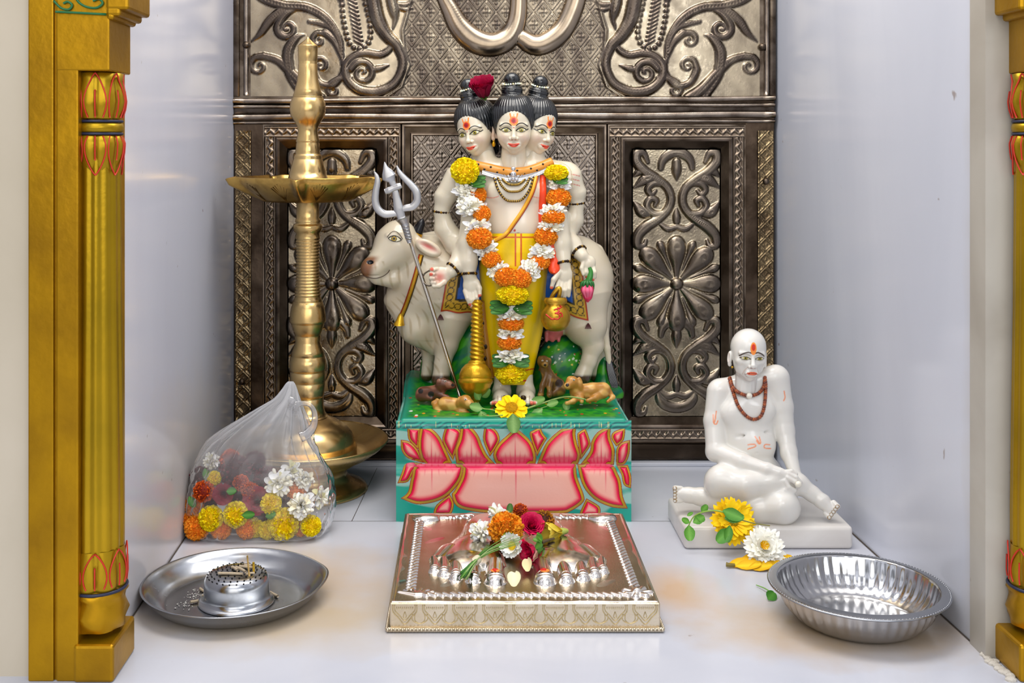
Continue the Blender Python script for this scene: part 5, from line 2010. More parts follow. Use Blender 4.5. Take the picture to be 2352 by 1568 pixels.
# combed strands
a_ = np.arctan2(tv[:, 0], tv[:, 2] + 8)
nrm = tv - np.array([0, 25, -8])
nrm /= np.linalg.norm(nrm, axis=1)[:, None]
tv = tv + nrm * (0.55 * np.sin(a_ * 46 + tv[:, 1] * .08) * (tv[:, 1] < 80) + .7 * np.sin(tv[:, 1] * 1.2 + a_ * 2) * (tv[:, 1] >= 80))[:, None]
kn, kf = ball((-4, 117, -8), (19, 18, 19), 12, 18)
for nm, fn in HEADS:
    ho = part('hair', Geo().add(D.w(fn(tv)), tq), M_hair, fig)
    part('top_knot', Geo().add(D.w(fn(kn)), kf), M_hair, fig)
    g = Geo()
    for k in range(22):
        t = 2 * PI * k / 22
        b_, f_ = ball((-4 + 20.5 * math.cos(t), 106 + 1.2 * math.sin(2 * t), -8 + 20.5 * math.sin(t)), 2.5, 6, 8)
        g.add(D.w(fn(b_)), f_, lin(['#f4efdf', '#e8d9a0', '#f8f4ea', '#cfe0c8'][k % 4]))
    part('pearl_band', g, mat('pearl_band', None, .25, coat=.4), fig)
for (a, b, d_) in ((1134, 331, 8), (1213, 329, 6)):
    g = Geo()
    v_, f_ = ball((a, b, d_), (4.5, 6.5, 4.5), 8, 10)
    g.add(D.w(v_), f_, lin('#d8a01c'))
    v_, f_ = ball((a, b - 8, d_), (3, 3, 3), 6, 8)
    g.add(D.w(v_), f_, lin('#e8b838'))
    part('earring', g, M_goldp, fig)

# dhoti
secY = [536, 550, 580, 610, 650, 700, 760, 820, 850, 872, 884]
secC = [1188, 1186, 1182, 1179, 1179, 1179, 1179, 1178, 1178, 1178, 1178]
secR = [66, 72, 78, 80, 77, 73, 66, 55, 49, 45, 43]
secD = [51, 55, 58, 59, 58, 55, 50, 44, 41, 38, 37]
nu_, nv_ = 280, 480
yy = np.linspace(536, 884, nu_)[:, None] * np.ones((1, nv_))
th = np.linspace(0, 2 * PI, nv_, endpoint=False)[None] * np.ones((nu_, 1))
I = lambda s: np.interp(yy, secY, s)
front = np.clip(-np.sin(th), 0, 1)
fold = 1 + .012 * np.sin(th * 9 + yy * .02) * sstep(560, 640, yy) + .014 * np.sin(th * 5 + (yy - 540) * .035)
wrap = 1 + .05 * sstep(845, 850, yy) * 0
X_ = I(secC) + I(secR) * np.cos(th) * fold
D_ = -I(secD) * np.sin(th) * fold + 3.0 * np.exp(-((X_ - 1190) / 14) ** 2) * sstep(620, 560, yy) * front
dc = mixc(np.broadcast_to(lin('#f0c800'), yy.shape + (3,)), np.broadcast_to(lin('#cfae08'), yy.shape + (3,)), .5 + .5 * np.sin(th * 9 + yy * .02))
for xl in (1184, 1197):
    dc = mixc(dc, np.broadcast_to(lin('#c0391c'), dc.shape), np.clip(1.3 * np.exp(-((X_ - xl) / 1.7) ** 2), 0, 1) * (yy < 612) * (D_ > 0))
dc = np.where(((np.abs(yy - 545) < 1.6))[..., None], lin('#b85a18'), dc)
hemy = 856 - .20 * (X_ - 1178)
dc = np.where((np.abs(yy - hemy) < 1.4)[..., None], lin('#c0391c'), dc)
dc = np.where((yy > hemy)[..., None] & (yy < hemy + 40)[..., None], dc * .93, dc)
dc = np.where((np.abs(yy - 874) < 1.5)[..., None], lin('#c0391c'), dc)
dh = np.stack([X_, yy, D_], -1).reshape(-1, 3)
part('dhoti', Geo().add(D.w(dh), grid_faces(nu_, nv_, False, True), dc.reshape(-1, 3)), M_paint, fig)
q = depth_map([bv, dh, hv @ np.diag([1, -1, 1]) + np.array([1180, 299, 12])], 980, 1390, 330, 945)

# spotted animal skin edge behind the legs
g = Geo()
c_ = catmull([(1106, 690, 14), (1110, 740, 14), (1116, 790, 14), (1122, 838, 12), (1126, 868, 12)], 6)
g.add(*tube(D.w(c_), np.linspace(12, 9, len(c_)) * D.s, 10), c=lin('#a5722a'))
for k in range(6):
    b_, f_ = ball((1100 + k * 3.6 + (k % 2) * 5, 715 + k * 27, 24), (4, 6, 3), 6, 8)
    g.add(D.w(b_), f_, lin('#2a1c10'))
part('animal_skin', g, M_paint, fig)
# red cloth hanging from the shoulder
g = Geo()
c_ = drape(q, [(1247, 402), (1247, 440), (1246, 480), (1248, 520), (1262, 560), (1272, 600), (1272, 628)], 2)
g.add(*tube(D.w(c_), np.interp(np.linspace(0, 1, len(c_)), [0, .5, .88, .97, 1], [7, 10, 15, 12, 2]) * D.s, 12, flat=((0, 1, 0), .5)), c=lin('#f0481c'))
part('red_scarf', g, M_paint, fig)
# sacred thread
g = Geo()
c_ = drape(q, [(1232, 402), (1222, 440), (1203, 478), (1180, 512), (1160, 538), (1136, 552)], 1.5)
g.add(*tube(D.w(c_), 4.2 * D.s, 8), c=lin('#e8a82a'))
g.add(*tube(D.w(c_ + np.array([4.2, 2, -.5])), 1.6 * D.s, 6), c=lin('#a8301c'))
part('sacred_thread', g, M_paint, fig)
# spotted collar and its silver fringe
g = Geo()
cl = drape(q, [(1092, 380), (1120, 386), (1150, 393), (1180, 396), (1212, 393), (1240, 384), (1268, 372)], 2, smooth=4)
g.add(*tube(D.w(cl), 11.5 * D.s, 12), c=lin('#d9923a'))
for k in range(2, len(cl) - 1, 4):
    b_, f_ = ball(cl[k] + np.array([0, (-4 if k % 8 < 4 else 4), 9]), (3.2, 3, 3.4), 6, 8)
    g.add(D.w(b_), f_, BLACK)
col_ = part('spotted_collar', g, M_paint, fig)
g = Geo()
cf = drape(q, [(1108, 391), (1130, 398), (1155, 405), (1180, 409), (1206, 405), (1232, 396), (1254, 386)], 3, n=16, smooth=4)
for k in range(0, len(cf)):
    a, b = cf[k] + np.array([0, -6, 4]), cf[k] + np.array([0, 8, 4])
    g.add(*tube(D.w(np.array([a, (a + b) / 2 + np.array([0, 0, 2]), b])), 1.9 * D.s, 6))
M_sil = mat('bright_silver', '#dcdcde', .18, 1.0)
part('silver_fringe', g, M_sil, fig)
g = Geo()
for (a, b, r_, ) in ((1179, 388, 6), (1179, 400, 8), (1168, 404, 5), (1190, 404, 5), (1179, 410, 6), (1160, 401, 4), (1198, 401, 4), (1171, 412, 4), (1187, 412, 4)):
    b_, f_ = ball((a, b, q(a, b) + 10), (r_, r_, r_ * .7), 8, 12)
    g.add(D.w(b_), f_)
part('silver_pendant', g, M_sil, fig)
# three bead necklaces
for k, (ybot, w_) in enumerate(((424, 26), (440, 34), (462, 42))):
    pts = [(1180 - w_ - 4, 404), (1180 - w_ * .85, 404 + (ybot - 404) * .55), (1180 - w_ * .45, 404 + (ybot - 404) * .93), (1180, ybot), (1180 + w_ * .45, 404 + (ybot - 404) * .93), (1180 + w_ * .85, 404 + (ybot - 404) * .55), (1180 + w_ + 4, 404)]
    c_ = drape(q, pts, 2.2, n=9)
    g = Geo()
    g.add(*tube(D.w(c_), 2.4 * D.s, 8), c=lin('#3a2a18'))
    for j in range(1, len(c_) - 1, 1):
        b_, f_ = ball(c_[j] + np.array([0, 0, .5]), 3.0 if j % 2 else 3.2, 6, 8)
        g.add(D.w(b_), f_, lin('#3a2a1c') if j % 2 else lin('#a8883a'))
    part('bead_necklace', g, M_bead, fig)
# arm rings and bracelets
for (a, b, r_, ry, d_, tilt) in ((1012, 486, 0, 0, 0, 0),):
    pass


def bangle(p, axis, R, r=3.4, name='bangle'):
    p = np.asarray(p, float)
    ax_ = np.asarray(axis, float)
    ax_ /= np.linalg.norm(ax_)
    u_ = np.cross(ax_, [0, 0, 1.0])
    u_ /= np.linalg.norm(u_)
    w_ = np.cross(ax_, u_)
    g = Geo()
    n = 20
    pts = np.array([p + R * (u_ * math.cos(t) + w_ * math.sin(t)) for t in np.linspace(0, 2 * PI, n, endpoint=False)])
    g.add(*tube(D.w(pts), r * .7 * D.s, 6, True), c=lin('#3a2412'))
    for k in range(n):
        b_, f_ = ball(pts[k], r if k % 2 else r * .9, 6, 8)
        g.add(D.w(b_), f_, lin('#2e1d10') if k % 3 else lin('#9a7426'))
    part(name, g, M_bead, fig)


bangle((1013.5, 486, -16), (-.1, 1, -.1), 17.6, 3.6)
bangle((1041, 618, 43), (-.8, .75, .3), 17.5, 4.0)
bangle((1076.5, 629, 46), (.05, 1, .1), 17.5, 3.8)
bangle((1326, 467, -16), (.1, 1, -.1), 15.6, 3.4)
bangle((1330, 579, 19), (.65, .7, .6), 17.5, 3.8)
bangle((1294.5, 606, 42), (.2, 1, .35), 17.5, 3.8)
# toe studs
for a in (1160, 1202):
    b_, f_ = ball((a, 914, 74), (7, 7, 5), 8, 12)
    part('toe_stud', Geo().add(D.w(b_), f_, lin('#3a2a12')), M_bead, fig)

# ---------------- what the hands hold and what stands around (all carved from the same block)
def lathe_px(prof, cx_, cd_, n=40, twist=None):
    """prof (y, r) in sculpting pixels about a vertical axis."""
    pr = [(r_, -y_) for y_, r_ in prof][::-1]
    v_, f_ = lathe(pr, n, (0, 0), twist, True)
    return np.stack([cx_ + v_[:, 0], -v_[:, 2], cd_ - v_[:, 1]], 1), [list(k) for k in f_]


g = Geo()
prof = [(688, 7), (692, 11)] + [(y_, 11.5 + (y_ - 692) / 140 * 5) for y_ in np.arange(694, 826, 1.6)] + [(828, 13)]
v_, f_ = lathe_px(prof, 1096, 58, 40, lambda T, r, z: (r + 1.6 * np.sin(T * 2 + z * .62) * (r > 10.5), z))
g.add(D.w(v_), f_, lin('#c99a1e'))
mace = part('mace', g, M_goldp, deity)
v_, f_ = lathe_px([(826, 14), (830, 19), (836, 21), (841, 18), (844, 16), (848, 19), (852, 20)], 1095, 60)
part('collar', Geo().add(D.w(v_), f_, lin('#c99a1e')), M_goldp, mace)
v_, f_ = lathe_px([(832, 14), (837, 24), (846, 32), (858, 37), (868, 38), (869, 36.8), (871, 39.5), (876, 40), (881, 38.5), (883, 36.5), (890, 34), (900, 27), (907, 18), (911, 12), (916, 13), (921, 11), (924, 6)], 1092, 62)
part('mace_head', Geo().add(D.w(v_), f_, lin('#cf9f22')), M_goldp, mace)
# water pot
v_, f_ = lathe_px([(684, 24), (688, 25), (694, 24), (698, 20), (701, 21), (706, 25), (714, 31), (724, 34), (736, 34), (748, 29), (756, 22), (760, 12), (761, 2)], 1276, 58)
pot = part('water_pot', Geo().add(D.w(v_), f_, lin('#c2952a')), M_goldp, deity)
v_, f_ = lathe_px([(683, 23), (686, 26), (691, 27), (695, 26), (698, 22)], 1276, 58)
part('pot_rim', Geo().add(D.w(v_), f_, lin('#d0a336')), M_goldp, pot)
c_ = catmull([(1266, 686, 60), (1272, 674, 62), (1280, 664, 63), (1285, 662, 63), (1286, 668, 62), (1283, 684, 60)], 6)
part('pot_handle', Geo().add(*tube(D.w(c_), 5 * D.s, 8), c=lin('#c2952a')), M_goldp, pot)
g = Geo()


def onpot(pts):
    o = []
    for a, b in catmull(pts, 6):
        r_ = np.interp(b, [698, 706, 714, 724, 736, 748], [20, 25, 31, 34, 34, 29])
        o.append((a, b, 58 + math.sqrt(max(r_ ** 2 - (a - 1276) ** 2, 0)) + .6))
    return np.array(o)


for pts in ([(1272, 712), (1279, 709), (1284, 713), (1280, 718), (1275, 719), (1282, 721), (1286, 727), (1280, 733), (1272, 731)],
            [(1279, 721), (1287, 718), (1291, 722), (1291, 728)], [(1280, 706), (1285, 708), (1290, 704)], [(1254, 722), (1260, 727), (1268, 733), (1274, 732)]):
    g.add(*tube(D.w(onpot(pts)), 1.7 * D.s, 6), c=lin('#c8281c'))
v_, f_ = ball(onpot([(1287, 701.5), (1287, 702), (1287, 702.5)])[0], 2, 6, 8)
g.add(D.w(v_), f_, lin('#c8281c'))
part('red_sign', g, M_paint, pot)
# lotus bud
g = Geo()
c_ = catmull([(1350, 694, 38), (1350, 684, 39), (1349, 668, 40), (1348, 654, 40), (1350, 645, 39)], 6)
g.add(*tube(D.w(c_), np.interp(np.linspace(0, 1, len(c_)), [0, .25, .6, .85, 1], [1.5, 10, 16.5, 14, 8]) * D.s, 18), c=lin('#e0305e'))
bud = part('lotus_bud', g, M_paint, deity)
g = Geo()
c_ = catmull([(1350, 650, 42), (1355, 636, 42), (1357, 624, 40), (1354, 614, 38)], 6)
g.add(*tube(D.w(c_), np.linspace(8, 4, len(c_)) * D.s, 10), c=lin('#2f7a2c'))
for k in range(5):
    a = (k - 2) * .55
    c_ = catmull([(1350 + 3 * math.sin(a), 645, 50 - abs(a) * 6), (1349 + 14 * math.sin(a), 652, 57 - abs(a) * 9), (1349 + 17 * math.sin(a), 664, 57 - abs(a) * 9)], 5)
    g.add(*tube(D.w(c_), np.interp(np.linspace(0, 1, len(c_)), [0, .4, 1], [4, 5, .8]) * D.s, 8), c=lin('#23682a'))
part('sepal', g, M_paint, bud)
g = Geo()
for a, r_ in ((-.6, 5), (0, 6), (.6, 5)):
    c_ = catmull([(1349 + 9 * math.sin(a), 655, 54 - abs(a) * 4), (1349 + 14 * math.sin(a), 668, 55 - abs(a) * 4), (1350 + 4 * math.sin(a), 688, 45)], 5)
    g.add(*tube(D.w(c_), np.interp(np.linspace(0, 1, len(c_)), [0, .5, 1], [3, r_, 1]) * D.s, 8), c=lin('#f06a8e'))
part('bud_petal', g, M_paint, bud)


# four small dogs
def dog(name, chains, balls, colour, spots, lab, eyes):
    allp = np.array([p for c_ in chains for p in c_])
    lo_, hi_ = allp[:, :3].min(0) - 26, allp[:, :3].max(0) + 26
    S = SDF(lo_, hi_, 1.25)
    for c_ in chains:
        S.ch(c_, 5)
    for b_ in balls:
        S.ell(b_[:3], b_[3:6], 3, rot=b_[6] if len(b_) > 6 else None)
    v_, f_ = S.mesh(flip=True)
    x, y, z = v_.T
    c1 = np.repeat(lin(colour[0])[None], len(v_), 0)
    n_ = np.sin(x * .19 + y * .1) + np.sin(y * .27 - x * .12) + np.sin(z * .2)
    c1 = mixc(c1, np.broadcast_to(lin(colour[1]), c1.shape), sstep(-.3, 1.6, n_))
    for (a, b, r_, cc_) in spots:
        c1 = np.where((np.hypot(x - a, y - b) < r_)[:, None], lin(cc_), c1)
    o = part(name, Geo().add(D.w(v_), f_, c1), M_paint, deity, label=lab)
    qd = depth_map([v_], int(lo_[0]), int(hi_[0]), int(lo_[1]), int(hi_[1]))
    for (a, b, r_) in eyes:
        v_, f_ = ball((a, b, qd(a, b) - .8), (r_ * 1.0, r_ * .75, 1.5), 6, 10)
        e = part('eye', Geo().add(D.w(v_), f_, lin('#efe9dc')), M_paint, o)
        v_, f_ = ball((a, b, qd(a, b) + .2), (r_ * .5, r_ * .5, 1.1), 6, 8)
        part('pupil', Geo().add(D.w(v_), f_, BLACK), M_paint, e)


TAN = ('#b07a34', '#d6a65c')
BRN = ('#5a3524', '#8a5c46')
dog('dog', [[(1024, 930, 84, 20), (1058, 932, 92, 17), (1070, 920, 102, 13)], [(1006, 938, 84, 11), (1010, 950, 96, 6), (1030, 955, 104, 5)],
            [(1060, 940, 100, 9), (1078, 954, 116, 6), (1092, 957, 124, 5)], [(1050, 942, 100, 8), (1062, 954, 116, 5.5), (1074, 958, 124, 5)],
            [(1068, 922, 108, 15), (1078, 928, 116, 11), (1084, 932, 120, 8)], [(1000, 934, 80, 6), (996, 926, 78, 5), (1004, 918, 78, 4)]],
    [(1054, 922, 108, 6, 13, 7, 15)], TAN, [(1084, 929, 4, '#20140e')], 'tan dog lying at the front left', [(1069, 917, 3)])
dog('dog', [[(972, 905, 34, 18), (1000, 902, 40, 17), (1014, 892, 48, 13)], [(1018, 882, 50, 15), (1032, 884, 56, 10), (1041, 886, 58, 7)], [(1010, 908, 52, 8), (1030, 914, 62, 6)],
            [(964, 912, 40, 9), (990, 916, 52, 6)]],
    [(1008, 882, 56, 7, 13, 6)], BRN, [(966, 898, 6, '#1a1210'), (990, 905, 7, '#1a1210'), (1040, 884, 4, '#140e0c')], 'dark brown spotted dog lying behind the tan one', [(1023, 875, 2.6)])
dog('dog', [[(1278, 886, -6, 21), (1262, 870, 4, 16), (1252, 846, 10, 12), (1250, 832, 14, 13)], [(1248, 830, 18, 14), (1252, 836, 32, 8)], [(1254, 862, 14, 8), (1246, 885, 22, 6), (1242, 906, 26, 6), (1240, 908, 32, 6)],
            [(1266, 866, 14, 8), (1262, 888, 22, 6), (1262, 906, 26, 6), (1262, 908, 32, 6)], [(1286, 896, 4, 14), (1270, 905, 16, 7)]],
    [(1240, 826, 16, 5, 9, 6), (1262, 830, 14, 5, 9, 6)], ('#6a4a24', '#a07838'), [(1284, 880, 9, '#3a2c24'), (1252, 838, 3, '#1a120c')], 'brown dog sitting upright by the green mound', [(1246, 828, 2.4), (1256, 829, 2.4)])
dog('dog', [[(1326, 900, 66, 18), (1360, 898, 62, 19), (1384, 896, 58, 19)], [(1320, 885, 72, 15), (1314, 878, 80, 14), (1304, 886, 90, 9)], [(1328, 912, 78, 8), (1316, 922, 92, 6), (1302, 926, 98, 5)],
            [(1384, 904, 66, 12), (1368, 914, 80, 7), (1350, 920, 84, 5)], [(1400, 900, 56, 6), (1408, 912, 62, 5), (1396, 922, 72, 4)], [(1334, 910, 80, 8), (1336, 922, 90, 5)]],
    [(1332, 882, 80, 7, 17, 7, -8), (1308, 870, 78, 6, 6, 6)], TAN, [(1303, 884, 4, '#20140e')], 'tan dog lying at the right with a drooping ear', [(1318, 872, 3)])

# ================================================================ trident
T_ = Space(1.655)
tri = thing('silver_trident', 'silver trident leaning in the upper hand of the painted statue, its point on the lawn', 'trident', D.w((1058, 918, 10)))
a0, a1 = np.array([1059, 918, 20.0]), np.array([938, 540, 62.0])
t = np.linspace(0, 1, 12)[:, None]
part('shaft', Geo().add(*tube(D.w(a0 * (1 - t) + a1 * t), np.linspace(4.0, 5.0, 12) * D.s, 12)), mat('shaft_steel', '#cdc6ba', .2, 1.0), tri)
ax_ = (a1 - a0) / np.linalg.norm(a1 - a0)


def tl(pts, r, flat=.28, n=10):
    c_ = catmull(np.array([(a, b, np.interp(b, [370, 540], [72, 62])) for a, b in pts]), 7)
    return tube(D.w(c_), np.interp(np.linspace(0, 1, len(c_)), np.linspace(0, 1, len(r)), r) * D.s, n, flat=((0, 1, 0), flat))


M_tri = mat('frosted_silver', '#b2b2b4', .3, .95, bump=(700, .05, .001))
g = Geo()
g.add(*tl([(941, 558), (938, 545), (934, 530), (930, 514), (925, 500)], [5, 8, 8, 10, 17], .8, 14))
for k in range(5):
    y_ = 520 + k * 7
    x_ = 931 + k * 2.1
    v_, f_ = ball((x_, y_, 66), (8.5, 3, 8), 6, 12)
    g.add(D.w(v_), f_)
part('socket', g, M_tri, tri)
pr = part('centre_prong', Geo().add(*tl([(923, 502), (916, 480), (911, 455), (906, 432), (900, 416), (894, 406), (890, 396), (886, 385), (883, 371)], [9, 12, 8.5, 6.5, 8, 17, 13, 6, .8], .22, 14)), M_tri, tri)
part('cross_bar', Geo().add(*tl([(884, 440), (893, 437), (904, 432), (915, 428), (922, 425)], [6, 8, 7, 8, 6], .5, 12)), M_tri, pr)
part('side_prong', Geo().add(*tl([(918, 488), (900, 491), (882, 491), (868, 480), (862, 462), (863, 440), (867, 418), (865, 404), (859, 393)], [5, 8, 9, 9, 8.5, 8, 7, 5, 1], .25, 12)), M_tri, tri)
part('side_prong', Geo().add(*tl([(916, 484), (932, 478), (948, 474), (958, 460), (956, 440), (944, 424), (928, 408), (917, 394), (911, 379)], [5, 8, 9, 9, 9, 8, 7, 5, 1], .25, 12)), M_tri, tri)
g = Geo()
c_ = catmull([(1000, 652, 66), (984, 656, 60), (972, 646, 52), (974, 630, 50), (988, 620, 54)], 6)
g.add(*tube(D.w(c_), 1.8 * D.s, 6))
part('wire_ring', g, mat('wire', '#6a6258', .3, 1.0), tri)
# ================================================================ garland
gar = thing('flower_garland', 'garland of yellow, orange and white flowers hung on the three-headed statue', 'garland', D.w((1175, 860, 60)))
M_thread = mat('thread', '#d8cfae', .8)
GL = [('yellow', 1068, 393, 37, 34, 30), ('leaf', 1086, 419, 30, 0, 0), ('white', 1074, 438, 38, 20, 0), ('orange', 1096, 448, 24, 24, 0), ('white', 1080, 474, 36, 20, 0), ('orange', 1107, 491, 23, 22, 0),
      ('white', 1097, 520, 34, 19, 0), ('orange', 1101, 546, 33, 28, 0), ('white', 1118, 576, 31, 20, 0), ('orange', 1129, 597, 25, 22, 0), ('white', 1145, 623, 26, 21, 0), ('orange', 1162, 636, 30, 24, 0),
      ('yellow', 1278, 397, 31, 21, 30), ('leaf', 1280, 413, 26, 0, 0), ('white', 1284, 424, 31, 15, 0), ('orange', 1283, 454, 32, 25, 0), ('white', 1270, 485, 32, 17, 0), ('orange', 1271, 499, 30, 19, 0),
      ('white', 1263, 522, 31, 16, 0), ('orange', 1254, 542, 30, 25, 0), ('white', 1243, 577, 35, 20, 0), ('orange', 1239, 601, 27, 21, 0), ('white', 1219, 618, 29, 23, 0), ('orange', 1196, 640, 28, 25, 0),
      ('yellow', 1178, 677, 42, 25, 0), ('leaf', 1158, 707, 32, 0, 0), ('leaf', 1190, 708, 32, 0, 0), ('white', 1174, 722, 36, 17, 0), ('orange', 1174, 743, 33, 19, 0), ('white', 1172, 766, 33, 16, 0), ('orange', 1170, 786, 31, 19, 0),
      ('white', 1173, 816, 37, 17, 0), ('leaf', 1160, 829, 30, 0, 0), ('leaf', 1186, 829, 30, 0, 0), ('yellow', 1173, 859, 39, 24, 0)]
pts = []
for i, (k, a, b, rx, ry, ex_) in enumerate(GL):
    d_ = max(q(a, b, 6), q(a, b + 8, 3), 20)
    dd = d_ + (rx + max(ry, 4)) * .5 * .55
    if k == 'leaf':
        L_ = rx * D.s * 1.05
        sgn = 1 if a > 1174 or a in (1086,) else -1
        if a in (1160, 1158):
            sgn = -1
        g = Geo()
        for j in range(3):
            v_ = D.w((a - sgn * 12, b, d_ + 14 + 3 * j))
            add_leaf(g, v_, (sgn, -.15 * j, .22 - .25 * j), (0, -.75, .65), L_ * 1.35, L_ * .34, '#1c4a17', '#3f7f2c')
        part('leaf', g, M_leaf, gar)
        continue
    if k == 'white':
        bloom('white', D.w((a, b, dd - 6)), 1.0, (random.uniform(-.25, .25), -1, random.uniform(-.3, .1)), gar, 'white_blossom', (rx * D.s * 1.18, ry * D.s * 1.45, rx * D.s * .7))
        o = bpy.context.scene.objects[-1] if False else None
        # a second bunch behind fills the string
        bloom('white', D.w((a, b, dd - 16)), 1.0, (random.uniform(-.3, .3), -.6, .6), gar, 'white_blossom', (rx * D.s * 1.0, ry * D.s * 1.4, rx * D.s * .7))
    else:
        o = bloom(k, D.w((a, b, dd)), 1.0, (random.uniform(-.1, .1), -1, random.uniform(-.1, .25)), gar, k + '_marigold', (1, 1, 1))
        o.rotation_quaternion = aim((random.uniform(-.12, .12), -1, random.uniform(-.1, .2)), 0)
        o.scale = (rx * D.s * 1.0, ry * D.s * 1.03, (rx + ry) / 2 * D.s)
    pts.append((a, b, dd))
# keep whites level with the string too
for o in gar.children:
    if o.name.startswith('white_blossom'):
        o.rotation_quaternion = aim((random.uniform(-.2, .2), -1, random.uniform(-.3, .2)), random.choice((0, PI)))
for idx in ([0] + list(range(1, 11)), list(range(11, 21))):
    sel = [pts[i] for i in idx if i < len(pts)]
    c_ = catmull(np.array(sel), 5)
    part('string', Geo().add(*tube(D.w(c_ - np.array([0, 0, 6])), .0006, 5)), M_thread, gar)

# thin white thread over the shoulder
g = Geo()
c_ = drape(q, [(1232, 372), (1262, 368), (1292, 374), (1312, 392), (1316, 430)], 2)
g.add(*tube(D.w(c_), .0005, 5))
part('loose_thread', g, M_thread, gar)

# dark red rose between the heads
rz = thing('red_rose', 'dark red rose tucked between the left and middle heads of the statue', 'flower', D.w((1110, 228, 5)))
me = mesh_data('blossom', rose('#a4083a', '#5c0420', 9, 6, .38), M_rose)
o = place('blossom', me, D.w((1109, 202, 18)), aim((-.16, -.55, .85), .6), (44 * D.s, 40 * D.s, 52 * D.s), rz)
g = Geo()
for k in range(4):
    a = k * 1.7
    add_leaf(g, D.w((1112, 224, 10)), (.5 * math.cos(a), -.6, .35 * math.sin(a) - .2), (0, -1, .4), 13 * D.s, 4 * D.s, '#3d5a24', '#5a7a34')
part('sepal', g, M_leaf, rz)

# ---------------- yellow flower at the feet
fp = D.w((1174, 940, 0))
Zfl = 1.575


def PZ(a, b, Z):
    return P(a, b, Z)


yf = thing('yellow_daisy', 'yellow broad-petalled daisy on a leafy stem lying at the feet of the statue', 'flower', PZ(1175, 955, Zfl))
g = daisy(9, .80, .36, '#ffdc0c', '#f2b400', '#d9a008', .30, 1, 3, .0, .05, .3, .05)
# petals and disc as parts
place('petal_ring', mesh_data('petal_ring', g, M_petal), PZ(1175, 938, Zfl - .006), aim((-.02, -.62, .8), .2), 43 * Zfl / F * 1.0, yf)
g = Geo()
v_, f_ = ball((0, 0, .10), (.33, .33, .13), 10, 20)
g.add(v_, f_, lin('#cf9a10'))
for i in range(160):
    rr = .33 * math.sqrt(i / 160)
    a = i * 2.39996
    v_, f_ = ball((rr * math.cos(a), rr * math.sin(a), .10 + .13 * math.sqrt(max(0, 1 - (rr / .33) ** 2))), (.022, .022, .035), 4, 6)
    g.add(v_, f_, lin('#d8a816') * rng.uniform(.7, 1.15))
place('flower_disc', mesh_data('flower_disc', g, M_petal), PZ(1175, 938, Zfl - .006), aim((-.02, -.62, .8), .2), 43 * Zfl / F, yf)
g = Geo()
zl = ZT + .003


def lawn(a, b, h=.003):
    return PF(a, b, ZT + h)


g.add(*stem_tube([lawn(1160, 950), lawn(1130, 941), lawn(1108, 937, .006), lawn(1096, 920, .008)], (.0011, .0008)), c=lin('#8fae5c'))
g.add(*stem_tube([lawn(1205, 940, .004), lawn(1240, 928, .005), lawn(1280, 915, .012), lawn(1310, 911, .02), lawn(1345, 917, .022)], (.0014, .0011)), c=lin('#9cb26a'))
g.add(*stem_tube([lawn(1268, 918), lawn(1262, 930), lawn(1240, 938)], (.0009, .0006)), c=lin('#8fae5c'))
g.add(*stem_tube([lawn(1155, 953), lawn(1120, 955), lawn(1105, 948)], (.0009, .0006)), c=lin('#8fae5c'))
part('flower_stem', g, M_leaf, yf)
for (a, b, h, dx, dz, L_, W_) in ((1102, 918, .012, -.3, .6, 24, 9), (1108, 912, .014, .5, .5, 26, 9), (1108, 938, .008, -.9, .15, 28, 10), (1104, 944, .006, .2, -.5, 22, 9), (1216, 927, .006, .9, .3, 36, 10),
                                  (1246, 938, .005, -.5, -.4, 34, 9), (1256, 930, .006, .7, .2, 26, 8), (1300, 920, .012, .05, -.9, 20, 8), (1176, 952, .0, .05, -1, 38, 14)):
    g = Geo()
    add_leaf(g, lawn(a, b, h) if a != 1176 else PZ(1178, 950, 1.537), (dx, -.15, dz), (0, -.8, .6), L_ * 1.57 / F * 1.1, W_ * 1.57 / F * 1.15, '#4f7f34', '#86ad5e')
    part('leaf', g, M_leaf, yf)
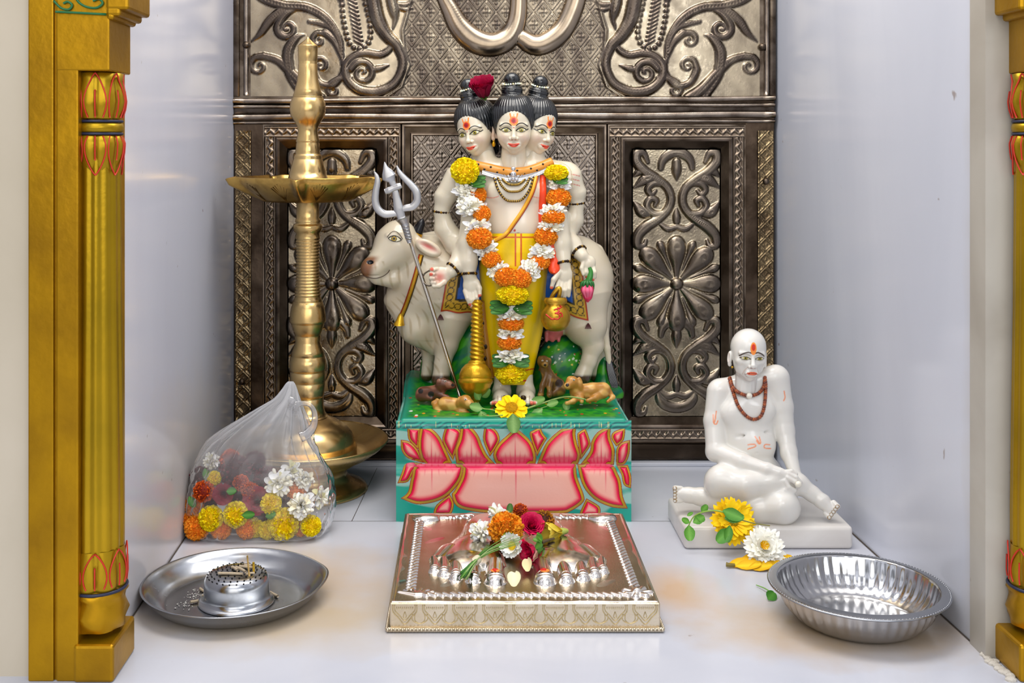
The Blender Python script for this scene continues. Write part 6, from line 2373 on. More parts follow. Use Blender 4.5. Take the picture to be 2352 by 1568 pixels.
# ================================================================ silver footprint plate
M_pol = mat('polished_silver', '#e6dfd8', 0.15, 1.0, rough_noise=(45, .1, .26), bump=(320, .05, .001))
M_pol2 = mat('side_silver', '#cfc2ac', 0.26, 1.0, bump=(500, .2, .001), tint=(30, '#b3a283', .6, .4, .65))
CX, HX2, Y0, Y1, ZS = .0600, .1425, 1.193, 1.482, .030
pad = thing('silver_footprint_plate', 'square silver plate with two raised feet, in front of the lotus pedestal', 'ritual plate', (CX, (Y0 + Y1) / 2, 0))
R = Relief(-142, 142, 0, 288, .9)
R.h[:] = 0
for sx, big in ((-1, (-30, 56)), (1, (25, 56))):
    toes = [big] + ([(-54, 59), (-73.5, 67), (-87, 77), (-98, 86)] if sx < 0 else [(49, 58), (68, 65), (82, 75), (93, 85)])
    cxm = -2.5

    def mx(a):
        return a
    # sole
    hx = -34 if sx < 0 else 29
    A = np.array([[hx + sx * 24, 122], [hx + sx * 17, 160], [hx + sx * 5, 204], [hx + sx * 1, 246], [hx, 260]], float)
    for pr in ([37, 36, 31, 28, 24],):
        R2 = Relief(-142, 142, 0, 288, .9)
        R2.stroke(A, pr, .34, 8, .8)
        R2.stroke([(hx + sx * 58, 122), (hx + sx * 46, 150)], [14, 18], .5, 8, .8)
        R2.stroke([(hx - sx * 2, 104), (hx + sx * 8, 130)], [16, 24], .5, 8, .8)
        R.h = np.maximum(R.h, R2.h * .95)
    for i, (a, b) in enumerate(toes):
        r = 12.5 if i == 0 else (9.3, 8.6, 7.8, 6.8)[i - 1]
        ln = 42 if i == 0 else 40 - 3 * i
        for k in range(2):
            R.stroke([(a - sx * 1 + sx * i * .6, b + ln + 8), (a, b + ln * .5), (a, b)], [r * .78, r * .85, r], .95 if i == 0 else 1.05)
        R.h = np.maximum(R.h, 0)
        # nail and joint lines
        d_ = np.hypot(R.X - a, (R.Y - b + 1))
        R.h -= 1.3 * np.exp(-((d_ - r * .80) / .9) ** 2) * (R.Y > b - r * .2) * (R.h > 2)
        R.h -= 1.0 * np.exp(-((R.Y - b + r * .35 - .02 * (R.X - a) ** 2) / .8) ** 2) * (np.abs(R.X - a) < r * .8)
        if i:
            R.dot(a + sx * -8, b + ln + 6, 4.5, .8)
R.h = np.clip(R.h, 0, None)
# twisted rope border
ins = 20
t_ = 0
for (a, b, c, d_) in ((-142 + ins, 20, 142 - ins, 20), (-142 + ins, 272, 142 - ins, 272), (-142 + ins, 20, -142 + ins, 272), (142 - ins, 20, 142 - ins, 272)):
    L_ = math.hypot(c - a, d_ - b)
    ux, uy = (c - a) / L_, (d_ - b) / L_
    for s_ in np.arange(14, L_ - 12, 8.6):
        x_, y_ = a + ux * s_, b + uy * s_
        R.seg((x_ - ux * 4 - uy * 3.4, y_ - uy * 4 + ux * 3.4), (x_ + ux * 4 + uy * 3.4, y_ + uy * 4 - ux * 3.4), 2.7, 2.7, 1.0)
# corner emblems: conch, mace, lotus, wheel in low relief
R.stroke([(-128, 270), (-118, 262), (-104, 266), (-112, 274)], [5, 9, 8, 3], .8)
R.stroke([(-100, 268), (-80, 272), (-56, 277)], [4, 3.5, 5], .9)
R.stroke([(100, 268), (112, 262), (124, 268), (116, 276), (106, 272)], [6, 9, 8, 6, 4], .8)
for k in range(6):
    R.dot(60 + k * 8, 275 - (k % 2) * 3, 4.2, .9)
for k in range(7):
    a = k * .9
    R.seg((122, 24), (122 + 13 * math.cos(a), 26 + 12 * math.sin(a)), 3, 4.2, .9)
    R.seg((-116, 20), (-116 + 20 * math.cos(a * .5), 22 + 14 * math.sin(a * .5)), 3, 2.2, .9)
R.dot(122, 25, 6, 1.1)
R.h += .28 * np.sin(R.X * .11 + 2 * np.sin(R.Y * .05)) * np.sin(R.Y * .07 + 1)
edge = np.minimum.reduce([R.X + 142.5, 142.5 - R.X, R.Y + .5, 288.5 - R.Y])
R.h = np.where(edge < 2.2, R.h - (2.2 - edge) ** 2 * .6, R.h)
R.h += 1.2 * np.exp(-((edge - 3) / 1.8) ** 2)
v = np.stack([CX + R.X * .001, Y0 + .001 + R.Y * .001, ZS + R.h * .001], -1).reshape(-1, 3)
c = np.broadcast_to(lin('#d9cfc4'), v.shape)
part('raised_top', Geo().add(v, grid_faces(len(R.x), len(R.y)), c), M_pol, pad)
g = Geo()
g.add(*box((CX - HX2, Y0, .0045), (CX + HX2, Y1, ZS + .0002), .0012))
part('plate_side', g, M_pol2, pad, smooth=False)
g = Geo()
g.add(*box((CX - HX2 - .0032, Y0 - .0032, 0), (CX + HX2 + .0032, Y1 + .0030, .0052), .0015))
part('plate_foot', g, M_pol2, pad, smooth=False)
g = Geo()
for k in range(74):
    x_ = CX - HX2 - .002 + (2 * HX2 + .004) * k / 73
    g.add(*ball((x_, Y0 - .0036, .0032), (.0019, .0016, .0022), 6, 8))
for k in range(74):
    y_ = Y0 + (Y1 - Y0) * k / 73
    for x_ in (CX - HX2 - .0036, CX + HX2 + .0036):
        g.add(*ball((x_, y_, .0032), (.0016, .0019, .0022), 5, 6))
part('beaded_edge', g, M_pol2, pad).__setitem__('kind', 'stuff')
# engraved petal outlines on the front
g = Geo()
n = 9
w = 2 * HX2 / n
for k in range(n):
    xc = CX - HX2 + w * (k + .5)
    for (rw, dep, top_) in ((.40, .0165, .0285), (.34, .0135, .0285)):
        pts = [(xc - rw * w, top_), (xc - rw * w * .98, top_ - dep * .45), (xc - rw * w * .55, top_ - dep * .82), (xc, top_ - dep * 1.25), (xc + rw * w * .55, top_ - dep * .82), (xc + rw * w * .98, top_ - dep * .45), (xc + rw * w, top_)]
        c_ = catmull([(a, Y0 - .0002, b) for a, b in pts], 5)
        g.add(*tube(c_, .00055, 5))
    for j in range(9):
        x_ = xc + (j - 4) * .0021
        g.add(*tube(np.array([(x_, Y0 - .0001, .0262), (x_, Y0 - .0001, .0235)]), .0004, 4))
    c_ = catmull([(xc, Y0 - .0002, .021), (xc - .0016, Y0 - .0002, .016), (xc, Y0 - .0002, .0145), (xc + .0016, Y0 - .0002, .016), (xc, Y0 - .0002, .021)], 4)
    g.add(*tube(c_, .0004, 4))
    if k:
        xk = CX - HX2 + w * k
        for rw in (.24, .16):
            c_ = catmull([(xk - rw * w, Y0 - .0002, .0185), (xk - rw * w, Y0 - .0002, .012), (xk, Y0 - .0002, .0085), (xk + rw * w, Y0 - .0002, .012), (xk + rw * w, Y0 - .0002, .0185)], 5)
            g.add(*tube(c_, .0005, 5))
part('engraved_petals', g, mat('engraved_silver', '#d8c496', .3, 1.0), pad)
M_kum = mat('red_powder', None, .9)
for nm, a in (('red_mark', -30), ('red_mark', 25)):
    g = Geo()
    v_, f_ = ball((CX + a * .001, Y0 + .059, ZS + .0123), (.0056, .0050, .0009), 6, 16)
    g.add(v_, f_, lin('#f08a3c'))
    for k in range(14):
        v_, f_ = ball((CX + a * .001 + rng.normal(0, .0016), Y0 + .059 + rng.normal(0, .0014), ZS + .0131), (.0014, .0013, .0008), 5, 8)
        g.add(v_, f_, lin('#d2281a'))
    part(nm, g, M_kum, pad)


# ---------------- flowers on the plate
def on(a, b, z):
    return PF(a, b, z)


FS = 1.40 / F
ME['cream'] = [mesh_data('cream_bunch', white_bunch(26, 11, '#f6f0c0'), M_petal), mesh_data('cream_bunch', white_bunch(22, 12, '#f3eeb8', 1.05), M_petal)]


def fl(name, kind, loc, r, d, label, cat='flower', group=None, squash=None):
    o = bloom(kind, loc, r, d, None, name, squash)
    return tag(o, label, cat, group)


fl('cream_flower', 'cream', on(1108, 1222, .047), 33 * FS, (-.5, -.7, .5), 'creamy white flower at the left end of the heap on the silver plate')
fl('cream_flower', 'cream', on(1146, 1188, .056), 33 * FS, (-.2, -.4, .8), 'creamy white flower at the back of the heap, above the orange marigold')
om_ = thing('orange_marigold', 'orange marigold seen from behind with a round green base, on the silver plate', 'flower', on(1162, 1215, .046))
og = marigold('#ffa828', '#f88c10', 460, 31, 2.75)
place('petal_head', mesh_data('petal_head', og, M_petal), on(1162, 1214, .054), aim((-.10, .80, .40), .3), 45 * FS, om_)
cv_, cf_ = lathe([(.02, -.99), (.12, -1.0), (.26, -.93), (.33, -.78), (.33, -.55), (.25, -.35)], 20)
place('green_base', mesh_data('green_base', Geo().add(cv_, cf_, lin('#7d9c2c')), M_leaf), on(1164, 1217, .053), aim((-.06, .85, .30), .3), 46 * FS * 1.0, om_)
ME['pink'] = [mesh_data('pink_rose', rose('#d00c4c', '#86062e', 21, 6, .75), M_rose), mesh_data('crimson_rose', rose('#e8104e', '#9a0838', 22, 4, .7), M_rose)]
pk = thing('pink_rose', 'ruffled crimson rose in the middle of the heap on the silver plate', 'flower', on(1222, 1222, .045))
place('blossom', ME['pink'][0], on(1221, 1206, .055), aim((.15, -.65, .75), .5), 35 * FS, pk)
pk2 = thing('pink_rose', 'small crimson rose lying on its side with green sepals, below the larger rose', 'flower', on(1222, 1262, .04))
place('blossom', ME['pink'][1], on(1214, 1264, .043), aim((-.75, -.55, -.15), .5), 32 * FS, pk2)
g = Geo()
for k in range(5):
    a = k * 1.25
    add_leaf(g, on(1246, 1243, .045), (-.6, .3 * math.cos(a), .8 * math.sin(a)), (.6, -.5, .4), 22 * FS, 8 * FS, '#3f7a1e', '#6aa32e')
g.add(*stem_tube([on(1244, 1245, .044), on(1258, 1240, .044), on(1273, 1236, .044)], (.0022, .0012)), c=lin('#5a4a30'))
part('sepal', g, M_leaf, pk2)
wf = thing('white_daisy', 'white flower with yellow centre at the front of the heap on the silver plate', 'flower', on(1180, 1275, .04))
place('petal_ring', mesh_data('petal_ring', daisy(15, .8, .2, '#fdfcf4', '#f2e060', '#e0b820', .12, 2, 9, .25, .05, .2, .35), M_petal), on(1180, 1254, .044), aim((-.45, -.75, .35), .2), 38 * FS, wf)
g = Geo()
v_, f_ = ball((0, 0, .2), (.24, .24, .2), 8, 14)
place('flower_disc', mesh_data('flower_disc', g.add(v_, f_, lin('#e2c022')), M_petal), on(1180, 1254, .044), aim((-.45, -.75, .35), 0), 38 * FS, wf)
db = thing('dried_flower', 'dried brown and gold flower at the right of the heap on the silver plate', 'flower', on(1250, 1205, .042))
place('blossom', mesh_data('blossom', marigold('#c07a18', '#4a2410', 110, 41, 1.7), M_petal), on(1248, 1197, .054), aim((.2, -.6, .7), .2), 30 * FS, db)
fl('dried_petals', 'rust', on(1195, 1172, .05), 20 * FS, (0, -.5, .8), 'withered dark brown flower at the very back of the heap on the silver plate')
ye = thing('yellow_bloom', 'pale yellow trumpet flower with green base at the right end of the heap', 'flower', on(1275, 1232, .04))
g = Geo()
for k in range(5):
    v_, f_ = petal_grid(.95, .34, .4, .1, 8, 5, .65, .03, .3, .1, k)
    v_ = put(v_, rotm('Y', -1.05), rotm('Z', k * 1.2566))
    g.add(v_, f_, mixc(lin('#d9b820'), lin('#f6dc5c'), np.repeat(np.linspace(0, 1, 8), 5)))
place('petal_cup', mesh_data('petal_cup', g, M_petal), on(1290, 1221, .045), aim((-.85, -.55, .15), .3), 58 * FS, ye)
g = Geo().add(*stem_tube([on(1283, 1222, .044), on(1294, 1220, .044), on(1302, 1219, .043)], (.0055, .003)), c=lin('#b5c05a'))
part('green_base', g, M_leaf, ye)
# sprig leaf behind
g = Geo()
add_leaf(g, on(1170, 1178, .05), (.1, .2, .9), (0, -1, .3), 22 * FS, 8 * FS, '#4a7a38', '#6a9a50')
solo('green_leaf', g, M_leaf, 'small green leaf sticking up behind the orange marigold on the silver plate', 'leaf')
# grass bundle
gb = thing('grass_bundle', 'bundle of thin green grass blades tied with white thread on the left silver foot', 'grass bundle', on(1100, 1290, .045))
for k in range(20):
    a, b = random.uniform(-1, 1), random.uniform(-1, 1)
    p0 = on(1066 + a * 9, 1322 + b * 8, .040 + random.uniform(0, .004))
    p1 = on(1094 + a * 3, 1286 + b * 3, .047 + random.uniform(0, .003))
    p2 = on(1128 + a * 8, 1258 + b * 9, .052 + random.uniform(-.002, .006))
    p3 = on(1172 + a * 26 + (k % 3) * 10, 1232 + b * 16, .058 + random.uniform(-.004, .008))
    part('grass_blade', Geo().add(*stem_tube([p0, p1, p2, p3] if k % 2 else [p0, p1, p2], (.0009, .0003), 5), c=lin(['#3f7f2a', '#6a9f40', '#2f6a2a', '#93b06a'][k % 4])), M_leaf, gb)
c_ = np.array([on(1090, 1290, .046), on(1094, 1287, .0475), on(1098, 1283, .048)])
part('thread_tie', Geo().add(*tube(c_, .0048, 10), c=lin('#ece8da')), M_thread, gb)


def loose_petal(a, b, z, L_, W_, col_, d, n, label, name='petal'):
    v_, f_ = petal_grid(1, W_ / L_, .5, .2, 7, 5, .55, .06, .4, .15, 3)
    x = np.asarray(d, float) / np.linalg.norm(d)
    nn = np.asarray(n, float)
    nn = nn - x * (nn @ x)
    nn /= np.linalg.norm(nn)
    y = np.cross(nn, x)
    v_ = on(a, b, z) + (v_ * L_) @ np.stack([x, y, nn])
    return solo(name, Geo().add(v_, f_, mixc(lin(col_), lin('#f4e9a8'), np.repeat(np.linspace(.6, 0, 7), 5))), M_petal, label, 'petal')


loose_petal(1180, 1347, .0335, .017, .0075, '#f5edc8', (.05, .9, .5), (0, -.6, .8), 'cream petal lying between the two silver big toes')
loose_petal(1213, 1312, .0345, .015, .006, '#e8d2a8', (.0, .9, .6), (-.3, -.6, .7), 'pale beige petal leaning on the right silver big toe')
# ================================================================ seated white marble figure
W_ = Space(1.49)
sw = thing('seated_marble_statue', 'white marble statue of a seated bald man with crossed legs and bead necklace', 'statue', (.385, 1.49, 0))
M_white = mat('white_marble', None, .2, sss=.3, sss_rad=(.008, .006, .005), coat=.3, coat_rough=.12)
g = Geo()
x0_, x1_ = float(P(1572, 0, 1.434)[0]), float(P(1960, 0, 1.434)[0])
bm_v, bm_f = box((x0_, 1.434, 0), (x1_, 1.556, .029), .005, 3)
part('base_slab', Geo().add(bm_v, bm_f), marble('slab_marble', '#dedad4', '#cfc9c2', .25, 14, .6), sw)
B2 = SDF((1530, 740, -70), (1945, 1225, 125), 1.6)
B2.ell((1717, 940, -2), (70, 64, 42), 8)
B2.rc((1655, 897, -6), (1715, 885, -8), 27, 30, 14)
B2.rc((1715, 885, -8), (1780, 868, -8), 30, 31, 14)
for (a, b) in ((1688, 950), (1748, 944)):
    B2.ell((a, b, 24), (32, 27, 17), 12)
B2.ell((1720, 1000, 0), (60, 60, 40), 20)
B2.ell((1738, 1026, 18), (44, 40, 30), 16)
B2.rc((1690, 1003, 38), (1770, 992, 30), 2.5, 2.0, 6, 'sub')
B2.ell((1718, 1090, -14), (80, 56, 50), 24)
B2.ell((1738, 1041, 49), (5, 3, 4), 3, 'sub')
# picture-left arm across the knee
B2.ch([(1653, 900, -4, 30), (1642, 965, 0, 25.5), (1645, 1035, 14, 24)], 8)
B2.ch([(1645, 1037, 14, 24), (1704, 1060, 52, 19.5), (1762, 1078, 74, 15.5), (1790, 1086, 80, 13.5)], 7)
B2.ell((1804, 1094, 82), (19, 14, 10), 6, rot=28)
B2.ch([(1812, 1088, 86, 6.5), (1828, 1096, 88, 5.6), (1838, 1107, 84, 4.8)], 2)
B2.ch([(1810, 1097, 88, 6.5), (1826, 1106, 90, 5.6), (1832, 1117, 84, 4.8)], 2)
B2.ch([(1803, 1104, 88, 6.5), (1812, 1119, 90, 5.6), (1826, 1126, 86, 4.8)], 2)
B2.ch([(1797, 1106, 86, 6), (1803, 1124, 88, 5.4), (1818, 1131, 86, 4.6)], 2)
B2.ch([(1806, 1084, 84, 6.5), (1818, 1082, 84, 5.6), (1829, 1088, 82, 4.6)], 2)
# picture-right arm
B2.ch([(1783, 872, -6, 31), (1797, 935, -6, 25), (1803, 990, 0, 22), (1812, 1040, 20, 19), (1826, 1086, 46, 14)], 8)
B2.ell((1830, 1104, 54), (14, 18, 10), 6)
for k in range(4):
    B2.ch([(1824 + k * 5, 1112, 58, 5), (1828 + k * 5, 1124, 62, 4.5)], 2)
# legs
B2.ch([(1740, 1090, 2, 46), (1660, 1106, 42, 40)], 14)
B2.ch([(1657, 1108, 42, 40), (1715, 1116, 66, 33), (1780, 1108, 64, 28), (1835, 1112, 54, 22), (1866, 1134, 52, 18)], 10)
B2.ch([(1866, 1134, 52, 18), (1890, 1152, 58, 17), (1908, 1170, 64, 13)], 6)
for k in range(5):
    a = 1903 + k * 4.6
    b = 1184 - k * 6.2
    B2.ch([(a - 7, b - 6, 66, 6), (a + 2, b + 4, 72, 5.6 if k < 4 else 7.2)], 2)
B2.ch([(1746, 1100, 14, 44), (1800, 1166, 74, 38)], 14)
B2.ch([(1800, 1168, 74, 37), (1745, 1172, 62, 30), (1670, 1156, 34, 25), (1610, 1140, 12, 20), (1580, 1136, 6, 17), (1562, 1134, 6, 14)], 10)
for k in range(5):
    B2.ch([(1564, 1121 + k * 7, 10, 6), (1551, 1121 + k * 7.2, 14, 5.2 if k else 7)], 2)
sv, sq = B2.mesh(flip=True)
x, y, z = sv.T
sc_ = np.repeat(lin('#dedbd4')[None], len(sv), 0)


def stroke_paint(c, pts, w, col_, zmin):
    p = catmull(np.array(pts, float), 8)
    d = np.full(len(sv), 1e3)
    for a, b in zip(p[:-1], p[1:]):
        ab = b - a
        t = np.clip(((x - a[0]) * ab[0] + (y - a[1]) * ab[1]) / max(ab @ ab, 1e-9), 0, 1)
        d = np.minimum(d, np.hypot(x - a[0] - t * ab[0], y - a[1] - t * ab[1]))
    return cblend(c, col_, .85 * (1 - sstep(w * .6, w * 1.4, d)) * (z > zmin))


for pts in ([(1645, 944), (1643, 962), (1640, 972)], [(1638, 952), (1639, 970), (1645, 974), (1649, 966)],
            [(1734, 1002), (1741, 1012), (1745, 1018)], [(1744, 1003), (1747, 1016), (1743, 1019), (1738, 1012)],
            [(1718, 1021), (1732, 1020), (1735, 1025), (1718, 1031)], [(1768, 1021), (1757, 1021), (1756, 1028), (1770, 1030)],
            [(1801, 898), (1803, 912), (1800, 920)]):
    sc_ = stroke_paint(sc_, pts, 1.5, '#f0905a', -30)
for k in range(5):
    a, b = 1905 + k * 4.6, 1188 - k * 6.2
    d = np.abs(np.hypot(x - a, y - b) - 4)
    sc_ = cblend(sc_, '#8a6a2a', .8 * (d < 1.1) * (z > 60))
    d = np.abs(np.hypot(x - 1550, y - (1121 + k * 7.2)) - 4)
    sc_ = cblend(sc_, '#8a6a2a', .8 * (d < 1.0) * (x < 1558))
ov, oq, oc = head_template('old')
hf = head_frame(1718, 820, 30, 14, -2, .97, 4)
g = Geo()
g.add(W_.w(sv), sq, sc_)
g.add(W_.w(hf(ov)), oq, oc)
swb = part('figure', g, M_white, sw)
qs = depth_map([sv, hf(ov)], 1530, 1945, 745, 1225)
M_rud = mat('brown_bead', None, .3, coat=.4)
for nm, pts, r_ in (('bead_necklace', [(1676, 866), (1684, 890), (1700, 903), (1721, 909), (1742, 903), (1754, 888), (1757, 868)], 4.6),
                    ('bead_necklace', [(1675, 868), (1684, 900), (1696, 932), (1714, 955), (1732, 963), (1748, 955), (1756, 930), (1759, 890), (1757, 866)], 4.6)):
    c_ = drape(qs, pts, 2.0, n=12, smooth=6)
    g = Geo()
    g.add(*tube(W_.w(c_), r_ * .6 * W_.s, 8), c=lin('#5a2410'))
    L_ = np.concatenate([[0], np.cumsum(np.linalg.norm(np.diff(c_, axis=0), axis=1))])
    for j, d in enumerate(np.arange(2, L_[-1], 5.2)):
        p = np.array([np.interp(d, L_, c_[:, i]) for i in range(3)])
        v_, f_ = ball(p, (r_, r_, r_), 6, 9)
        g.add(W_.w(v_), f_, lin(['#8a3c14', '#6a2a0e', '#a3501e'][j % 3]))
    part(nm, g, M_rud, swb)
v_, f_ = ball((1721, 909, qs(1721, 909) + 6), 7.5, 10, 14)
part('pearl', Geo().add(W_.w(v_), f_), M_pearl, swb)
v_, f_ = ball((1682, 843, qs(1682, 841) + 1), 3, 8, 8)
part('earring', Geo().add(W_.w(v_), f_, lin('#c89a2a')), M_goldp, swb)
v_, f_ = ball((1834, 1112, 96), 8, 10, 14)
part('white_bead', Geo().add(W_.w(v_), f_), M_pearl, swb)

# ---------------- flowers before it
yg = thing('yellow_flower', 'large yellow flower with green leaves leaning on the front of the marble slab', 'flower', P(1682, 1255, 1.42))
place('petal_ring', mesh_data('petal_ring', daisy(17, .84, .21, '#ffd61a', '#f4b400', '#b8a020', .2, 2, 17, .06, .06, .35, .08), M_petal), P(1683, 1197, 1.424), aim((.12, -.8, .45), .1), 62 * 1.42 / F, yg)
for (a, b, dx, dz, L_, W2) in ((1660, 1172, .9, -.35, 46, 14), (1664, 1190, .9, .1, 44, 12), (1678, 1216, -.75, -.6, 42, 15), (1676, 1206, -.15, -.8, 38, 10)):
    g = Geo()
    add_leaf(g, P(a, b, 1.402), (dx, -.1, dz), (0, -.9, .35), L_ * 1.41 / F, W2 * 1.41 / F, '#3f7f22', '#63a238')
    part('leaf', g, M_leaf, yg)
g = Geo()
g.add(*stem_tube([P(1664, 1176, 1.41), P(1640, 1172, 1.415), P(1610, 1177, 1.42), P(1592, 1188, 1.424), P(1581, 1208, 1.426)], (.0011, .0007)), c=lin('#8fb04a'))
g.add(*stem_tube([P(1690, 1190, 1.405), P(1730, 1201, 1.412), P(1768, 1207, 1.425)], (.0010, .0007)), c=lin('#8f8a4a'))
part('flower_stem', g, M_leaf, yg)
for (a, b, dx, dz, L_, W2) in ((1582, 1206, .05, -1, 34, 13), (1592, 1200, .8, .5, 30, 10), (1584, 1200, -.8, .4, 22, 7), (1612, 1176, .5, .8, 22, 8), (1600, 1182, .8, -.6, 22, 8), (1578, 1184, .8, .5, 16, 4)):
    g = Geo()
    add_leaf(g, P(a, b, 1.422), (dx, -.1, dz), (0, -.9, .35), L_ * 1.42 / F, W2 * 1.42 / F, '#4f9228', '#78b548')
    part('leaf', g, M_leaf, yg)
wz = thing('white_zinnia', 'double white zinnia with yellow heart lying in front of the marble slab', 'flower', P(1755, 1300, 1.39))
place('petal_ring', mesh_data('petal_ring', daisy(15, .86, .2, '#fffdf2', '#ece070', '#e0b820', 0, 4, 27, .06, .05, .3, .04), M_petal), P(1755, 1258, 1.385), aim((-.02, -.85, .5), .1), 58 * 1.385 / F, wz)
g = Geo()
for k in range(14):
    v_, f_ = petal_grid(.34, .07, .5, .1, 5, 3, .6)
    v_ = put(v_, rotm('Y', -.9), rotm('Z', k * 2.4)) + np.array([0, 0, .12])
    g.add(v_, f_, lin(['#f2c40a', '#e0a400', '#f6e27a'][k % 3]))
place('flower_heart', mesh_data('flower_heart', g, M_petal), P(1752, 1256, 1.380), aim((-.02, -.85, .5), .1), 58 * 1.385 / F, wz)
wy = thing('wilted_yellow_flower', 'wilted yellow flower lying flat on the floor under the white zinnia', 'flower', PF(1700, 1296, 0))
for (a, b, dx, dy, L_) in ((1672, 1297, 1, .1, .035), (1690, 1300, 1, -.05, .030), (1720, 1303, 1, .0, .028), (1750, 1304, 1, .15, .030), (1785, 1292, .8, .4, .024), (1700, 1290, 1, .3, .03)):
    g = Geo()
    add_leaf(g, PF(a, b, .003), (dx, dy, .05), (0, -.5, .9), L_, .0075, '#e0a808', '#f8d024', .1)
    part('petal', g, M_petal, wy)
part('flower_stem', Geo().add(*stem_tube([PF(1668, 1296, .004), PF(1676, 1297, .004), PF(1688, 1297, .004)], (.0028, .0018)), c=lin('#7a6a2a')), M_leaf, wy)
lf = thing('fallen_leaf', 'single small green leaf with a thin stalk lying on the floor beside the steel bowl', 'leaf', PF(1768, 1365, 0))
g = Geo()
add_leaf(g, PF(1764, 1377, .002), (.55, .75, .1), (.3, -.5, .8), .017, .0065, '#3f8a24', '#5fa53a')
part('leaf_blade', g, M_leaf, lf)
part('leaf_stalk', Geo().add(*stem_tube([PF(1768, 1358, .004), PF(1755, 1350, .0035), PF(1737, 1343, .002)], (.0009, .0006)), c=lin('#7fae58')), M_leaf, lf)
# ================================================================ plastic bag of flowers
ZBg = 1.47
sB = ZBg / F


def bag_material():
    m = bpy.data.materials.new('clear_plastic')
    m.use_nodes = True
    nt = m.node_tree
    L = nt.links.new
    nt.nodes.remove(nt.nodes['Principled BSDF'])
    out = nt.nodes['Material Output']
    tr = nt.nodes.new('ShaderNodeBsdfTransparent')
    gl = nt.nodes.new('ShaderNodeBsdfGlossy')
    gl.inputs['Roughness'].default_value = .12
    df = nt.nodes.new('ShaderNodeBsdfDiffuse')
    df.inputs['Color'].default_value = (.86, .86, .88, 1)
    tl_ = nt.nodes.new('ShaderNodeBsdfTranslucent')
    tl_.inputs['Color'].default_value = (.86, .86, .88, 1)
    a = nt.nodes.new('ShaderNodeAttribute')
    a.attribute_name = 'Col'
    m0 = nt.nodes.new('ShaderNodeMixShader')
    m0.inputs[0].default_value = .5
    L(df.outputs[0], m0.inputs[1])
    L(tl_.outputs[0], m0.inputs[2])
    m1 = nt.nodes.new('ShaderNodeMixShader')      # haze, thicker where the film gathers
    L(a.outputs['Fac'], m1.inputs[0])
    L(tr.outputs[0], m1.inputs[1])
    L(m0.outputs[0], m1.inputs[2])
    fr = nt.nodes.new('ShaderNodeFresnel')
    fr.inputs['IOR'].default_value = 1.32
    m2 = nt.nodes.new('ShaderNodeMixShader')
    L(fr.outputs[0], m2.inputs[0])
    L(m1.outputs[0], m2.inputs[1])
    L(gl.outputs[0], m2.inputs[2])
    L(m2.outputs[0], out.inputs['Surface'])
    return m


M_bag = bag_material()
bag = thing('plastic_bag', 'knotted clear plastic bag full of loose flowers, leaning on the left wall', 'bag', (float(P(590, 0, ZBg)[0]), 1.50, 0))
# row, left, right, front depth, back depth (pixels at ZBg), haze
SEC = [(1247, 440, 730, 26, 120, .10), (1240, 426, 748, 30, 130, .10), (1215, 421, 756, 30, 134, .08), (1180, 421, 759, 28, 134, .07), (1130, 424, 757, 20, 130, .08), (1095, 433, 748, 10, 120, .12), (1060, 449, 727, 0, 108, .20), (1030, 470, 712, -8, 96, .26),
       (1000, 506, 702, -14, 84, .32), (970, 550, 694, -20, 70, .36), (945, 590, 686, -26, 60, .42), (925, 622, 681, -30, 52, .48), (905, 640, 676, -34, 46, .52), (890, 650, 671, -36, 42, .55), (884, 656, 667, -38, 41, .55)]
SEC = np.array(SEC, float)
nu_, nv_ = 120, 200
tt = np.linspace(0, 1, nu_)
yy = np.interp(tt, np.linspace(0, 1, 200), np.interp(np.linspace(0, 1, 200), np.linspace(0, 1, len(SEC)), SEC[:, 0]))


def smooth_sec(k):
    c_ = catmull(np.column_stack([SEC[:, 0], SEC[:, k]]), 10)
    return np.interp(-yy, -c_[:, 0], c_[:, 1])


lf_, rt_, fd_, bd_, hz_ = [smooth_sec(k)[:, None] for k in range(1, 6)]
th = np.linspace(0, 2 * PI, nv_, endpoint=False)[None]
ct, st = np.cos(th), np.sin(th)
e = 0.72
cs = np.sign(ct) * np.abs(ct) ** e
sn = np.sign(st) * np.abs(st) ** e
cxm, hx = (lf_ + rt_) / 2, (rt_ - lf_) / 2
YYb = yy[:, None] * np.ones_like(th)
up_t = sstep(1120, 960, YYb)
rel = np.clip((1250 - YYb) / 360, 0, 1)
wr = (.055 * np.sin(7 * th + 2.2 * rel * 3) + .05 * np.sin(13 * th - 5 * rel + 1) + .035 * np.sin(23 * th + 9 * rel) + .02 * np.sin(37 * th - 12 * rel)) * (0.25 + 1.1 * up_t) + .012 * np.sin(5 * th + YYb * .05) + .008 * np.sin(31 * th + YYb * .11)
crinkle = .010 * np.sin(YYb * .23 + 9 * np.sin(th * 3)) * np.sin(th * 17 + YYb * .04)
k_ = 1 + wr + crinkle
Xb = cxm + hx * cs * np.clip(k_, .6, 1.12)
dm = (fd_ - bd_) / 2
dh_ = (fd_ + bd_) / 2
Db = dm - dh_ * sn * np.clip(k_, .5, 1.25)
Zb = ZBg - Db * sB
wx = (Xb - VX) * sB
wz = H - (YYb - VY) * sB
zb0 = H - (1247 - VY) * sB
wz = wz + (.0015 - zb0) * sstep(.45, 0, rel)
wz = np.maximum(wz, .0012)
wallx = XL0 + (XL1 - XL0) * (Zb - (ZN + .05)) / (ZB + .02 - ZN - .05)
wx = np.maximum(wx, wallx + .002)
hzv = np.clip(hz_ * 1.15 + .06 + .3 * np.clip(np.sin(13 * th - 5 * rel + 1) * np.sin(7 * th + 6.6 * rel), 0, 1) ** 2 * up_t + .25 * np.exp(-((np.sin(5 * th + rel * 2)) / .05) ** 2) * up_t, 0, .8) * np.ones_like(wx)
vb = np.stack([wx, Zb, wz], -1).reshape(-1, 3)
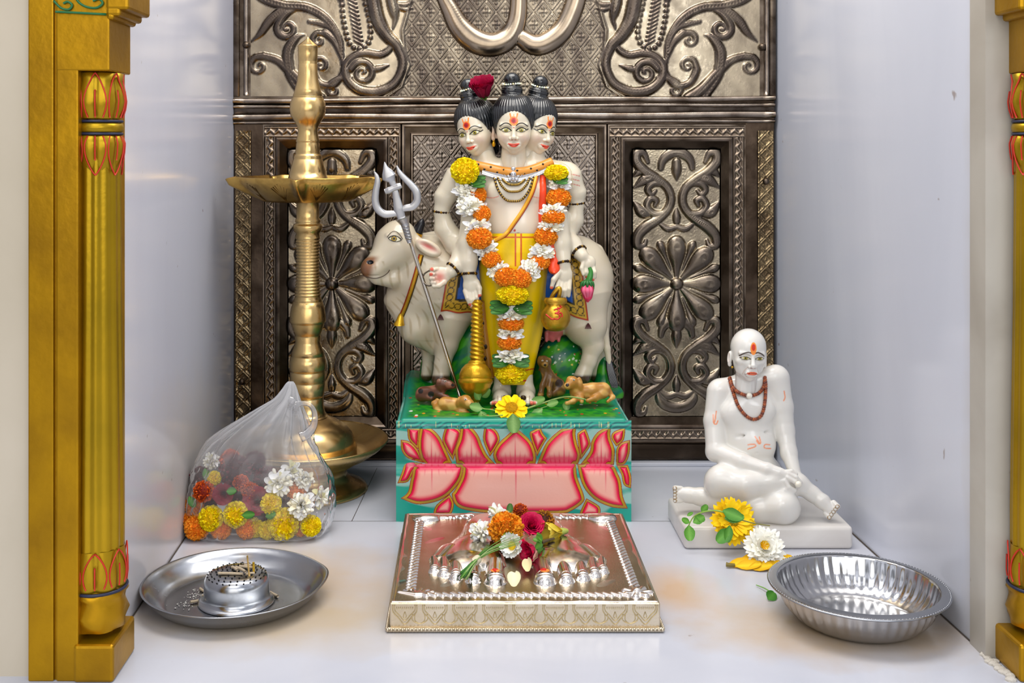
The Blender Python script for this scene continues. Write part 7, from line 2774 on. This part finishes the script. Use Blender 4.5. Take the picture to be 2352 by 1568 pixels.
fb = [list(k) for k in grid_faces(nu_, nv_, False, True)]
fb.append(list(range(nv_))[::-1])
part('bag_body', Geo().add(vb, fb, np.repeat(hzv.reshape(-1, 1), 3, 1)), M_bag, bag)
# loop of the knotted handle
g = Geo()
c_ = catmull([(672, 935, -34), (690, 926, -30), (712, 930, -26), (723, 950, -26), (720, 978, -24), (704, 998, -20), (690, 1004, -18)], 8)
cw = Space(ZBg).w(c_)
g.add(*tube(cw, np.interp(np.linspace(0, 1, len(cw)), [0, .2, .5, .8, 1], [9, 6, 8, 10, 12]) * sB, 12, flat=((0.5, .8, .3), .5)), c=(.34, .34, .34))
part('handle_loop', g, M_bag, bag)
g = Geo()
for (a, b, r_) in ((668, 925, 16), (676, 940, 15), (664, 945, 14)):
    v_, f_ = ball((a, b, -36), (r_ * .8, r_, r_ * .6), 10, 14)
    v_ = v_ + 1.6 * np.sin(v_[:, [1, 2, 0]] * .7)
    g.add(Space(ZBg).w(v_), f_, (.3, .3, .3))
part('knot', g, M_bag, bag)
# welded corner of the film at the lower left
FB = 'flowers inside the plastic bag'
BG = [
    ('orange_marigold', 'orange', 452, 1222, 33, 6, 'orange marigold in the lower left corner of the plastic bag'),
    ('orange_marigold', 'orange', 446, 1160, 26, -30, 'orange marigold against the wall side of the bag, above the corner one'),
    ('yellow_marigold', 'yellow', 484, 1190, 33, 12, 'yellow marigold at the left in the bag, with a dark petal on it'),
    ('yellow_marigold', 'yellow', 541, 1181, 33, 12, 'round yellow marigold in the middle of the bag, by a green leaf'),
    ('rust_marigold', 'rust', 468, 1128, 28, 0, 'rust orange marigold in the bag above the left yellow one'),
    ('dark_rose', 'rose', 513, 1134, 27, 4, 'glossy dark red rose in the bag beside the rust marigold'),
    ('yellow_marigold', 'yellow', 492, 1098, 19, -22, 'small yellow marigold near the upper left of the flowers in the bag'),
    ('rust_marigold', 'rust', 553, 1108, 22, -14, 'rust orange marigold in the upper middle of the bag'),
    ('dark_rose', 'rose', 590, 1150, 36, -8, 'large dark red rose in the centre of the bag'),
    ('yellow_marigold', 'yellow', 622, 1156, 28, 2, 'yellow marigold in the bag under the white petals'),
    ('yellow_marigold', 'yellow', 651, 1205, 42, 4, 'largest yellow marigold, at the right front of the bag'),
    ('yellow_marigold', 'yellow', 714, 1207, 27, 8, 'yellow marigold in the lower right corner of the bag'),
    ('white_flower', 'white', 694, 1160, 40, 8, 'white flower with open petals at the right front of the bag'),
    ('white_flower', 'cream', 640, 1108, 40, -22, 'creamy white flower in the upper right part of the bag'),
    ('white_flower', 'cream', 736, 1140, 30, -40, 'creamy white flower at the right edge of the bag'),
    ('white_flower', 'white', 700, 1100, 30, -50, 'white flower high on the right of the flowers in the bag'),
    ('orange_marigold', 'orange', 508, 1226, 28, 2, 'orange marigold at the bottom of the bag under the two yellow ones'),
    ('orange_marigold', 'orange', 566, 1226, 26, 0, 'orange marigold at the bottom centre of the bag'),
    ('orange_marigold', 'orange', 690, 1230, 20, -14, 'orange marigold at the bottom between the yellow ones on the right of the bag'),
    ('yellow_marigold', 'yellow', 615, 1226, 24, 2, 'yellow marigold at the bottom of the bag right of the centre'),
    ('maroon_flower', 'maroon', 540, 1080, 42, -40, 'dark maroon flower in the upper middle of the bag'),
    ('rust_marigold', 'rust', 528, 1056, 28, -60, 'brownish orange marigold at the top of the flowers in the bag'),
    ('cream_flower', 'cream', 486, 1058, 24, -55, 'cream flower at the top left of the flowers in the bag'),
    ('maroon_flower', 'maroon', 612, 1100, 34, -46, 'maroon flower behind the creamy white one in the bag'),
    ('maroon_flower', 'maroon', 600, 1190, 36, -34, 'maroon flower low in the middle of the bag'),
    ('maroon_flower', 'maroon', 470, 1160, 34, -50, 'maroon flower deep in the left of the bag'),
    ('maroon_flower', 'maroon', 545, 1135, 34, -46, 'maroon flower deep in the middle of the bag behind the rose'),
    ('rust_marigold', 'rust', 575, 1128, 24, -20, 'rust marigold between the two dark roses in the bag'),
    ('yellow_marigold', 'yellow', 585, 1212, 26, -10, 'yellow marigold low in the bag, right of the round middle one'),
    ('maroon_flower', 'maroon', 660, 1165, 34, -40, 'maroon flower behind the large yellow marigold in the bag'),
    ('orange_marigold', 'orange', 436, 1195, 24, -16, 'orange marigold pressed to the wall between two others in the bag'),
    ('white_flower', 'cream', 668, 1080, 30, -62, 'creamy white flower highest on the right in the bag'),
    ('maroon_flower', 'maroon', 585, 1062, 30, -66, 'maroon flower at the top middle of the bag heap'),
    ('maroon_flower', 'maroon', 460, 1095, 28, -60, 'maroon flower at the upper left of the bag heap'),
    ('orange_marigold', 'orange', 680, 1130, 26, -46, 'orange marigold half hidden behind the white flower in the bag'),
]
for nm, kd, a, b, r_, d_, lb in BG:
    Z = ZBg - d_ * sB
    loc = P(a, b, Z)
    rr = r_ * Z / F
    loc[2] = max(loc[2], rr * .8 + .002)
    tag(bloom(kd, loc, rr, (random.uniform(-.4, .4), -1, random.uniform(-.1, .5)), None, nm), lb, 'flower', FB)
for (a, b, d_, dx, dz, L_, W2, lb) in ((470, 1075, -35, .3, -.8, 30, 9, 'green leaf at the upper left in the plastic bag'), (520, 1128, 12, .9, .1, 26, 9, 'green leaf between the roses in the plastic bag'),
                                       (556, 1183, 34, .95, .12, 32, 9, 'bright green leaf beside the middle yellow marigold in the bag'), (434, 1140, -10, .5, -.7, 28, 9, 'dark green leaf at the wall side of the plastic bag'), (610, 1186, 14, .8, .3, 28, 10, 'green leaf between the yellow marigolds in the bag')):
    g = Geo()
    add_leaf(g, P(a, b, ZBg - d_ * sB), (dx, -.2, dz), (0, -.9, .4), L_ * sB, W2 * sB, '#2f6a22', '#5fa040')
    solo('green_leaf', g, M_leaf, lb, 'leaf', group='leaves inside the plastic bag')
